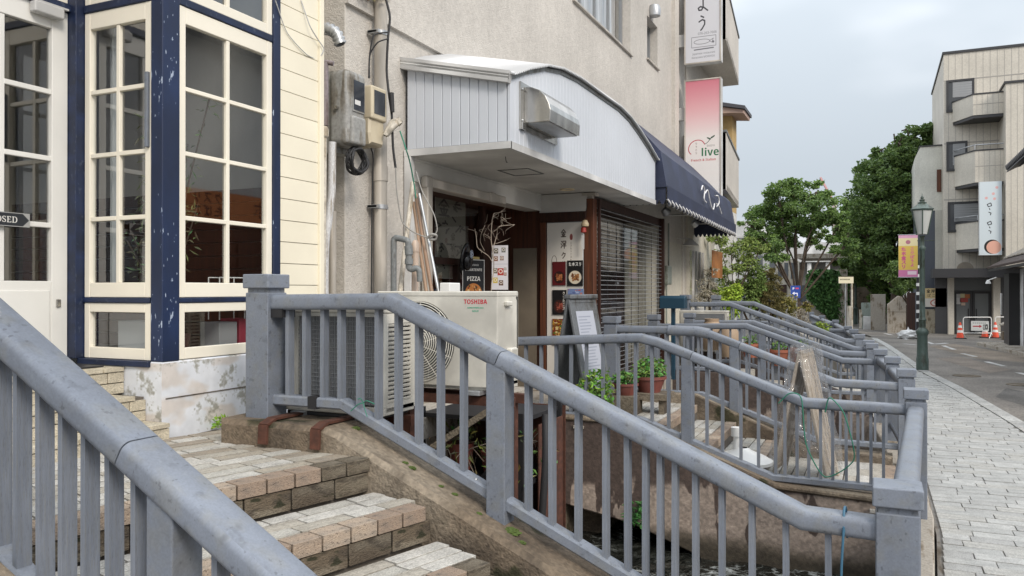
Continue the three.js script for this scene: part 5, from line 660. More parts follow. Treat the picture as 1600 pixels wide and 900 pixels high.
  pole(A(645, 285, 7.35), A(620, 500, 6.9), 0.022, M.pvcWhite, 'leftmost cream pole leaning in the corner under the canopy'); pole(A(650, 304, 7.4), A(680, 490, 7.0), 0.018, mat([0.42, 0.27, 0.18], { map: tMottle, roughness: 0.5 }), 'brown pole leaning in the corner, left of the silver one'); pole(A(646, 316, 7.4), A(671, 490, 7.0), 0.016, mat([0.45, 0.3, 0.2], { map: tMottle, roughness: 0.5 }), 'shorter brown pole leaning in the corner behind its twin'); pole(A(655, 303, 7.35), A(692, 490, 6.95), 0.014, M.galv, 'thin silver pole leaning in the corner, rightmost');
  solo('grey_plumbing', [rod(A(615, 376, 6.9), A(615, 520, 6.9), 0.026, 0.026, 12), tube([A(615, 378, 6.9), A(617, 372, 6.9), A(626, 373, 6.88), A(636, 376, 6.86), A(638, 384, 6.86), A(639, 420, 6.86)], 0.027, 10, 30), rod(A(638, 384, 6.86), A(639, 398, 6.86), 0.036, 0.036, 12), rod(A(639, 404, 6.86), A(639, 413, 6.86), 0.036, 0.036, 12), tube([A(639, 414, 6.86), A(641, 421, 6.86), A(651, 419, 6.86), A(655, 424, 6.86), A(656, 440, 6.86)], 0.026, 10, 24)], M.pvcGrey, 'dark grey plastic plumbing with unions above the air conditioner', 'pipe');
  solo('capped_pipe', [rod(A(649, 390, 6.98), A(648, 500, 6.98), 0.03, 0.03, 12), lathe([[0.034, -0.02], [0.034, 0.05], [0.02, 0.08], [0, 0.086]], A(649, 390, 6.98).x, A(649, 390, 6.98).y, A(649, 390, 6.98).z)], mat([0.66, 0.52, 0.42], { map: tMottle, roughness: 0.5 }), 'short pinkish capped pipe beside the dark plumbing', 'pipe');
  solo('switch_box', [rbb(A(646, 440, 6.6).x, A(667, 440, 6.6).x, A(655, 470, 6.6).y, A(655, 441, 6.6).y, -6.3, -6.1, 0.01)], M.whitePlastic, 'white switch box poking up behind the branded air conditioner', 'box');
  const d = thing('duct_cover', 'beige refrigerant duct cover bending along the shop lintel', 'duct', [-4.2, 1, -7.6]); const q = onX(668, 285, -4.24);
  part(d, 'riser', rbb(-4.29, -4.2, 0.8, q.y - 0.04, q.z - 0.05, q.z + 0.05, 0.02, 2), M.pvc); part(d, 'elbow', rbx(0.1, 0.14, 0.14, 0.04, -4.245, q.y, q.z, 0, 3), M.pvc); part(d, 'horizontal_run', rbb(-4.29, -4.2, q.y - 0.05, q.y + 0.05, -9.05, q.z - 0.06, 0.02, 2), M.pvc); part(d, 'end_joint', rbb(-4.3, -4.19, q.y - 0.06, q.y + 0.06, -8.75, -8.6, 0.02, 2), M.pvc);
}

// ================================================================ outdoor air-conditioner units
function acUnit(label, w, h, d, pos, ry, opt = {}) {                    // local: front faces +z, base at y = 0
  const u = thing('air_conditioner', label, 'air conditioner', pos, null, ry || 1e-9); const fr = d / 2;
  const fx = -w * 0.14, fy = h * 0.48, R = Math.min(h * 0.42, w * 0.31);
  // shell with an open fan hole
  const s = new THREE.Shape([[-w / 2, 0.02], [w / 2, 0.02], [w / 2, h], [-w / 2, h]].map(([a, b]) => new THREE.Vector2(a, b))), hole = new THREE.Path(); hole.absarc(fx, fy, R, 0, Math.PI * 2, true); s.holes.push(hole);
  part(u, 'front_panel', new THREE.ExtrudeGeometry(s, { depth: 0.014, bevelEnabled: true, bevelSize: 0.006, bevelThickness: 0.006, bevelOffset: -0.006, bevelSegments: 2, curveSegments: 40 }).translate(0, 0, fr - 0.02), M.acWhite);
  part(u, 'top_panel', rbb(-w / 2 - 0.004, w / 2 + 0.004, h - 0.03, h + 0.006, -fr, fr + 0.004, 0.01, 2), M.acWhite); part(u, 'side_panel', rbb(w / 2 - 0.02, w / 2, 0.02, h - 0.02, -fr, fr - 0.021, 0.004), M.acWhite); part(u, 'base_pan', rbb(-w / 2, w / 2, 0, 0.05, -fr, fr - 0.02, 0.006), M.acWhite);
  part(u, 'inner_housing', [bb(-w / 2 + 0.03, w / 2 - 0.03, 0.05, h - 0.04, -fr + 0.06, -fr + 0.07)], M.fin);
  part(u, 'fan', [cyl(0.06, 0.06, 0.04, 0, -0.02, 0).rotateX(Math.PI / 2).translate(fx, fy, fr - 0.09), ...[0, 1, 2].map((i) => bx(R * 0.85, 0.14, 0.008, R * 0.48, 0, 0, 0.5, 0, 0).rotateZ(i * 2.094 + 0.4).translate(fx, fy, fr - 0.1))], M.fin);
  const rings = []; for (let r = 0.045; r < R; r += 0.0155) rings.push(new THREE.TorusGeometry(r, 0.0032, 5, 44).translate(fx, fy, fr + 0.008 + 0.012 * (1 - r / R))); for (let i = 0; i < 10; i++) rings.push(rod(V(fx + Math.cos(i * 0.628) * 0.05, fy + Math.sin(i * 0.628) * 0.05, fr + 0.016), V(fx + Math.cos(i * 0.628 + 0.25) * R, fy + Math.sin(i * 0.628 + 0.25) * R, fr + 0.004), 0.003, 0.003, 5));
  part(u, 'fan_grille', rings, M.acGrille); part(u, 'grille_hub', cyl(0.05, 0.05, 0.012, 0, 0, 0, 20).rotateX(Math.PI / 2).translate(fx, fy, fr + 0.012), M.acWhite);
  const sq = new THREE.Shape(), a = R + 0.035, c = 0.04; sq.moveTo(-a + c, -a); sq.lineTo(a - c, -a); sq.quadraticCurveTo(a, -a, a, -a + c); sq.lineTo(a, a - c); sq.quadraticCurveTo(a, a, a - c, a); sq.lineTo(-a + c, a); sq.quadraticCurveTo(-a, a, -a, a - c); sq.lineTo(-a, -a + c); sq.quadraticCurveTo(-a, -a, -a + c, -a); const hh = new THREE.Path(); hh.absarc(0, 0, R + 0.004, 0, 6.2832, true); sq.holes.push(hh);
  if (fy - a > 0.02) part(u, 'grille_surround', new THREE.ExtrudeGeometry(sq, { depth: 0.008, bevelEnabled: true, bevelSize: 0.006, bevelThickness: 0.005, bevelSegments: 2, bevelOffset: -0.004, curveSegments: 30 }).translate(fx, fy, fr + 0.001), M.acGrille);
  // coil at the back and louvres on the coil side
  part(u, 'coil', (() => { const g = [bb(-w / 2 + 0.04, w / 2 - 0.12, 0.06, h - 0.05, -fr + 0.012, -fr + 0.03)]; for (let x = -w / 2 + 0.05; x < w / 2 - 0.13; x += 0.012) g.push(bb(x, x + 0.002, 0.06, h - 0.05, -fr + 0.004, -fr + 0.011)); for (let y = 0.08; y < h - 0.06; y += 0.026) g.push(bb(-w / 2 + 0.04, w / 2 - 0.12, y, y + 0.003, -fr + 0.001, -fr + 0.0035)); return g; })(), M.fin);
  part(u, 'rear_frame', [bb(-w / 2, w / 2, h - 0.05, h - 0.03, -fr, -fr + 0.03), bb(w / 2 - 0.12, w / 2, 0.05, h - 0.05, -fr, -fr + 0.02), bb(-w / 2, -w / 2 + 0.03, 0.05, h - 0.05, -fr, -fr + 0.03)], M.acWhite);
  const lg = muv(prep(new THREE.BoxGeometry(1, 1, 1))), nL = 18; part(u, 'side_frame', [bb(-w / 2, -w / 2 + 0.012, 0.02, 0.07, -fr + 0.031, fr - 0.021), bb(-w / 2, -w / 2 + 0.012, h - 0.09, h - 0.031, -fr + 0.031, fr - 0.021), bb(-w / 2, -w / 2 + 0.012, 0.07, h - 0.09, fr - 0.06, fr - 0.021), bb(-w / 2, -w / 2 + 0.012, 0.07, h - 0.09, -0.012, 0.012), bb(-w / 2, -w / 2 + 0.012, 0.07, h - 0.09, -fr + 0.031, -fr + 0.05)], M.acWhite);
  for (let i = 0; i < nL; i++) { const y = 0.08 + (h - 0.18) * i / (nL - 1); piece(u, 'louvre', lg, M.acWhite, -w / 2 + 0.006, y, 0, 0.011, 0.014, d - 0.09, 0, 0, 0.25); }
  part(u, 'louvre_backing', bb(-w / 2 + 0.05, -w / 2 + 0.054, 0.06, h - 0.05, -fr + 0.03, fr - 0.03), M.fin);
  for (const x of [-w * 0.32, w * 0.32]) part(u, 'foot', rbb(x - 0.05, x + 0.05, -0.03, 0.0, -fr - 0.03, fr + 0.03, 0.004), M.galv);
  part(u, 'service_cover', rbx(0.05, 0.16, 0.1, 0.015, w / 2 + 0.02, h * 0.3, -0.02, 0, 2), M.acWhite); part(u, 'hand_grip', [rbx(0.03, 0.03, 0.08, 0.008, w / 2 + 0.012, h - 0.075, 0.02, 0, 2)], M.acWhite);
  if (opt.badge) for (const [s, hgt, dx, dy, m] of opt.badge) { const g = new TextGeometry(s, { font: fontBold, size: hgt, depth: 0.0008, curveSegments: 3 }); g.computeBoundingBox(); g.translate(-(g.boundingBox.max.x + g.boundingBox.min.x) / 2 + w / 2 + dx, h + dy, fr + 0.0003); part(u, 'lettering', g, m); }
  return u;
}
const red = mat([0.46, 0.012, 0.03], { roughness: 0.5 }), jade = mat([0.045, 0.33, 0.2], { roughness: 0.5 }), badge = [['TOSHIBA', 0.0285, -0.155, -0.075, red], ['SUPER POWER ECO', 0.0095, -0.155, -0.105, jade], ['GOLD', 0.0125, -0.155, -0.127, jade]];
acUnit('cream outdoor air conditioner with round fan grille and red brand lettering', 0.9, 0.63, 0.32, V(-2.63, 1.46, -4.72), 0, { badge });
acUnit('outdoor air conditioner turned away, showing dark fins and louvred side', 0.74, 0.63, 0.36, V(-2.98, 1.365, -4.105), Math.PI);
acUnit('small distant air conditioner with dark back, beyond the fifth railing', 0.86, 0.75, 0.34, V(-2.94, 0.97, -15.15), Math.PI);
{
  const s = thing('unit_stand', 'rusty steel stand carrying the air conditioners over the canal', 'stand', [-2.9, 0.8, -4.6]);
  part(s, 'beam', [bb(-3.42, -2.1, 1.36, 1.42, -4.66, -4.6), bb(-3.42, -2.1, 1.36, 1.42, -4.86, -4.8)], M.rust); part(s, 'beam', [bb(-3.4, -2.6, 1.27, 1.33, -4.27, -4.21)], M.rust);
  for (const [x, z] of [[-2.2, -4.62], [-2.2, -4.83], [-3.0, -4.83]]) part(s, 'leg', bb(x - 0.03, x + 0.03, -0.6, 1.36, z - 0.03, z + 0.03), M.rust); part(s, 'brace', [bar(V(-3.4, 0.6, -4.63), V(-2.25, 1.34, -4.63), 0.04, 0.04), bar(V(-3.4, 1.0, -4.83), V(-2.2, 0.3, -4.83), 0.03, 0.03)], M.darkConcrete);
  for (const x of [-2.83, -3.2]) { const p = [V(x, 1.3, -4.2), V(x, 1.352, -4.0), V(x, 1.356, -3.66), V(x, 1.33, -3.585), V(x, 1.22, -3.58)]; part(s, 'strap', [0, 1, 2, 3].map((i) => bar(p[i], p[i + 1], 0.065, 0.014)), M.rust); }
  solo('plastic_tray', [rbb(-3.32, -2.66, 1.34, 1.364, -4.28, -3.93, 0.006)], M.black, 'flat black tray under the turned-away air conditioner', 'tray');
  const gt = []; for (const [a, b] of [[-0.05, -0.03], [0.05, 0.02], [0.02, -0.055], [-0.02, 0.04]]) gt.push(tube([V(-2.62, 1.47, -3.74), V(-2.62 + a * 0.6, 1.475 + b * 0.5, -3.73), V(-2.62 + a * 1.6, 1.45 + b, -3.73)], 0.003, 4, 8)); solo('green_tie', gt, M.cableGreen, 'bright green plastic tie knotted on the lower rail', 'tie');
  solo('drain_hose', [tube([V(-2.1, 1.35, -4.6), V(-2.06, 1.1, -4.5), V(-2.04, 0.5, -4.45), V(-2.05, -0.5, -4.4)], 0.02, 8, 24), tube([V(-1.95, 1.3, -4.8), V(-1.93, 1.0, -4.75), V(-1.96, 0.2, -4.7), V(-1.95, -0.5, -4.7)], 0.025, 8, 24)], M.cable, 'dark drain hoses hanging below the branded air conditioner', 'hose');
}

// ================================================================ things at the eatery entrance
{
  const food = (bg, plate, blob) => (x, w, h) => { x.fillStyle = bg; x.fillRect(0, 0, w, h); x.fillStyle = plate; x.beginPath(); x.ellipse(w / 2, h * 0.66, w * 0.4, h * 0.26, 0, 0, 7); x.fill(); seed = 5 + blob.length * 31; for (let i = 0; i < 40; i++) { x.fillStyle = pick(blob); x.beginPath(); x.ellipse(w / 2 + rr(-0.22, 0.22) * w, h * 0.66 + rr(-0.13, 0.13) * h, w * rr(0.03, 0.09), h * rr(0.02, 0.05), rr(0, 3), 0, 7); x.fill(); } };
  const Zp = -10.4, bd = thing('poster_board', 'white entrance board with vertical brush lettering above the food posters', 'board', [-3.92, 0.75, Zp]);
  const bm = canvasMat(256, 1024, (x, w, h) => { x.fillStyle = '#d9d5cd'; x.fillRect(0, 0, w, h); strokes(x, KANA.kin, 100, 40, 40, 50, 6, '#4a4038'); strokes(x, KANA.taku, 100, 110, 42, 52, 6, '#4a4038'); strokes(x, KANA.ku, 104, 185, 36, 40, 6, '#4a4038'); strokes(x, KANA.ri, 108, 240, 28, 30, 5, '#4a4038'); x.fillStyle = '#8a4a48'; x.beginPath(); x.ellipse(176, 90, 11, 20, 0, 0, 7); x.fill(); x.strokeStyle = '#4a4038'; x.lineWidth = 3; x.beginPath(); x.ellipse(52, 240, 18, 34, 0, 0, 7); x.stroke(); for (let i = 0; i < 8; i++) strokes(x, KANA[['ko', 'su', 'ta', 'u'][i % 4]], 168, 120 + i * 18, 13, 13, 2, '#8a8078'); });
  part(bd, 'panel', bb(-4.19, -3.66, 0.78, 3.045, Zp + 0.004, Zp + 0.03), M.white); part(bd, 'printed_face', new THREE.PlaneGeometry(0.52, 2.24).translate(-3.925, 1.915, Zp + 0.034), bm, { uv: true });
  const hold = (nm, px0, px1, py0, py1, drw, lab) => { const a = onZ(px0, py0, Zp + 0.05), b = onZ(px1, py1, Zp + 0.05); card(scene, 'food_poster', b.x - a.x, a.y - b.y, 0.006, canvasMat(192, 288, drw), M.white, V((a.x + b.x) / 2, (a.y + b.y) / 2, Zp + 0.05), 0, { label: lab, category: 'poster' }); };
  hold('p', 863, 884, 409, 446, (x, w, h) => food('#5a1015', '#2a0c08', ['#a5653c', '#b97a4c', '#8a4a2c'])(x, w, h), 'dark red poster with a bowl of soup, top left on the entrance board');
  hold('p', 886, 911, 407, 447, (x, w, h) => { food('#101012', '#d8cdb8', ['#8a5a34', '#a8733f', '#6a3f22'])(x, w, h); seed = 9; for (let i = 0; i < 4; i++) strokes(x, KANA[['ta', 'ho', 'su', 'ri'][i]], 20 + i * 40, 20, 34, 44, 6, '#eeeeea'); }, 'black poster with a pale plate and white lettering, top right on the entrance board');
  hold('p', 863, 885, 453, 492, (x, w, h) => { food('#121012', '#3a1a14', ['#8a3a2a', '#a0584a', '#5a2a20'])(x, w, h); for (let i = 0; i < 5; i++) strokes(x, KANA[['ku', 'ri', 'ta', 'ko', 'su'][i]], 140, 20 + i * 44, 34, 38, 5, '#e8e4da'); }, 'black poster with white vertical lettering, middle left on the entrance board');
  hold('p', 887, 912, 451, 492, (x, w, h) => { x.fillStyle = '#7488b4'; x.fillRect(0, 0, w, h); seed = 21; for (let i = 0; i < 60; i++) { x.fillStyle = pick(['#a8b4d4', '#5a6a9c', '#c47a5c', '#b85a48']); x.fillRect(rr(0, w), rr(0, h), rr(6, 40), rr(6, 26)); } }, 'blue poster with salmon patches, middle right on the entrance board');
  hold('p', 863, 895, 498, 540, (x, w, h) => { x.fillStyle = '#7a4a1c'; x.fillRect(0, 0, w, h); seed = 31; for (let i = 0; i < 160; i++) { x.fillStyle = pick(['#b8862c', '#c8a040', '#7a2418', '#55702c', '#d8c088']); x.beginPath(); x.ellipse(rr(0, w), rr(0, h), rr(6, 18), rr(5, 14), 0, 0, 7); x.fill(); } }, 'colourful pizza poster at the bottom of the entrance board');
  // small things by the timber post
  const wc = onZ(914, 350, -10.28), ch = thing('wind_chime', 'small red and cream wind chime hanging by the timber post', 'wind chime', [wc.x, wc.y, wc.z]); part(ch, 'cap', lathe([[0, 0.06], [0.03, 0.05], [0.055, 0], [0.05, -0.03], [0.04, -0.035]], wc.x, wc.y, wc.z), mat([0.55, 0.44, 0.28], { roughness: 0.4 })); part(ch, 'bell', lathe([[0.02, -0.04], [0.035, -0.05], [0.04, -0.11], [0.02, -0.12]], wc.x - 0.02, wc.y, wc.z), mat([0.35, 0.04, 0.03], { roughness: 0.4 })); part(ch, 'paper_strip', bb(wc.x - 0.05, wc.x - 0.01, wc.y - 0.34, wc.y - 0.13, wc.z - 0.002, wc.z + 0.002), M.white); part(ch, 'cord', rod(V(wc.x, wc.y + 0.08, wc.z), V(wc.x, wc.y + 0.3, wc.z - 0.1), 0.004, 0.004, 5), M.cable);
  // window things
  const hat = onX(727, 405, -4.66), ht = thing('black_hat', 'glossy black hat hanging in front of the calligraphy', 'hat', [hat.x, hat.y, hat.z]); part(ht, 'brim', new THREE.SphereGeometry(0.2, 24, 16).scale(0.18, 1.05, 0.62).rotateZ(-0.15).translate(hat.x, hat.y, hat.z), mat([0.008, 0.008, 0.01], { roughness: 0.16 })); part(ht, 'crown', new THREE.SphereGeometry(0.12, 18, 12).scale(0.5, 1, 0.8).translate(hat.x + 0.03, hat.y - 0.02, hat.z), mat([0.01, 0.01, 0.012], { roughness: 0.2 })); part(ht, 'emblem', (() => { const g = []; for (let i = 0; i < 5; i++) g.push(new THREE.TorusGeometry(0.022, 0.004, 5, 14).translate(0.022 * Math.cos(i * 1.257), 0.03 * Math.sin(i * 1.257), 0)); return g.map((q) => q.rotateY(Math.PI / 2).translate(hat.x + 0.095, hat.y + 0.06, hat.z + 0.01)); })(), mat([0.5, 0.56, 0.66], { roughness: 0.4 }));
  const ns = canvasMat(192, 64, (x, w, h) => { x.fillStyle = '#c9b477'; x.fillRect(0, 0, w, h); x.fillStyle = '#1c1a16'; x.font = 'bold 27px sans-serif'; x.fillText('NO SMOKING', 8, 42); }); const np = onX(741, 405.5, -4.76); card(scene, 'no_smoking_plate', 0.3, 0.075, 0.006, ns, M.dark, np, Math.PI / 2, { label: 'little yellow NO SMOKING plate on the window rail', category: 'sign' });
  const pz = canvasMat(256, 384, (x, w, h) => { x.fillStyle = '#17181c'; x.fillRect(0, 0, w, h); x.strokeStyle = '#e8e6e0'; x.lineWidth = 6; x.strokeRect(4, 4, w - 8, h - 8); x.fillStyle = '#e8e6e0'; x.textAlign = 'center'; x.font = 'bold 34px sans-serif'; x.fillText('BONATENTE', w / 2, 108); x.font = 'bold 58px sans-serif'; x.fillText('PIZZA', w / 2, 200); x.font = '22px sans-serif'; x.fillText('HOMEMADE', w / 2, 60); x.fillStyle = '#c07a3c'; x.beginPath(); x.arc(w / 2, 320, 98, 0, 7); x.fill(); seed = 41; for (let i = 0; i < 50; i++) { x.fillStyle = pick(['#d8b060', '#8a3420', '#e0c890', '#5a4020']); x.beginPath(); x.arc(w / 2 + rr(-75, 75), 320 + rr(-75, 60), rr(5, 14), 0, 7); x.fill(); } });
  const pp = onX(740, 440, -4.6); card(scene, 'pizza_poster', 0.38, 0.52, 0.01, pz, M.black, V(pp.x, pp.y + 0.02, pp.z), Math.PI / 2 - 0.35, { label: 'black PIZZA poster standing behind the branded air conditioner', category: 'poster' });
  const mn = canvasMat(192, 512, (x, w, h) => { x.fillStyle = '#d2d0d4'; x.fillRect(0, 0, w, h); seed = 51; for (const [px, py, r, c] of [[50, 60, 26, '#5a5448'], [140, 50, 24, '#6a6a66'], [48, 150, 24, '#7a4a34'], [120, 145, 22, '#8a7068'], [40, 290, 26, '#6a6254'], [105, 300, 36, '#a83a2c'], [160, 270, 14, '#8a8478'], [42, 400, 28, '#c0a848'], [110, 430, 26, '#5a3a2c'], [160, 330, 16, '#8a5a4c']]) { x.fillStyle = c; x.fillRect(px - r, py - r, 2 * r, 2 * r * 1.15); x.fillStyle = '#e6e0d4'; x.beginPath(); x.arc(px, py, r * 0.7, 0, 7); x.fill(); x.fillStyle = c; x.beginPath(); x.arc(px, py, r * 0.45, 0, 7); x.fill(); } x.fillStyle = '#9a98a0'; x.fillRect(0, 214, w, 4); });
  const mp = atD(781, 418, 9.0); const mb = card(scene, 'menu_stand', 0.185, 0.5, 0.012, mn, M.white, mp, 0.25, { label: 'white menu board with small dish photos behind the bare branches', category: 'menu board' }); part(mb, 'pole', rod(V(0, -0.25, -0.02), V(0, 0.74 - mp.y, -0.02), 0.012, 0.012, 8), M.black); part(mb, 'foot', cyl(0.14, 0.14, 0.02, 0, 0.74 - mp.y, -0.02, 20), M.black);
  // bare branches
  const br = thing('dried_branches', 'pale bare branches standing by the shop door', 'branches', [mp.x, 0.74, mp.z + 0.15]); const B = (px, py) => atD(px, py, 8.75), limb = []; seed = 61;
  const L = (pts, r) => limb.push(tube(pts.map(([a, b], i) => B(a, b).add(V(rr(-0.01, 0.01), 0, rr(-0.12, 0.12) * (i ? 1 : 0)))), r * 0.5, 6, pts.length * 6)); L([[771, 560], [770, 455], [768, 425], [770, 405], [768, 375], [770, 345], [770, 333]], 0.011); L([[769, 410], [762, 400], [752, 388], [745, 372], [736, 357]], 0.008); L([[770, 405], [775, 385], [772, 365], [784, 355], [800, 350]], 0.008); L([[768, 382], [778, 380], [786, 374], [802, 372]], 0.006); L([[771, 362], [780, 350], [788, 340], [796, 346]], 0.006); L([[770, 350], [777, 340], [786, 325], [789, 317]], 0.004); L([[745, 373], [742, 362], [735, 358]], 0.004); L([[756, 392], [752, 378], [757, 365], [763, 352]], 0.005); L([[753, 390], [748, 395], [746, 388]], 0.004); L([[768, 372], [760, 366], [756, 376]], 0.005); L([[772, 366], [766, 356], [764, 345]], 0.004); L([[784, 355], [790, 345], [800, 352]], 0.004);
  for (let i = 0; i < 16; i++) { const a = [rr(748, 792), rr(340, 382)]; L([a, [a[0] + rr(-7, 7), a[1] - rr(3, 9)], [a[0] + rr(-13, 13), a[1] - rr(6, 16)]], 0.003); } part(br, 'twigs', limb, M.twig); part(br, 'vase', lathe([[0, 0], [0.1, 0], [0.13, 0.2], [0.09, 0.45], [0.07, 0.5]], B(771, 560).x, 0.74, B(771, 560).z), M.black);
  seed = 99;
  // sandwich boards
  function sandwich(label, pos, ry, h, face, wrap) {
    const s = thing('sandwich_board', label, 'sandwich board', pos, null, ry), a = 0.2, slate = mat([0.14, 0.155, 0.175], { map: tStain, roughness: 0.5 }), frame = wrap ? M.weathered : slate;
    for (const q of [1, -1]) { const leaf = new THREE.Group(); leaf.name = 'leaf_board'; s.add(leaf); leaf.rotation.x = q * a * -1; leaf.position.set(0, 0, q * h * Math.sin(a)); origin.set(leaf, V()); part(leaf, 'frame', [rbb(-0.28, -0.23, 0, h, -0.014, 0.014), rbb(0.23, 0.28, 0, h, -0.014, 0.014), rbb(-0.23, 0.23, h - 0.07, h - 0.002, -0.013, 0.013), rbb(-0.23, 0.23, 0.1, 0.16, -0.013, 0.013)], frame); part(leaf, 'panel', bb(-0.23, 0.23, 0.16, h - 0.07, -0.006, 0.006), wrap ? M.weathered : slate); if (face && q > 0) part(leaf, 'notice', new THREE.PlaneGeometry(0.36, h * 0.72).translate(0, h * 0.52, 0.009), face, { uv: true }); }
    part(s, 'hinge_cap', rbx(0.58, 0.05, 0.09, 0.015, 0, h * Math.cos(a) + 0.0, 0), wrap ? M.film : slate);
    if (wrap) part(s, 'plastic_wrap', (() => { const g = new THREE.BufferGeometry(), n = 10, pos = []; const P = (u, v) => { const y = mix(-0.0 + 0.1, h * Math.cos(a) + 0.06, v), d = mix(h * Math.sin(a) + 0.04, 0.07, v), e = 0.32 + 0.05 * (1 - v) + 0.02 * Math.sin(v * 9 + u * 7), k = ((u % 4) + 4) % 4; const c = [[-e, d], [e, d], [e, -d], [-e, -d]], i = Math.floor(k), f = k - i, A = c[i], Bb = c[(i + 1) % 4]; return V(mix(A[0], Bb[0], f) + 0.012 * Math.sin(v * 23 + u * 5), y + 0.02 * Math.sin(u * 6) * (1 - v), mix(A[1], Bb[1], f) + 0.012 * Math.sin(v * 17 + u * 11)); }; for (let i = 0; i < 32; i++) for (let j = 0; j < n; j++) { const q = [P(i / 8, j / n), P((i + 1) / 8, j / n), P((i + 1) / 8, (j + 1) / n), P(i / 8, (j + 1) / n)]; for (const v of [q[0], q[1], q[2], q[0], q[2], q[3]]) pos.push(v.x, v.y, v.z); } g.setAttribute('position', new THREE.Float32BufferAttribute(pos, 3)); g.computeVertexNormals(); return g; })(), M.film);
    return s;
  }
  const notice = canvasMat(192, 512, (x, w, h) => { x.fillStyle = '#a9adb8'; x.fillRect(0, 0, w, h); seed = 71; x.fillStyle = '#8d929f'; for (let i = 0; i < 26; i++) x.fillRect(18, 30 + i * 18, rr(80, 150), 7); });
  const b1 = atD(915, 640, 8.75); sandwich('slate sandwich board with pale notice, beside the flower pots', V(b1.x - 0.05, 0.72, b1.z), 1.36, 1.34, notice, false);
  const b2 = onY(1262, 755, 0.18); sandwich('wooden sandwich board wrapped in clear plastic on the second steps', V(b2.x - 0.04, 0.18, b2.z - 0.25), 1.43, 1.34, null, true);
  solo('garden_hose', [tube([V(b2.x - 0.2, 1.06, -7.74), V(b2.x - 0.1, 1.16, -7.72), V(b2.x, 1.12, -7.72), V(b2.x + 0.04, 0.7, -7.74), V(b2.x + 0.2, 0.42, -7.74), V(b2.x + 0.44, 0.6, -7.74), V(b2.x + 0.36, 1.0, -7.72), V(b2.x + 0.24, 1.14, -7.72), V(b2.x + 0.2, 1.0, -7.76)], 0.006, 6, 80)], M.cableGreen, 'green wire looped over the second railing at the wrapped board', 'cable');
  solo('blue_cord', [tube([V(-0.13, 1.06, -3.73), V(-0.13, 1.14, -3.76), V(-0.125, 1.145, -3.81), V(-0.12, 1.0, -3.87)], 0.006, 6, 20), tube([V(-0.13, 1.08, -3.725), V(-0.14, 0.85, -3.73), V(-0.12, 0.6, -3.735), V(-0.135, 0.5, -3.73)], 0.006, 6, 20)], M.cableBlue, 'blue cord tied round the handrail by the nearest post', 'cord');
  // white pedestal on the steps
  const w = onY(1160, 722, 0.36), pd = thing('sign_pedestal', 'white plastic pedestal base lying on the second steps', 'pedestal', [w.x, 0.36, w.z]); part(pd, 'base', lathe([[0.3, 0], [0.3, 0.03], [0.2, 0.08], [0.1, 0.12], [0.05, 0.15]], w.x, 0.36, w.z), M.whitePlastic); part(pd, 'neck', [cyl(0.035, 0.03, 0.2, w.x - 0.06, 0.48, w.z), cyl(0.055, 0.055, 0.09, w.x - 0.06, 0.62, w.z)], M.whitePlastic);
  // flower pots
  function pot(label, x, y, z, r, h, m, n, sp, hh, tint, cat = 'potted plant') { const p = thing('flower_pot', label, cat, [x, y, z]); part(p, 'pot', lathe([[0, 0], [r * 0.62, 0], [r * 0.92, h * 0.82], [r, h * 0.82], [r, h], [r * 0.9, h], [r * 0.86, h * 0.85], [0, h * 0.85]], x, y, z, 24), m); part(p, 'soil', cyl(r * 0.86, r * 0.86, 0.02, x, y + h * 0.84, z), M.soil); const stems = []; for (let i = 0; i < 14; i++) { const a = rr(0, 6.28), q = rr(0.2, 0.9) * sp; stems.push(rod(V(x, y + h * 0.85, z), V(x + Math.cos(a) * q, y + h + rr(0.4, 0.9) * hh, z + Math.sin(a) * q), 0.004, 0.003, 4)); } part(p, 'stems', stems, mat([0.1, 0.16, 0.05])); part(p, 'foliage', leaves(n, () => { const v = inBall(); return V(x + v.x * sp, y + h + hh * (0.35 + 0.55 * v.y) , z + v.z * sp); }, 0.06, 0.03, tint), M.leafSolid, { uv: true }); return p; }
  const g1 = () => [rr(0.07, 0.16), rr(0.16, 0.3), rr(0.03, 0.07)];
  let q = onY(1015, 612, 0.72); q = atD(1015, 612, 9.1); pot('wide red-brown bowl planter with leafy green herbs', q.x, 0.95, q.z, 0.19, 0.18, M.potRed, 420, 0.19, 0.24, g1); solo('pot_stool', [rbb(q.x - 0.24, q.x + 0.24, 0.88, 0.95, q.z - 0.2, q.z + 0.2), bb(q.x - 0.2, q.x - 0.14, 0.72, 0.88, q.z - 0.15, q.z + 0.15), bb(q.x + 0.14, q.x + 0.2, 0.72, 0.88, q.z - 0.15, q.z + 0.15)], M.darkConcrete, 'low stone stool under the bowl planter', 'stool');
  q = atD(977, 614, 9.0); pot('ribbed pink trough planter with small plants, left of the bowl', q.x, 0.93, q.z, 0.15, 0.13, M.potRed, 200, 0.14, 0.16, g1); solo('pot_stool', rbb(q.x - 0.16, q.x + 0.16, 0.72, 0.93, q.z - 0.14, q.z + 0.14), M.darkConcrete, 'stone block under the pink planter', 'stool');
  q = atD(930, 640, 8.3); pot('tall bright weeds in a low pot before the slate board', q.x, 0.72, q.z, 0.16, 0.14, M.black, 520, 0.2, 0.5, () => [rr(0.12, 0.24), rr(0.25, 0.42), rr(0.03, 0.07)]);
  for (const [px, py, d, r, lab] of [[1173, 540, 13.9, 0.17, 'round terracotta pot, leftmost behind the fourth railing'], [1217, 553, 13.9, 0.2, 'larger round terracotta pot behind the fourth railing'], [1252, 555, 13.8, 0.24, 'wide brownish terracotta tub behind the fourth railing']]) { const p = atD(px, py, d); pot(lab, p.x, p.y - 0.2, p.z, r, r * 1.4, M.terracotta, 60, 0.14, 0.18, g1); }
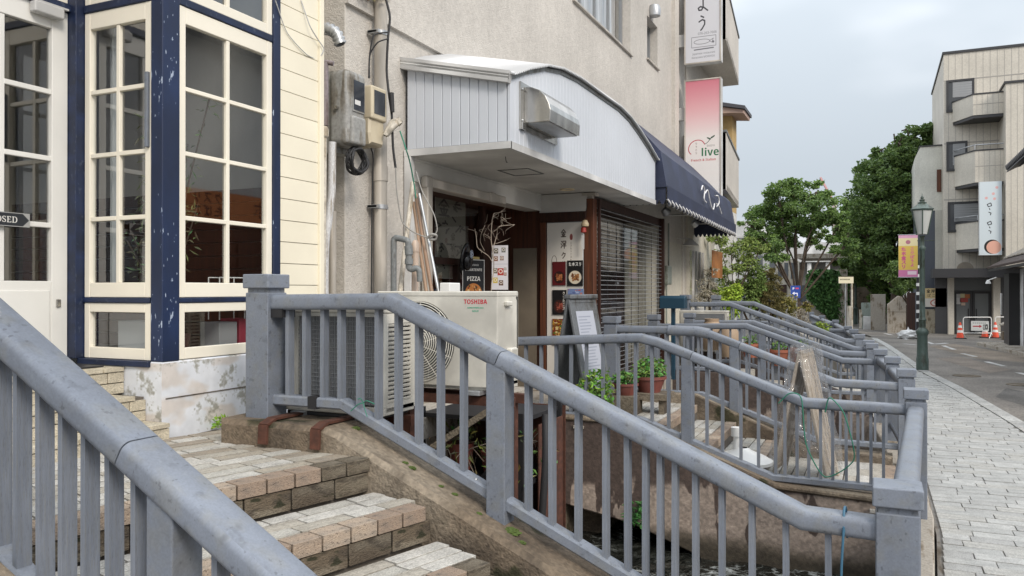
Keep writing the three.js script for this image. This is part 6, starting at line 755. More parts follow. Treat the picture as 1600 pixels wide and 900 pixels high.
  for (const [px, py, d, h, lab] of [[1138, 530, 13.7, 0.5, 'tall pale clay jar left of the terracotta pots'], [1112, 520, 14.2, 0.45, 'cream clay jar by the distant air conditioner']]) { const p = atD(px, py, d); solo('clay_jar', lathe([[0, 0], [0.14, 0], [0.2, 0.2], [0.19, 0.4], [0.12, 0.5], [0.13, 0.55], [0.1, 0.55], [0, 0.5]], p.x, p.y - 0.3, p.z), mat([0.5, 0.36, 0.24], { map: tMottle, roughness: 0.6 }), lab, 'jar'); }
  // mailbox and wall boxes
  const mx = atD(1052, 472, 12.6), mb2 = thing('mailbox', 'dark teal mailbox on a post below the awning', 'mailbox', [mx.x, 0.7, mx.z]); part(mb2, 'box', prismX([[-0.1, -0.1], [0.1, -0.1], [0.1, 0.06], [0.05, 0.1], [-0.05, 0.1], [-0.1, 0.06]].map(([a, b]) => [mx.z + a, mx.y + b]), mx.x - 0.2, mx.x + 0.2, 0.01), M.teal); part(mb2, 'post', rbb(mx.x - 0.03, mx.x + 0.03, 0.7, mx.y - 0.1, mx.z - 0.03, mx.z + 0.03), M.teal);
  const gm = onX(1043, 430, -4.22); solo('gas_meter', [rbx(0.12, 0.42, 0.36, 0.03, gm.x, gm.y, gm.z, 0, 2), rod(V(gm.x, gm.y + 0.2, gm.z - 0.1), V(gm.x, 3.6, gm.z - 0.1), 0.02), rod(V(gm.x, gm.y - 0.2, gm.z + 0.1), V(gm.x, 0.75, gm.z + 0.1), 0.02)], mat([0.25, 0.29, 0.28], { map: tStain, roughness: 0.5 }), 'grey-green meter with pipes on the wall under the awning', 'meter');
  const wl = onX(1072, 380, -4.05); solo('wall_lamp', [lathe([[0.03, 0.1], [0.05, 0.08], [0.2, -0.06], [0.19, -0.06], [0.04, 0.06]], wl.x + 0.1, wl.y, wl.z), rod(V(-4.25, wl.y + 0.12, wl.z), V(wl.x + 0.1, wl.y + 0.1, wl.z), 0.015)], M.soffit, 'cream cone-shaped wall lamp under the navy awning', 'lamp');
  const og = onX(1124, 398, -3.55); solo('notice_panel', [bb(-3.7, -3.68, 2.42, 3.1, -21.4, -20.0)], mat([0.42, 0.17, 0.05], { map: tMottle, roughness: 0.7 }), 'orange-brown panel behind the shrub at the end of the building', 'panel');
}
{ // added rack for unclear dark clutter; it covers the bright terrace face behind
  const r = thing('added_rack', 'black steel rack with wilted plants added to darken the channel below the branded air conditioner', 'rack', [-2.75, -0.5, -5.6]); const x0 = -3.15, x1 = -2.32, z0 = -5.25, z1 = -6.0;
  for (const x of [x0, x1]) for (const z of [z0, z1]) part(r, 'upright', bb(x - 0.025, x + 0.025, -1.3, 1.22, z - 0.025, z + 0.025), M.black);
  for (const y of [0.1, 0.68, 1.16]) part(r, 'shelf', bb(x0, x1, y - 0.015, y + 0.015, z1, z0), M.black);
  part(r, 'back_sheet', (() => { const g = []; for (let x = x0; x < x1; x += 0.08) g.push(bb(x, x + 0.05, -0.6, 1.18, z1 - 0.03, z1 - 0.01), bb(x + 0.05, x + 0.08, -0.6, 1.18, z1 - 0.02, z1 - 0.012)); return g; })(), M.rust);
  part(r, 'side_sheet', bb(x1 + 0.026, x1 + 0.034, -0.6, 1.1, z1, z0 - 0.25), M.rust); part(r, 'cross_brace', [bar(V(x0, 0.1, z0 + 0.03), V(x1, 1.1, z0 + 0.03), 0.02, 0.02)], M.black);
  const st = []; for (let i = 0; i < 26; i++) { const x = rr(x0 + 0.05, x1), z = rr(z1, z0 - 0.05); st.push(tube([V(x, 0.69, z), V(x + rr(-0.06, 0.06), 0.9, z + rr(0, 0.1)), V(x + rr(-0.2, 0.2), rr(0.75, 1.12), z + rr(0, 0.2))], 0.004, 4, 8)); } part(r, 'dry_stems', st, M.twig);
  part(r, 'foliage', leaves(260, () => V(rr(x0, x1 + 0.1), rr(0.72, 1.1), rr(z1 + 0.2, z0 + 0.08)), 0.07, 0.024, () => [rr(0.06, 0.2), rr(0.1, 0.22), rr(0.03, 0.07)], 0.6), M.leafSolid, { uv: true });
  for (const [x, h] of [[-2.95, 0.22], [-2.65, 0.18]]) part(r, 'plant_pot', lathe([[0, 0], [0.08, 0], [0.11, h], [0.09, h], [0, h - 0.03]], x, 0.7, -5.5), M.potRed);
}
// ================================================================ greenery
seed = 4242;
const tone = (a, b) => (q) => { const t = rnd(), k = rr(0.75, 1.25); return [mix(a[0], b[0], t) * k, mix(a[1], b[1], t) * k, mix(a[2], b[2], t) * k]; };
// a crown of leaf clumps hung on limbs; blobs: [x, y, z, radius]
function tree(name, label, base, trunkR, forks, blobs, n, len, wid, tint, opt = {}) {
  const t = thing(name, label, opt.category ?? 'tree', base, opt.group), limbs = [];
  const fork = V(base.x, base.y + (opt.fork ?? 1.6), base.z);
  part(t, 'trunk', [tube([base, V(base.x + rr(-0.1, 0.1), base.y + (opt.fork ?? 1.6) * 0.5, base.z), fork], trunkR, 9, 12)], M.bark);
  blobs.forEach(([x, y, z, r], i) => { if (i % (opt.every ?? 1)) return; const c = V(x, y, z), m = fork.clone().lerp(c, 0.5).add(V(rr(-0.3, 0.3), rr(0, 0.5), rr(-0.3, 0.3)).multiplyScalar(opt.k ?? 1)); limbs.push(tube([fork, m, c], trunkR * rr(0.28, 0.45), 6, 12)); for (let k = 0; k < 4; k++) { const e = c.clone().add(inBall().multiplyScalar(r)); limbs.push(tube([m.clone().lerp(c, rr(0.2, 0.9)), c.clone().lerp(e, 0.5).add(V(0, rr(0, 0.2), 0)), e], trunkR * 0.14, 5, 8)); } });
  part(t, 'limbs', limbs, M.bark);
  // clump centres on the shells of the blobs, flattened, so that light passes between the tiers
  const cl = []; for (const [x, y, z, r] of blobs) { const m = Math.round((opt.clumps ?? 18) * r * r / (blobs[0][3] * blobs[0][3])) + 6; for (let i = 0; i < m; i++) { const v = inBall(); v.normalize().multiplyScalar(rr(0.35, 1.1)); cl.push([V(x + v.x * r, y + v.y * r * 0.9, z + v.z * r), r * rr(0.14, 0.4)]); } }
  part(t, 'crown', leaves(n, () => { const [c, r] = pick(cl), v = inBall(); return V(c.x + v.x * r, c.y + v.y * r * 0.65, c.z + v.z * r); }, len, wid, tint, opt.droop ?? 0.25), opt.solid ? M.leafSolid : M.leaf, { uv: true });
  return t;
}
const gA = tone([0.085, 0.17, 0.032], [0.2, 0.32, 0.06]), gB = tone([0.075, 0.15, 0.03], [0.19, 0.29, 0.06]);
const blob = (list, d) => list.map(([px, py, r, dd]) => { const p = atD(px, py, d + (dd ?? 0)); return [p.x, p.y, p.z, r * d / FOCAL]; });
// photo-side sizes are given as pixel radii at the tree's distance
tree('street_tree', 'slender open-crowned tree with forked trunks at the canal end', atD(1247, 512, 40), 0.13, 0, blob([[1245, 330, 42], [1190, 335, 30, 1], [1215, 305, 26], [1285, 320, 34, -1], [1182, 370, 24], [1222, 370, 30, 1], [1270, 365, 30], [1310, 352, 26, 1], [1240, 290, 22], [1275, 300, 20, 1], [1320, 385, 22], [1210, 395, 22, -1], [1172, 350, 16]], 40), 24000, 0.18, 0.09, gA, { fork: 1.3, clumps: 24 });
tree('street_tree', 'huge dense dark green tree beside the right-hand building', atD(1402, 516, 47), 0.32, 0, blob([[1420, 300, 62], [1450, 240, 42, 2], [1390, 270, 44], [1372, 320, 42, -1], [1430, 215, 32, 1], [1355, 365, 38], [1410, 370, 50, -1], [1462, 215, 26, 3], [1385, 405, 34], [1440, 350, 40], [1350, 330, 26, 1], [1400, 235, 28], [1340, 400, 28, 2], [1432, 402, 26, -2], [1370, 250, 22, 1]], 47), 70000, 0.24, 0.13, gB, { fork: 2.4, clumps: 60 });
tree('street_tree', 'lighter green tree between the open one and the dense one', atD(1345, 512, 56), 0.2, 0, blob([[1338, 345, 26], [1322, 370, 22], [1345, 385, 24], [1310, 395, 18], [1335, 320, 16], [1330, 410, 18]], 56), 20000, 0.24, 0.13, gA, { fork: 2.6, clumps: 20 });
tree('street_tree', 'young low tree in front of the retaining wall near the lamp post', atD(1418, 519, 38), 0.07, 0, blob([[1412, 432, 17], [1400, 418, 14], [1424, 420, 15], [1408, 448, 12], [1425, 442, 12], [1392, 430, 10]], 38), 7000, 0.15, 0.09, gB, { fork: 1.3, clumps: 18 });
tree('hedge_tree', 'dark hanging foliage over the grey retaining wall', atD(1372, 505, 50), 0.14, 0, blob([[1378, 440, 22], [1365, 460, 18], [1392, 452, 18], [1350, 432, 20], [1385, 475, 14], [1335, 430, 16]], 50), 14000, 0.22, 0.12, gA, { fork: 1.4, clumps: 20 });
// shrubs at the end of the beige building, standing on the far terrace
const shrub = (label, px, py, d, list, n, len, wid, tint, opt = {}) => tree('shrub', label, atD(px, py, d), opt.tr ?? 0.03, 0, blob(list, d), n, len, wid, tint, { fork: 0.5, k: 0.2, category: 'shrub', solid: true, ...opt });
shrub('tall airy shrub with long thin stems against the building end', 1145, 500, 21.5, [[1142, 385, 20], [1165, 378, 18], [1120, 372, 14], [1155, 410, 20], [1130, 420, 18], [1175, 400, 14], [1190, 386, 12], [1125, 450, 14]], 3000, 0.11, 0.034, tone([0.14, 0.22, 0.045], [0.3, 0.38, 0.1]), { clumps: 13 });
shrub('bushy mid-green shrub in the middle of the planting', 1168, 500, 22, [[1165, 440, 24], [1180, 425, 20], [1150, 455, 20], [1185, 452, 20], [1168, 470, 20]], 3800, 0.1, 0.045, tone([0.1, 0.17, 0.035], [0.2, 0.28, 0.07]), { clumps: 16 });
shrub('brownish conifer-like bush at the right of the planting', 1203, 500, 22.5, [[1200, 450, 22], [1195, 470, 20], [1210, 465, 18], [1205, 430, 14], [1188, 480, 16], [1212, 485, 14]], 6500, 0.1, 0.022, tone([0.08, 0.085, 0.022], [0.18, 0.14, 0.045]), { clumps: 20 });
shrub('bright yellow-green shrub behind the highest railing', 1141, 505, 19.5, [[1138, 462, 16], [1148, 458, 13], [1130, 475, 12], [1140, 485, 13], [1150, 478, 10], [1136, 500, 10]], 2200, 0.1, 0.05, tone([0.22, 0.34, 0.03], [0.38, 0.5, 0.06]), { clumps: 14 });
shrub('wispy pale dry shrub by the wall under the awning', 1107, 500, 19.8, [[1105, 445, 14], [1112, 460, 14], [1098, 462, 11], [1110, 425, 9]], 900, 0.08, 0.025, tone([0.3, 0.28, 0.2], [0.5, 0.46, 0.38]), { clumps: 10 });
shrub('loose yellowish bush with orange tips past the conifer-like one', 1222, 505, 26, [[1220, 475, 14], [1232, 470, 12], [1215, 490, 12], [1240, 482, 10], [1262, 478, 8]], 1300, 0.11, 0.04, tone([0.16, 0.18, 0.04], [0.34, 0.27, 0.07]), { clumps: 12 });
shrub('small bright leafy sprig poking over the far railing', 1284, 520, 18.2, [[1284, 508, 8], [1280, 514, 6], [1290, 512, 6]], 240, 0.09, 0.03, tone([0.2, 0.3, 0.04], [0.34, 0.44, 0.08]), { clumps: 8, tr: 0.012, fork: 0.1 });
shrub('tuft of dead grass and twigs between the far railings', 1252, 520, 18.5, [[1250, 490, 9], [1256, 500, 9], [1246, 505, 8]], 320, 0.12, 0.012, tone([0.28, 0.25, 0.18], [0.45, 0.4, 0.32]), { clumps: 8, tr: 0.01, fork: 0.1 });
{ // canal-side weed
  const p = onZ(995, 800, -7.66), w = thing('wall_weed', 'small weed growing from the side of the second bridge', 'weed', [p.x, p.y, p.z]); part(w, 'foliage', leaves(70, () => V(p.x + rr(-0.08, 0.08), p.y + rr(-0.12, 0.1), p.z + rr(-0.03, 0.06)), 0.09, 0.03, () => [0.03, rr(0.09, 0.15), 0.02]), M.leafSolid, { uv: true });
}
// ================================================================ ivy wall, retaining walls and far buildings
{
  const W = thing('ivy_wall', 'concrete ramp wall almost wholly covered in ivy', 'wall', atD(1295, 503, 50)); const A = atD(1262, 508, 50), B = atD(1325, 508, 50);
  part(W, 'concrete', [prismZ([[A.x, -0.1], [B.x, -0.1], [B.x, 3.4], [A.x + 0.2, 3.4], [A.x, 2.6]], A.z - 0.6, A.z)], M.concrete);
  const S = () => { const px = rr(1264, 1323), py = rr(421, 503); if (px < 1300 && py > 466 + (px - 1268) * 1.0) return null; if (Math.hypot(Math.min(0, px - 1275), Math.min(0, py - 430)) > 11) return null; const p = atD(px, py, 49.6 + rr(-0.35, 0.1)); p.x += rr(-0.1, 0.1); return p; };
  part(W, 'ivy', leaves(11000, S, 0.26, 0.2, tone([0.03, 0.09, 0.02], [0.075, 0.17, 0.035]), 0.7), M.leafSolid, { uv: true });
  const r = thing('retaining_wall', 'bare grey concrete retaining wall behind the young tree', 'wall', atD(1405, 519, 41)); const a = atD(1386, 520, 41), b = atD(1424, 520, 40); part(r, 'wall', prismZ([[a.x, -0.1], [b.x, -0.1], [b.x, atD(1424, 468, 40).y], [a.x + 0.5, atD(1396, 462, 41).y], [a.x, atD(1386, 476, 41).y]], a.z - 0.8, a.z, 0.03), M.concrete); part(r, 'pour_joint', bb(a.x + 0.02, b.x - 0.02, 1.0, 1.02, a.z, a.z + 0.006), M.darkConcrete);
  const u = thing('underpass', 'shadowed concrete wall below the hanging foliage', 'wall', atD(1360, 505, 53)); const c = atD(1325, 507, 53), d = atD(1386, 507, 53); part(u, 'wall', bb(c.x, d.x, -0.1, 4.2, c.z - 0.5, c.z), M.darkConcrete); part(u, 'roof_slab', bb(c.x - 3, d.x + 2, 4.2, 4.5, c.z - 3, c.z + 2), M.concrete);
  const box = (name, px, py, d2, w, h, dp, m, lab, cat) => { const p = atD(px, py, d2); return solo(name, rbb(p.x - w / 2, p.x + w / 2, -0.1, h - 0.1, p.z - dp / 2, p.z + dp / 2, 0.02), m, lab, cat); };
  box('machine_block', 1372, 515, 44, 0.75, 2.0, 0.6, M.concrete, 'old stone pillar block at the mouth of the underpass', 'pillar'); box('utility_cabinet', 1353, 512, 46, 0.5, 1.5, 0.4, mat([0.3, 0.36, 0.34], { map: tStain }), 'pale green utility cabinet before the underpass', 'cabinet'); box('utility_cabinet', 1357, 512, 45, 0.55, 0.75, 0.4, M.white, 'low white utility box beside the green cabinet', 'cabinet'); box('bollard', 1345, 510, 46, 0.16, 1.1, 0.16, M.pvcWhite, 'pale bollard at the end of the street', 'bollard');
  // white flyover building behind the open tree
  const f = thing('flyover_building', 'white low building with wide eaves behind the street trees', 'building', atD(1270, 500, 75)); const q0 = atD(1215, 500, 75), q1 = atD(1345, 500, 75), y0 = atD(1270, 410, 75).y, y1 = atD(1270, 383, 75).y;
  part(f, 'roof', prismZ([[q0.x, y0], [q1.x, y0], [q1.x - 1, y1], [q0.x + 2.5, y1 + 0.3]], q0.z - 8, q0.z), M.white); part(f, 'wall', bb(q0.x + 0.6, q1.x - 1, -0.1, y0, q0.z - 8, q0.z - 1.5), mat([0.2, 0.19, 0.18], { roughness: 0.9 })); for (let i = 0; i < 5; i++) part(f, 'column', bb(q0.x + 1 + i * 1.6, q0.x + 1.35 + i * 1.6, -0.1, y0, q0.z - 0.6, q0.z - 0.2), M.white); for (let i = 0; i < 4; i++) part(f, 'window', bb(q0.x + 1.5 + i * 1.6, q0.x + 2.4 + i * 1.6, 1, 2.6, q0.z - 1.5, q0.z - 1.45), mat([0.05, 0.06, 0.07], { roughness: 0.15 }));
  const h = thing('pale_house', 'pale stepped buildings glimpsed behind the left shrubs and the open tree', 'building', atD(1190, 490, 62)); const h0 = atD(1150, 490, 62), h1 = atD(1232, 490, 62); part(h, 'wall', [bb(h0.x, h1.x, -0.1, atD(1190, 372, 62).y, h0.z - 6, h0.z), bb(h0.x, h0.x + 1.6, -0.1, atD(1165, 345, 62).y, h0.z - 5.9, h0.z - 0.3)], mat([0.62, 0.63, 0.64], { map: tStucco, roughness: 0.9 })); part(h, 'cornice', [bb(h0.x - 0.1, h1.x + 0.1, atD(1190, 372, 62).y, atD(1190, 368, 62).y, h0.z - 6.1, h0.z + 0.1)], M.white); for (let i = 0; i < 4; i++) for (let j = 0; j < 2; j++) part(h, 'window', bb(h0.x + 0.5 + i * 1.0, h0.x + 1.0 + i * 1.0, 1.4 + j * 2.2, 2.6 + j * 2.2, h0.z, h0.z + 0.03), mat([0.12, 0.13, 0.14], { roughness: 0.2 }));
  const h2 = thing('cream_house', 'narrow cream building with dark shop board behind the tree trunks', 'building', atD(1227, 495, 55)); const a2 = atD(1212, 500, 55), b2 = atD(1240, 500, 55); part(h2, 'wall', bb(a2.x, b2.x, -0.1, atD(1226, 405, 55).y, a2.z - 5, a2.z), mat([0.62, 0.58, 0.5], { map: tStucco, roughness: 0.9 })); part(h2, 'shop_board', bb(a2.x + 0.1, b2.x - 0.4, 1.8, 2.5, a2.z, a2.z + 0.08), M.woodDark); for (let i = 0; i < 3; i++) part(h2, 'window', bb(a2.x + 0.15 + i * 0.42, a2.x + 0.4 + i * 0.42, 2.9, 4.0, a2.z, a2.z + 0.03), mat([0.1, 0.11, 0.12], { roughness: 0.2 }));
  // orange house with tiled roof behind the signs
  const o = thing('tiled_house', 'ochre house with dark tiled roof peeping out behind the hanging signs', 'building', atD(1146, 454, 27)); const e = atD(1136, 250, 27), k = onZ(1151, 250, e.z); part(o, 'lower_wall', bb(e.x - 3, k.x - 0.14, -0.1, 4.75, e.z - 0.9, e.z), M.soffit); part(o, 'wall', bb(e.x - 3, k.x - 0.14, 4.751, atD(1150, 178, 27).y, e.z - 0.9, e.z), mat([0.62, 0.44, 0.2], { map: tStucco, roughness: 0.9 })); const yr = atD(1150, 176, 27).y; part(o, 'soffit', [prismZ([[e.x - 3, yr + 0.75], [k.x + 0.32, yr - 0.06], [k.x + 0.3, yr - 0.16], [k.x - 0.1, yr - 0.12], [e.x - 3, yr]], e.z - 0.9, e.z + 0.5)], mat([0.5, 0.36, 0.3], { roughness: 0.8 })); part(o, 'roof_tiles', [prismZ([[e.x - 3, yr + 0.95], [k.x + 0.36, yr + 0.06], [k.x + 0.36, yr - 0.05], [e.x - 3, yr + 0.76]], e.z - 1.0, e.z + 0.6)], mat([0.07, 0.07, 0.08], { roughness: 0.6 }));
  const cr = thing('tower_crane', 'distant red and white crane jib above the trees', 'crane', atD(1298, 320, 120)); part(cr, 'jib', [bar(atD(1282, 277, 120), atD(1304, 318, 120), 0.25, 0.25)], mat([0.55, 0.3, 0.3])); part(cr, 'mast', bar(atD(1304, 318, 120), atD(1304, 500, 120), 0.6, 0.6), mat([0.5, 0.4, 0.4]));
}
// ================================================================ street lamps, banner, signs
function streetLamp(label, pos, H, group) {
  const s = H / 4.63, L = thing('street_lamp', label, 'street lamp', pos, group), x = pos.x, z = pos.z, Y = (y) => y * s;
  part(L, 'post', [lathe([[0, 0], [0.15, 0], [0.15, 0.3], [0.135, 0.34], [0.125, 0.9], [0.14, 0.94], [0.155, 0.97], [0.155, 1.03], [0.12, 1.08], [0.085, 1.12], [0.085, 1.3], [0.1, 1.33], [0.085, 1.36], [0.07, 1.42], [0.062, 3.15], [0.085, 3.18], [0.085, 3.24], [0.055, 3.28], [0.05, 3.5], [0.09, 3.55]].map(([r, h]) => [r * s, h * s]), x, 0, z, 16)], M.green);
  part(L, 'lantern_glass', new THREE.CylinderGeometry(0.27 * s, 0.14 * s, 0.62 * s, 6).translate(x, Y(3.9), z), mat([0.62, 0.64, 0.62], { roughness: 0.35 }));
  const ribs = []; for (let i = 0; i < 6; i++) { const a = i * 1.0472 + 0.5236 * 0; ribs.push(rod(V(x + 0.145 * s * Math.sin(a), Y(3.58), z + 0.145 * s * Math.cos(a)), V(x + 0.275 * s * Math.sin(a), Y(4.21), z + 0.275 * s * Math.cos(a)), 0.014 * s, 0.014 * s, 5)); } part(L, 'lantern_frame', [...ribs, new THREE.CylinderGeometry(0.31 * s, 0.29 * s, 0.04 * s, 6).translate(x, Y(4.23), z)], M.green);
  part(L, 'lantern_roof', [new THREE.CylinderGeometry(0.1 * s, 0.32 * s, 0.16 * s, 6).translate(x, Y(4.33), z), lathe([[0.1, 4.4], [0.11, 4.43], [0.06, 4.46], [0.07, 4.5], [0.035, 4.53], [0.045, 4.56], [0.015, 4.6], [0, 4.68]].map(([r, h]) => [r * s, h * s]), x, 0, z, 12)], M.green); part(L, 'cross_arm', rod(V(x - 0.12 * s, Y(3.42), z), V(x + 0.3 * s, Y(3.42), z), 0.012 * s, 0.012 * s, 6), M.green);
  return L;
}
streetLamp('tall green lantern street lamp at the edge of the sidewalk', V(onY(1441, 578, 0).x, -0.04, onY(1441, 578, 0).z), 4.63);
streetLamp('far green street lamp at the canal end, beside the ivy wall', V(atD(1337, 500, 50).x, -0.05, atD(1337, 500, 50).z), 4.5);
{
  const bp = atD(1434, 520, 36), s = thing('banner_pole', 'dark signal pole with white bands and a brown plate behind the street lamp', 'pole', V(bp.x, 0, bp.z)); part(s, 'pole', cyl(0.06, 0.06, atD(1434, 395, 36).y, bp.x, -0.07, bp.z, 10), M.black); for (let i = 0; i < 7; i++) part(s, 'white_band', cyl(0.066, 0.066, 0.14, bp.x, 0.7 + i * 0.4, bp.z, 10), M.whitePlastic); part(s, 'plate', bx(0.34, 1.9, 0.05, bp.x - 0.27, 1.05, bp.z - 0.05), M.woodDark);
  const bf = canvasMat(192, 480, (x, w, h) => { const g = ['#e8b8cf', '#e6c96a', '#d9a94e']; x.fillStyle = '#e2c25c'; x.fillRect(0, 0, w, h); x.fillStyle = '#dfa9c6'; x.fillRect(0, 0, w, 34); x.fillStyle = '#d77fae'; x.fillRect(0, 400, w, 80); x.fillStyle = '#e9ddb0'; x.fillRect(0, 34, w, 90); x.fillStyle = '#b8788a'; x.beginPath(); x.arc(96, 80, 24, 0, 7); x.fill(); ['ta', 'ho', 'kin', 'su', 'ri'].forEach((k, i) => strokes(x, KANA[k], 28, 140 + i * 50, 48, 44, 9, '#d0588e')); ['ko', 'ku', 'ba', 'u', 'yo'].forEach((k, i) => strokes(x, KANA[k], 116, 140 + i * 46, 42, 38, 7, '#e0609a')); x.fillStyle = '#f0d8e4'; x.fillRect(90, 415, 90, 40); });
  const p = atD(1419, 400, 27.5); const c = card(scene, 'street_banner', 0.6, 1.44, 0.006, bf, M.white, p, TURN - 0.35, { label: 'pink and yellow festival banner hanging beside the street lamp', category: 'banner' }); part(c, 'banner_rod', [rod(V(-0.32, 0.73, 0), V(0.34, 0.73, 0), 0.012, 0.012, 6), rod(V(-0.32, -0.73, 0), V(0.34, -0.73, 0), 0.012, 0.012, 6)], M.galv);
  const ps = canvasMat(160, 220, (x, w, h) => { x.fillStyle = '#22469a'; x.fillRect(0, 0, w, h); x.fillStyle = '#eef'; x.font = 'bold 60px sans-serif'; x.fillText('P', 28, 74); x.fillStyle = '#d04a6a'; x.fillRect(80, 36, 54, 26); x.strokeStyle = '#eef'; x.lineWidth = 16; x.beginPath(); x.moveTo(110, 180); x.lineTo(110, 136); x.lineTo(60, 136); x.stroke(); x.fillStyle = '#eef'; x.beginPath(); x.moveTo(64, 106); x.lineTo(24, 136); x.lineTo(64, 166); x.fill(); });
  const sp = atD(1243, 456, 36), sg = card(scene, 'parking_sign', 0.42, 0.56, 0.04, ps, M.galv, sp, TURN - 0.2, { label: 'blue parking sign with a left arrow below the tree trunks', category: 'sign' }); part(sg, 'pole', rod(V(0.05, -0.28, -0.05), V(0.05, -sp.y - 0.1, -0.05), 0.035, 0.035, 8), M.galv);
  const cs = canvasMat(256, 110, (x, w, h) => { x.fillStyle = '#e6ddc0'; x.fillRect(0, 0, w, h); x.fillStyle = '#6a6450'; for (let i = 0; i < 8; i++) x.fillRect(24 + i * 22, 40, 15, 22); x.fillStyle = '#55503f'; x.fillRect(0, 0, w, 14); }); const c1 = atD(1322, 437, 40), c2 = card(scene, 'stop_sign_board', 0.72, 0.36, 0.06, cs, M.green, c1, TURN - 0.1, { label: 'cream destination board on a thin post near the far lamp', category: 'sign' }); part(c2, 'pole', rod(V(-0.02, -0.18, -0.03), V(-0.02, -c1.y - 0.1, -0.03), 0.03, 0.03, 8), M.galv);
  solo('sign_post', [rod(atD(1331, 440, 42), V(atD(1331, 440, 42).x, -0.1, atD(1331, 440, 42).z), 0.05, 0.05, 8), rod(atD(1327, 478, 41), V(atD(1327, 478, 41).x, -0.1, atD(1327, 478, 41).z), 0.1, 0.1, 8)], M.pvcWhite, 'pair of plain posts between the destination board and the far lamp', 'post');
  const bag = atD(1419, 517, 36); solo('rubbish_bag', (() => { const g = new THREE.IcosahedronGeometry(0.3, 3), q = g.attributes.position; for (let i = 0; i < q.count; i++) { const v = V().fromBufferAttribute(q, i), k = 1 + 0.18 * Math.sin(v.x * 19 + v.z * 13) * Math.sin(v.y * 23); q.setXYZ(i, v.x * k * 1.5, v.y * k * 0.8, v.z * k); } g.computeVertexNormals(); return [g.translate(bag.x, 0.1, bag.z), new THREE.ConeGeometry(0.08, 0.2, 8).translate(bag.x, 0.38, bag.z)]; })(), M.white, 'white rubbish bag at the foot of the young tree', 'bag');
}
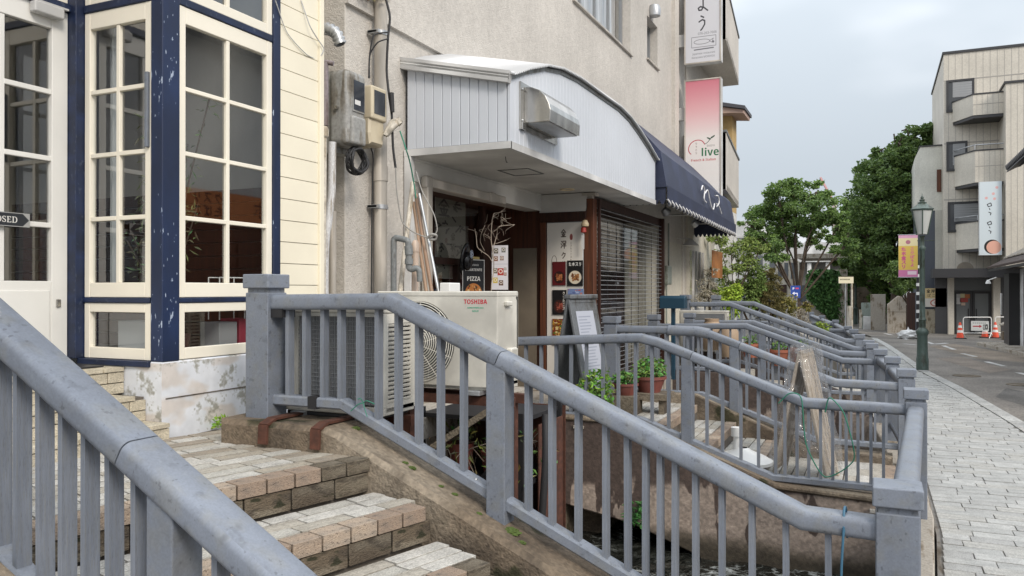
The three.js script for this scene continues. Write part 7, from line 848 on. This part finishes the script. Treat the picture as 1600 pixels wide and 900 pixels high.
// ================================================================ right side of the street
{
  const Zt = -45.3, pxX = (px, z = Zt) => onZ(px, 454, z).x, pyY = (px, py, z = Zt) => onZ(px, py, z).y;
  const tileM = mat([0.76, 0.715, 0.63], { map: tStucco, roughness: 0.6 }), tileJ = mat([0.36, 0.34, 0.31], { roughness: 0.8 }), darkTrim = mat([0.035, 0.035, 0.038], { roughness: 0.5 }), win = mat([0.05, 0.055, 0.06], { roughness: 0.1 }), blind = mat([0.4, 0.41, 0.42], { map: sized(tMottle, 3, 0.12), roughness: 0.7 });
  const t = thing('tiled_apartment_block', 'beige tiled apartment block with chamfered balconies on the right', 'building', V(6, 0, -48));
  const x0 = pxX(1475), x1 = pxX(1660), H = pyY(1475, 85);
  part(t, 'wall', [bb(x0, x1, 2.9, H, Zt - 9, Zt)], tileM); part(t, 'roof_edge', bb(x0 - 0.06, x1, H, H + 0.12, Zt - 9.05, Zt + 0.06), darkTrim);
  part(t, 'tile_joint', (() => { const g = []; for (let x = x0 + 0.2; x < x1; x += 0.3) g.push(bb(x, x + 0.02, 2.95, H - 0.02, Zt, Zt + 0.006)); for (const y of [H - 1.35, 9.4, 6.6]) g.push(bb(x0, x1, y, y + 0.05, Zt, Zt + 0.009)); return g; })(), tileJ, { kind: 'stuff' });
  const wn = (pa, pb, ya, yb, bl) => { const a = pxX(pa), b = pxX(pb), c = pyY(pa, yb), d = pyY(pa, ya), g = new THREE.Group(); g.name = 'window'; t.add(g); origin.set(g, origin.get(t)); part(g, 'frame', [bb(a, b, c, c + 0.12, Zt, Zt + 0.07), bb(a, b, d - 0.1, d, Zt, Zt + 0.07), bb(a, a + 0.1, c + 0.12, d - 0.1, Zt, Zt + 0.07), bb(b - 0.08, b, c + 0.12, d - 0.1, Zt, Zt + 0.07)], darkTrim); part(g, 'pane', bb(a + 0.1, b - 0.08, c + 0.12, d - 0.1, Zt, Zt + 0.03), win); if (bl) part(g, 'blind', bb(a + 0.28, b - 0.1, c + (d - c) * bl, d - 0.12, Zt + 0.032, Zt + 0.045), blind); };
  wn(1479, 1523, 126, 176, 0.45); wn(1479, 1512, 222, 268, 0.2); wn(1481, 1535, 316, 363, 0.35);
  // balconies: chamfered parapets
  const balcony = (pa, pc, pb, yt, yb, rail) => { const z1 = Zt + 1.5, a = pxX(pa), c = pxX(pc, z1), b = pxX(pb, z1), yT = pyY(pc, yt, z1), yB = pyY(pc, yb, z1); const g = new THREE.Group(); g.name = 'balcony'; t.add(g); origin.set(g, origin.get(t));
    part(g, 'parapet', [prismY([[c, z1], [b, z1], [b, z1 - 0.14], [c + 0.06, z1 - 0.14]], yB, yT), prismY([[a, Zt + 0.01], [c, z1], [c + 0.08, z1 - 0.14], [a + 0.14, Zt + 0.01]], yB, yT - 0.002)], tileM); part(g, 'slab', prismY([[a + 0.05, Zt + 0.01], [c + 0.02, z1 - 0.02], [b, z1 - 0.02], [b, Zt + 0.01]], yB - 0.14, yB - 0.001), darkTrim); part(g, 'coping', prismY([[a - 0.03, Zt + 0.01], [c - 0.02, z1 + 0.03], [b, z1 + 0.03], [b, z1 - 0.17], [c + 0.1, z1 - 0.17], [a + 0.2, Zt + 0.01]], yT, yT + 0.06), darkTrim);
    part(g, 'tile_joint', (() => { const q = []; for (let x = c + 0.15; x < b; x += 0.22) q.push(bb(x, x + 0.015, yB + 0.02, yT - 0.02, z1, z1 + 0.006)); q.push(bb(c, b, (yT + yB) / 2, (yT + yB) / 2 + 0.03, z1, z1 + 0.008)); return q; })(), tileJ, { kind: 'stuff' });
    if (rail) part(g, 'guard_rail', [rod(V(a, yT + 0.3, Zt + 0.05), V(c, yT + 0.3, z1 - 0.05), 0.03, 0.03, 6), rod(V(c, yT + 0.3, z1 - 0.05), V(b, yT + 0.3, z1 - 0.05), 0.03, 0.03, 6), rod(V(c, yT, z1 - 0.05), V(c, yT + 0.3, z1 - 0.05), 0.025, 0.025, 6)], M.galv); };
  balcony(1488, 1521, 1572, 148, 180, false); balcony(1491, 1524, 1572, 236, 285, true); balcony(1493, 1528, 1574, 346, 388, true);
  part(t, 'stair_wing', [bb(pxX(1572, Zt + 2.2), pxX(1700), 3.2, pyY(1575, 130, Zt + 2.2), Zt - 2, Zt + 2.2)], tileM); part(t, 'stair_wing_edge', bb(pxX(1572, Zt + 2.2) - 0.06, pxX(1700), pyY(1575, 130, Zt + 2.2), pyY(1575, 130, Zt + 2.2) + 0.1, Zt - 2, Zt + 2.26), darkTrim);
  part(t, 'tile_joint', (() => { const g = []; const xa = pxX(1572, Zt + 2.2); for (let x = xa + 0.2; x < xa + 4; x += 0.25) g.push(bb(x, x + 0.015, 3.3, 12, Zt + 2.2, Zt + 2.206)); return g; })(), tileJ, { kind: 'stuff' });
  // ground floor
  part(t, 'entrance_canopy', bb(pxX(1455), pxX(1600, Zt + 1.6), pyY(1500, 434, Zt + 1), pyY(1500, 420, Zt + 1), Zt - 0.5, Zt + 1.6), darkTrim); part(t, 'entrance_wall', bb(pxX(1462), x1, -0.1, 2.95, Zt - 4, Zt - 0.4), mat([0.1, 0.1, 0.105], { roughness: 0.6 })); part(t, 'column', [bb(pxX(1481), pxX(1490), -0.1, 2.95, Zt - 0.35, Zt + 0.3)], tileM); part(t, 'column', [bb(pxX(1551), pxX(1562), -0.1, 2.95, Zt - 0.35, Zt + 0.3)], tileM);
  const dr = (pa, pb) => { const a = pxX(pa), b = pxX(pb), g = new THREE.Group(); g.name = 'door'; t.add(g); origin.set(g, origin.get(t)); part(g, 'frame', [bb(a, a + 0.09, -0.1, 2.05, Zt - 0.39, Zt - 0.3), bb(b - 0.09, b, -0.1, 2.05, Zt - 0.39, Zt - 0.3), bb(a + 0.09, b - 0.09, 1.95, 2.05, Zt - 0.39, Zt - 0.3), bb(a + 0.09, b - 0.09, -0.1, 0.02, Zt - 0.39, Zt - 0.3)], darkTrim); part(g, 'pane', bb(a + 0.09, b - 0.09, 0.02, 1.95, Zt - 0.38, Zt - 0.36), mat([0.2, 0.215, 0.22], { roughness: 0.25 })); part(g, 'handle', bb(pa < 1510 ? b - 0.18 : a + 0.14, pa < 1510 ? b - 0.14 : a + 0.18, 0.7, 1.2, Zt - 0.36, Zt - 0.31), M.black); }; dr(1492, 1520); dr(1521, 1549); part(t, 'transom', bb(pxX(1492), pxX(1549), 2.1, 2.9, Zt - 0.39, Zt - 0.33), mat([0.13, 0.14, 0.145], { roughness: 0.3 }));
  for (const [px, py, w, h, c, l] of [[1497, 462, 0.2, 0.16, [0.5, 0.5, 0.5], 'pale'], [1504, 462, 0.2, 0.2, [0.55, 0.5, 0.3], 'yellowish'], [1512, 463, 0.26, 0.2, [0.45, 0.16, 0.06], 'orange'], [1497, 470, 0.22, 0.34, [0.6, 0.6, 0.6], 'tall white'], [1506, 469, 0.36, 0.2, [0.4, 0.07, 0.06], 'red'], [1505, 475, 0.18, 0.14, [0.6, 0.45, 0.35], 'peach']]) { const p = onZ(px, py, Zt - 0.32); solo('door_sticker', bb(p.x - w / 2, p.x + w / 2, p.y - h / 2, p.y + h / 2, Zt - 0.335, Zt - 0.325), mat(c, { roughness: 0.6 }), l + ' sticker on the left glass door of the apartment block', 'sticker'); }
  // left wing
  const lw = thing('white_annex', 'white and dark grey annex left of the tiled block', 'building', V(2, 0, -47)); const a0 = pxX(1430, Zt - 1), a1 = pxX(1473, Zt - 1); part(lw, 'upper_wall', [prismZ([[a0, pyY(1430, 330, Zt - 1)], [a1 + 0.4, pyY(1430, 330, Zt - 1)], [a1 + 0.4, pyY(1450, 229, Zt - 1)], [a0 + 0.25, pyY(1450, 229, Zt - 1)], [a0, pyY(1430, 246, Zt - 1)]], Zt - 8, Zt - 1)], mat([0.76, 0.76, 0.7], { map: tStucco, roughness: 0.9 })); part(lw, 'lower_wall', bb(a0 + 0.05, pxX(1461, Zt - 1), -0.1, pyY(1430, 330, Zt - 1), Zt - 8, Zt - 1.02), mat([0.085, 0.095, 0.115], { roughness: 0.8 })); part(lw, 'white_pier', bb(pxX(1461, Zt - 1), a1 + 0.4, 2.6, pyY(1430, 330, Zt - 1), Zt - 8, Zt - 0.9), mat([0.58, 0.57, 0.52], { map: tStucco })); part(lw, 'plinth', bb(pxX(1446, Zt - 0.5), pxX(1476, Zt - 0.5), -0.1, 1.15, Zt - 2, Zt - 0.5), mat([0.42, 0.39, 0.32], { map: tStain })); part(lw, 'window', bb(pxX(1464, Zt - 1), pxX(1471, Zt - 1), pyY(1464, 300, Zt - 1), pyY(1464, 265, Zt - 1), Zt - 0.99, Zt - 0.96), M.wood);
  part(lw, 'coping', bb(a0 + 0.2, a1 + 0.4, pyY(1450, 229, Zt - 1), pyY(1450, 227, Zt - 1), Zt - 8, Zt - 0.95), darkTrim);
  const pf = canvasMat(256, 256, (x, w, h) => { x.fillStyle = '#cdb88a'; x.fillRect(0, 0, w, h); ['kin', 'taku', 'ho', 'kin'].forEach((k, i) => strokes(x, KANA[k], 20 + i * 54, 16, 44, 48, 7, '#4a4232')); ['ba', 'ko'].forEach((k, i) => strokes(x, KANA[k], 30 + i * 54, 80, 40, 40, 6, '#7a6a4c')); x.fillStyle = '#20304a'; x.fillRect(170, 70, 70, 60); x.fillStyle = '#fff'; x.font = 'bold 52px sans-serif'; x.fillText('P', 188, 120); x.fillStyle = '#d8d4cc'; x.fillRect(0, 140, w, 116); x.strokeStyle = '#b8685a'; x.lineWidth = 14; x.beginPath(); x.ellipse(130, 200, 60, 44, 0, 0, 7); x.stroke(); x.beginPath(); x.arc(140, 195, 20, 0, 7); x.stroke(); }); const pb = onZ(1462, 465, Zt - 0.4); card(scene, 'parking_board', 0.98, 0.95, 0.08, pf, M.woodDark, pb, 0, { label: 'tan parking board with a P on the annex plinth', category: 'sign' });
  const vf = canvasMat(192, 720, (x, w, h) => { x.fillStyle = '#c9d3d8'; x.fillRect(0, 0, w, h); x.fillStyle = '#d9a9a6'; for (const [a, b] of [[120, 120], [150, 60], [60, 160], [130, 170]]) { x.beginPath(); x.arc(a, b, 13, 0, 7); x.fill(); } const P = (s) => strokes(x, s, 50, 0, 90, 90, 8, '#23262a'); for (const [dy, q] of [[210, 0], [390, 1]]) { x.save(); x.translate(0, dy); P([[[0.5, 0.0], [0.2, 0.15], [0.3, 0.4], [0.6, 0.3], [0.55, 0.05]], [[0.4, 0.6], [0.45, 0.72]], [[0.35, 1.0], [0.55, 1.1], [0.5, 1.3]]]); x.restore(); } x.fillStyle = '#1d1c1c'; x.beginPath(); x.arc(110, 640, 70, 0, 7); x.fill(); x.fillStyle = '#dba794'; x.beginPath(); x.arc(124, 645, 64, 0, 7); x.fill(); });
  const vs = atD(1548, 341, 37.4); card(scene, 'vertical_sign', 0.92, 3.45, 0.25, vf, M.white, vs, 0.05, { label: 'tall white vertical sign with loopy lettering and a peach disc', category: 'sign' });
  const rs = atD(1508, 421, 38.4); solo('round_sign', [new THREE.CylinderGeometry(0.36, 0.36, 0.12, 28).rotateX(Math.PI / 2).translate(rs.x, rs.y, rs.z), bx(0.3, 0.16, 0.02, rs.x, rs.y + 0.12, rs.z + 0.07)], mat([0.22, 0.19, 0.15], { map: tMottle, roughness: 0.5 }), 'round brown sign hanging above the glass doors', 'sign');
  // timber shop at the right edge
  const s = thing('timber_shop', 'old dark timber shop with tiled eaves at the right edge', 'building', V(6, 0, -32)); const X = 4.75, pzY = (px, py) => onX(px, py, X).y;
  const za = -36.4, zb = -24; part(s, 'upper_wall', bb(X + 0.5, 11, 3.6, 7.1, za, zb), mat([0.2, 0.22, 0.26], { map: tStucco, roughness: 0.9 })); part(s, 'upper_roof', prismZ([[X - 0.1, 6.75], [X + 0.0, 6.95], [9, 9.2], [9, 8.9]], za - 0.4, zb + 1), mat([0.05, 0.05, 0.055], { roughness: 0.6 })); for (let i = 0; i < 26; i++) part(s, 'roof_tile_end', new THREE.CylinderGeometry(0.1, 0.1, 0.5, 10).rotateZ(Math.PI / 2 + 0.24).translate(X + 0.12, 6.98, za - 0.2 + i * 0.3), mat([0.06, 0.06, 0.065], { roughness: 0.6 }));
  part(s, 'eave_roof', prismZ([[X - 0.75, 2.95], [X - 0.75, 3.03], [X + 0.7, 3.8], [X + 0.7, 3.6]], za - 0.3, zb + 1), M.woodDark); for (let i = 0; i < 5; i++) part(s, 'eave_batten', bb(X - 0.72 + i * 0.13, X - 0.68 + i * 0.13, 2.86 - 0.0 + i * 0.02, 2.94 + i * 0.02, za - 0.3, zb + 1), M.black); part(s, 'eave_flashing', prismZ([[X - 0.2, 3.36], [X - 0.2, 3.4], [X + 0.6, 3.84], [X + 0.6, 3.8]], za - 0.31, zb + 1.02), M.concrete);
  part(s, 'ground_wall', [bb(X + 0.1, 9, -0.1, 2.9, za + 1.5, za + 2.2), bb(X + 0.3, 9, -0.1, 2.9, za + 2.2, zb)], M.white); part(s, 'dark_doorway', bb(X - 0.25, X + 0.6, -0.1, 2.75, za + 0.2, za + 1.5), M.black); part(s, 'side_wall', bb(X + 0.6, 11, -0.1, 6.8, za, za + 0.18), mat([0.5, 0.47, 0.42], { map: tStucco, roughness: 0.9 })); part(s, 'shutter_window', bb(X + 0.42, X + 0.5, 4.4, 6.2, za + 2.2, za + 4.5), M.wood); part(s, 'window_sill', bb(X + 0.3, X + 0.5, 4.2, 4.38, za + 2.0, za + 4.7), M.woodDark); part(s, 'glass_front', bb(X + 0.24, X + 0.3, 0.3, 2.3, za + 2.8, za + 5), win);
  const np = onX(1565, 475, X - 0.27); solo('name_plate', [bb(X - 0.3, X - 0.26, np.y - 0.42, np.y + 0.42, np.z - 0.12, np.z + 0.12)], M.white, 'narrow white name plate on the dark doorway', 'sign'); const fl = onX(1544, 441, X - 0.5); solo('flood_lamp', [lathe([[0.04, 0.1], [0.09, 0], [0.1, -0.06], [0, -0.05]], fl.x, fl.y, fl.z), rod(V(fl.x, fl.y + 0.08, fl.z), V(fl.x + 0.3, fl.y + 0.2, fl.z), 0.02)], M.whitePlastic, 'small white flood lamp under the timber eaves', 'lamp');
  setting('pavement', [prismY([[3.62, -36.6], [4.35, -31.2], [5.4, -24], [8, -10], [12, -10], [12, -36.6]], -0.12, 0.06, 0.02)], M.concrete);
  const st = onY(1583, 527, 0.06), sb = thing('easel_board', 'slanted grey board on a dark stand outside the timber shop', 'stand', V(st.x, 0.06, st.z)); part(sb, 'board', bx(1.1, 0.05, 0.7, st.x, 0.85, st.z, 0, 0, 0.5), M.concrete); part(sb, 'stand', [bar(V(st.x - 0.35, 0.06, st.z + 0.2), V(st.x + 0.2, 0.95, st.z + 0.2), 0.05, 0.05), bar(V(st.x + 0.4, 0.06, st.z + 0.2), V(st.x + 0.3, 1.0, st.z + 0.2), 0.05, 0.05), bar(V(st.x - 0.35, 0.1, st.z + 0.2), V(st.x + 0.4, 0.1, st.z + 0.2), 0.05, 0.05)], M.black); part(sb, 'roll', new THREE.CylinderGeometry(0.13, 0.13, 0.3, 16).rotateX(Math.PI / 2).translate(st.x + 0.1, 0.38, st.z), M.black);
  const kb = onY(1570, 531, -0.07); solo('stone_step', rbb(kb.x - 0.1, kb.x + 1.3, -0.07, 0.28, kb.z - 0.5, kb.z + 0.1, 0.03), M.kerb, 'mossy stone step at the dark doorway of the timber shop', 'step');
  // barricades and cones
  const bar1 = (px0, px1, d, lab, sign) => { const A = atD(px0, 527, d), B = atD(px1, 527, d), b = thing('barricade', lab, 'barricade', V((A.x + B.x) / 2, -0.07, A.z)); A.y = B.y = -0.07; const y0 = 0.16, y1 = 0.88; part(b, 'frame', [tube([V(A.x, y0, A.z), V(A.x, y1 - 0.1, A.z), V(mix(A.x, B.x, 0.05), y1, A.z), V(mix(A.x, B.x, 0.95), y1, B.z), V(B.x, y1 - 0.1, B.z), V(B.x, y0, B.z)], 0.022, 6, 60, 0.1), rod(V(A.x, y0, A.z), V(B.x, y0, B.z), 0.022, 0.022, 6)], M.whitePlastic); for (const q of [A, B]) part(b, 'foot', [rod(V(q.x, y0, q.z), V(q.x - 0.12, -0.07, q.z + 0.25), 0.02, 0.02, 6), rod(V(q.x, y0, q.z), V(q.x + 0.12, -0.07, q.z - 0.25), 0.02, 0.02, 6)], M.whitePlastic); if (sign) { const sf = canvasMat(256, 128, (x, w, h) => { x.fillStyle = '#d9dbd8'; x.fillRect(0, 0, w, h); x.fillStyle = '#a8aaa8'; for (let i = 0; i < 7; i++) x.fillRect(24 + i * 28, 18, 20, 16); x.fillStyle = '#b02a34'; x.fillRect(24, 62, 100, 14); x.beginPath(); x.moveTo(120, 48); x.lineTo(158, 69); x.lineTo(120, 90); x.fill(); x.strokeStyle = '#222'; x.lineWidth = 8; x.strokeRect(176, 50, 22, 58); x.fillStyle = '#222'; x.fillRect(206, 42, 34, 68); x.fillStyle = '#d9dbd8'; x.fillRect(216, 60, 12, 34); }); part(b, 'sign_panel', bb(mix(A.x, B.x, 0.26), mix(A.x, B.x, 0.86), 0.28, 0.72, A.z + 0.03, A.z + 0.045), M.whitePlastic); part(b, 'sign_print', new THREE.PlaneGeometry(0.6 * (B.x - A.x), 0.44).translate(mix(A.x, B.x, 0.56), 0.5, A.z + 0.048), sf, { uv: true }); } return b; };
  bar1(1505, 1549, 36.5, 'white tube barricade with a red arrow sign before the glass doors', true); bar1(1555, 1585, 36.8, 'plain white tube barricade half hidden by the timber shop', false);
  const cone = (px, d, lab) => { const p = atD(px, 527, d), c = thing('traffic_cone', lab, 'traffic cone', V(p.x, -0.07, p.z)); const x = p.x, z = p.z; part(c, 'base', rbb(x - 0.24, x + 0.24, -0.07, -0.03, z - 0.24, z + 0.24), M.black); part(c, 'cone', [lathe([[0.15, -0.03], [0.118, 0.2], [0.118, 0.2]], x, 0, z), lathe([[0.1, 0.31], [0.082, 0.42]], x, 0, z), lathe([[0.064, 0.53], [0.035, 0.66], [0, 0.67]], x, 0, z)], M.orange); part(c, 'white_band', [lathe([[0.118, 0.2], [0.1, 0.31]], x, 0, z), lathe([[0.082, 0.42], [0.064, 0.53]], x, 0, z)], M.whitePlastic); };
  cone(1500, 36.2, 'orange cone at the left end of the barricade'); cone(1539, 36.9, 'orange cone behind the arrow sign of the barricade'); cone(1555, 36.6, 'orange cone between the two barricades');
}
const GROUPS = { railing: 'grey railings across the canal', street_railing: 'grey railings along the sidewalk', footbridge: 'footbridges over the canal', air_conditioner: 'outdoor air conditioners', food_poster: 'food posters on the entrance board', leaning_pole: 'poles leaning under the canopy', traffic_cone: 'cones at the barricades', barricade: 'barricades before the glass doors', street_tree: 'street trees', shrub: 'shrubs at the canal bank', street_lamp: 'green street lamps', flower_pot: 'potted plants on the bridges', storage_box: 'boxes behind the low windows', electric_meter: 'electricity meters on the wall', conduit: 'conduits beside the cream boards', door_sticker: 'stickers on the glass door', spot_lamp: 'spot lamps under the awning', sandwich_board: 'sandwich boards', wall_cable: 'cables on the stucco wall', house_wire: 'wires on the cream boards', clay_jar: 'clay jars', pot_stool: 'stools under the planters', utility_cabinet: 'cabinets by the underpass' };
for (const o of scene.children) { const g = GROUPS[o.name.replace(/_\d{3}$/, '')]; if (g && o.userData.category) o.userData.group = g; }
for (const o of scene.children) o.traverse?.((m) => { if (m.isMesh) { m.castShadow = true; m.receiveShadow = true; } });
renderer.render(scene, camera);
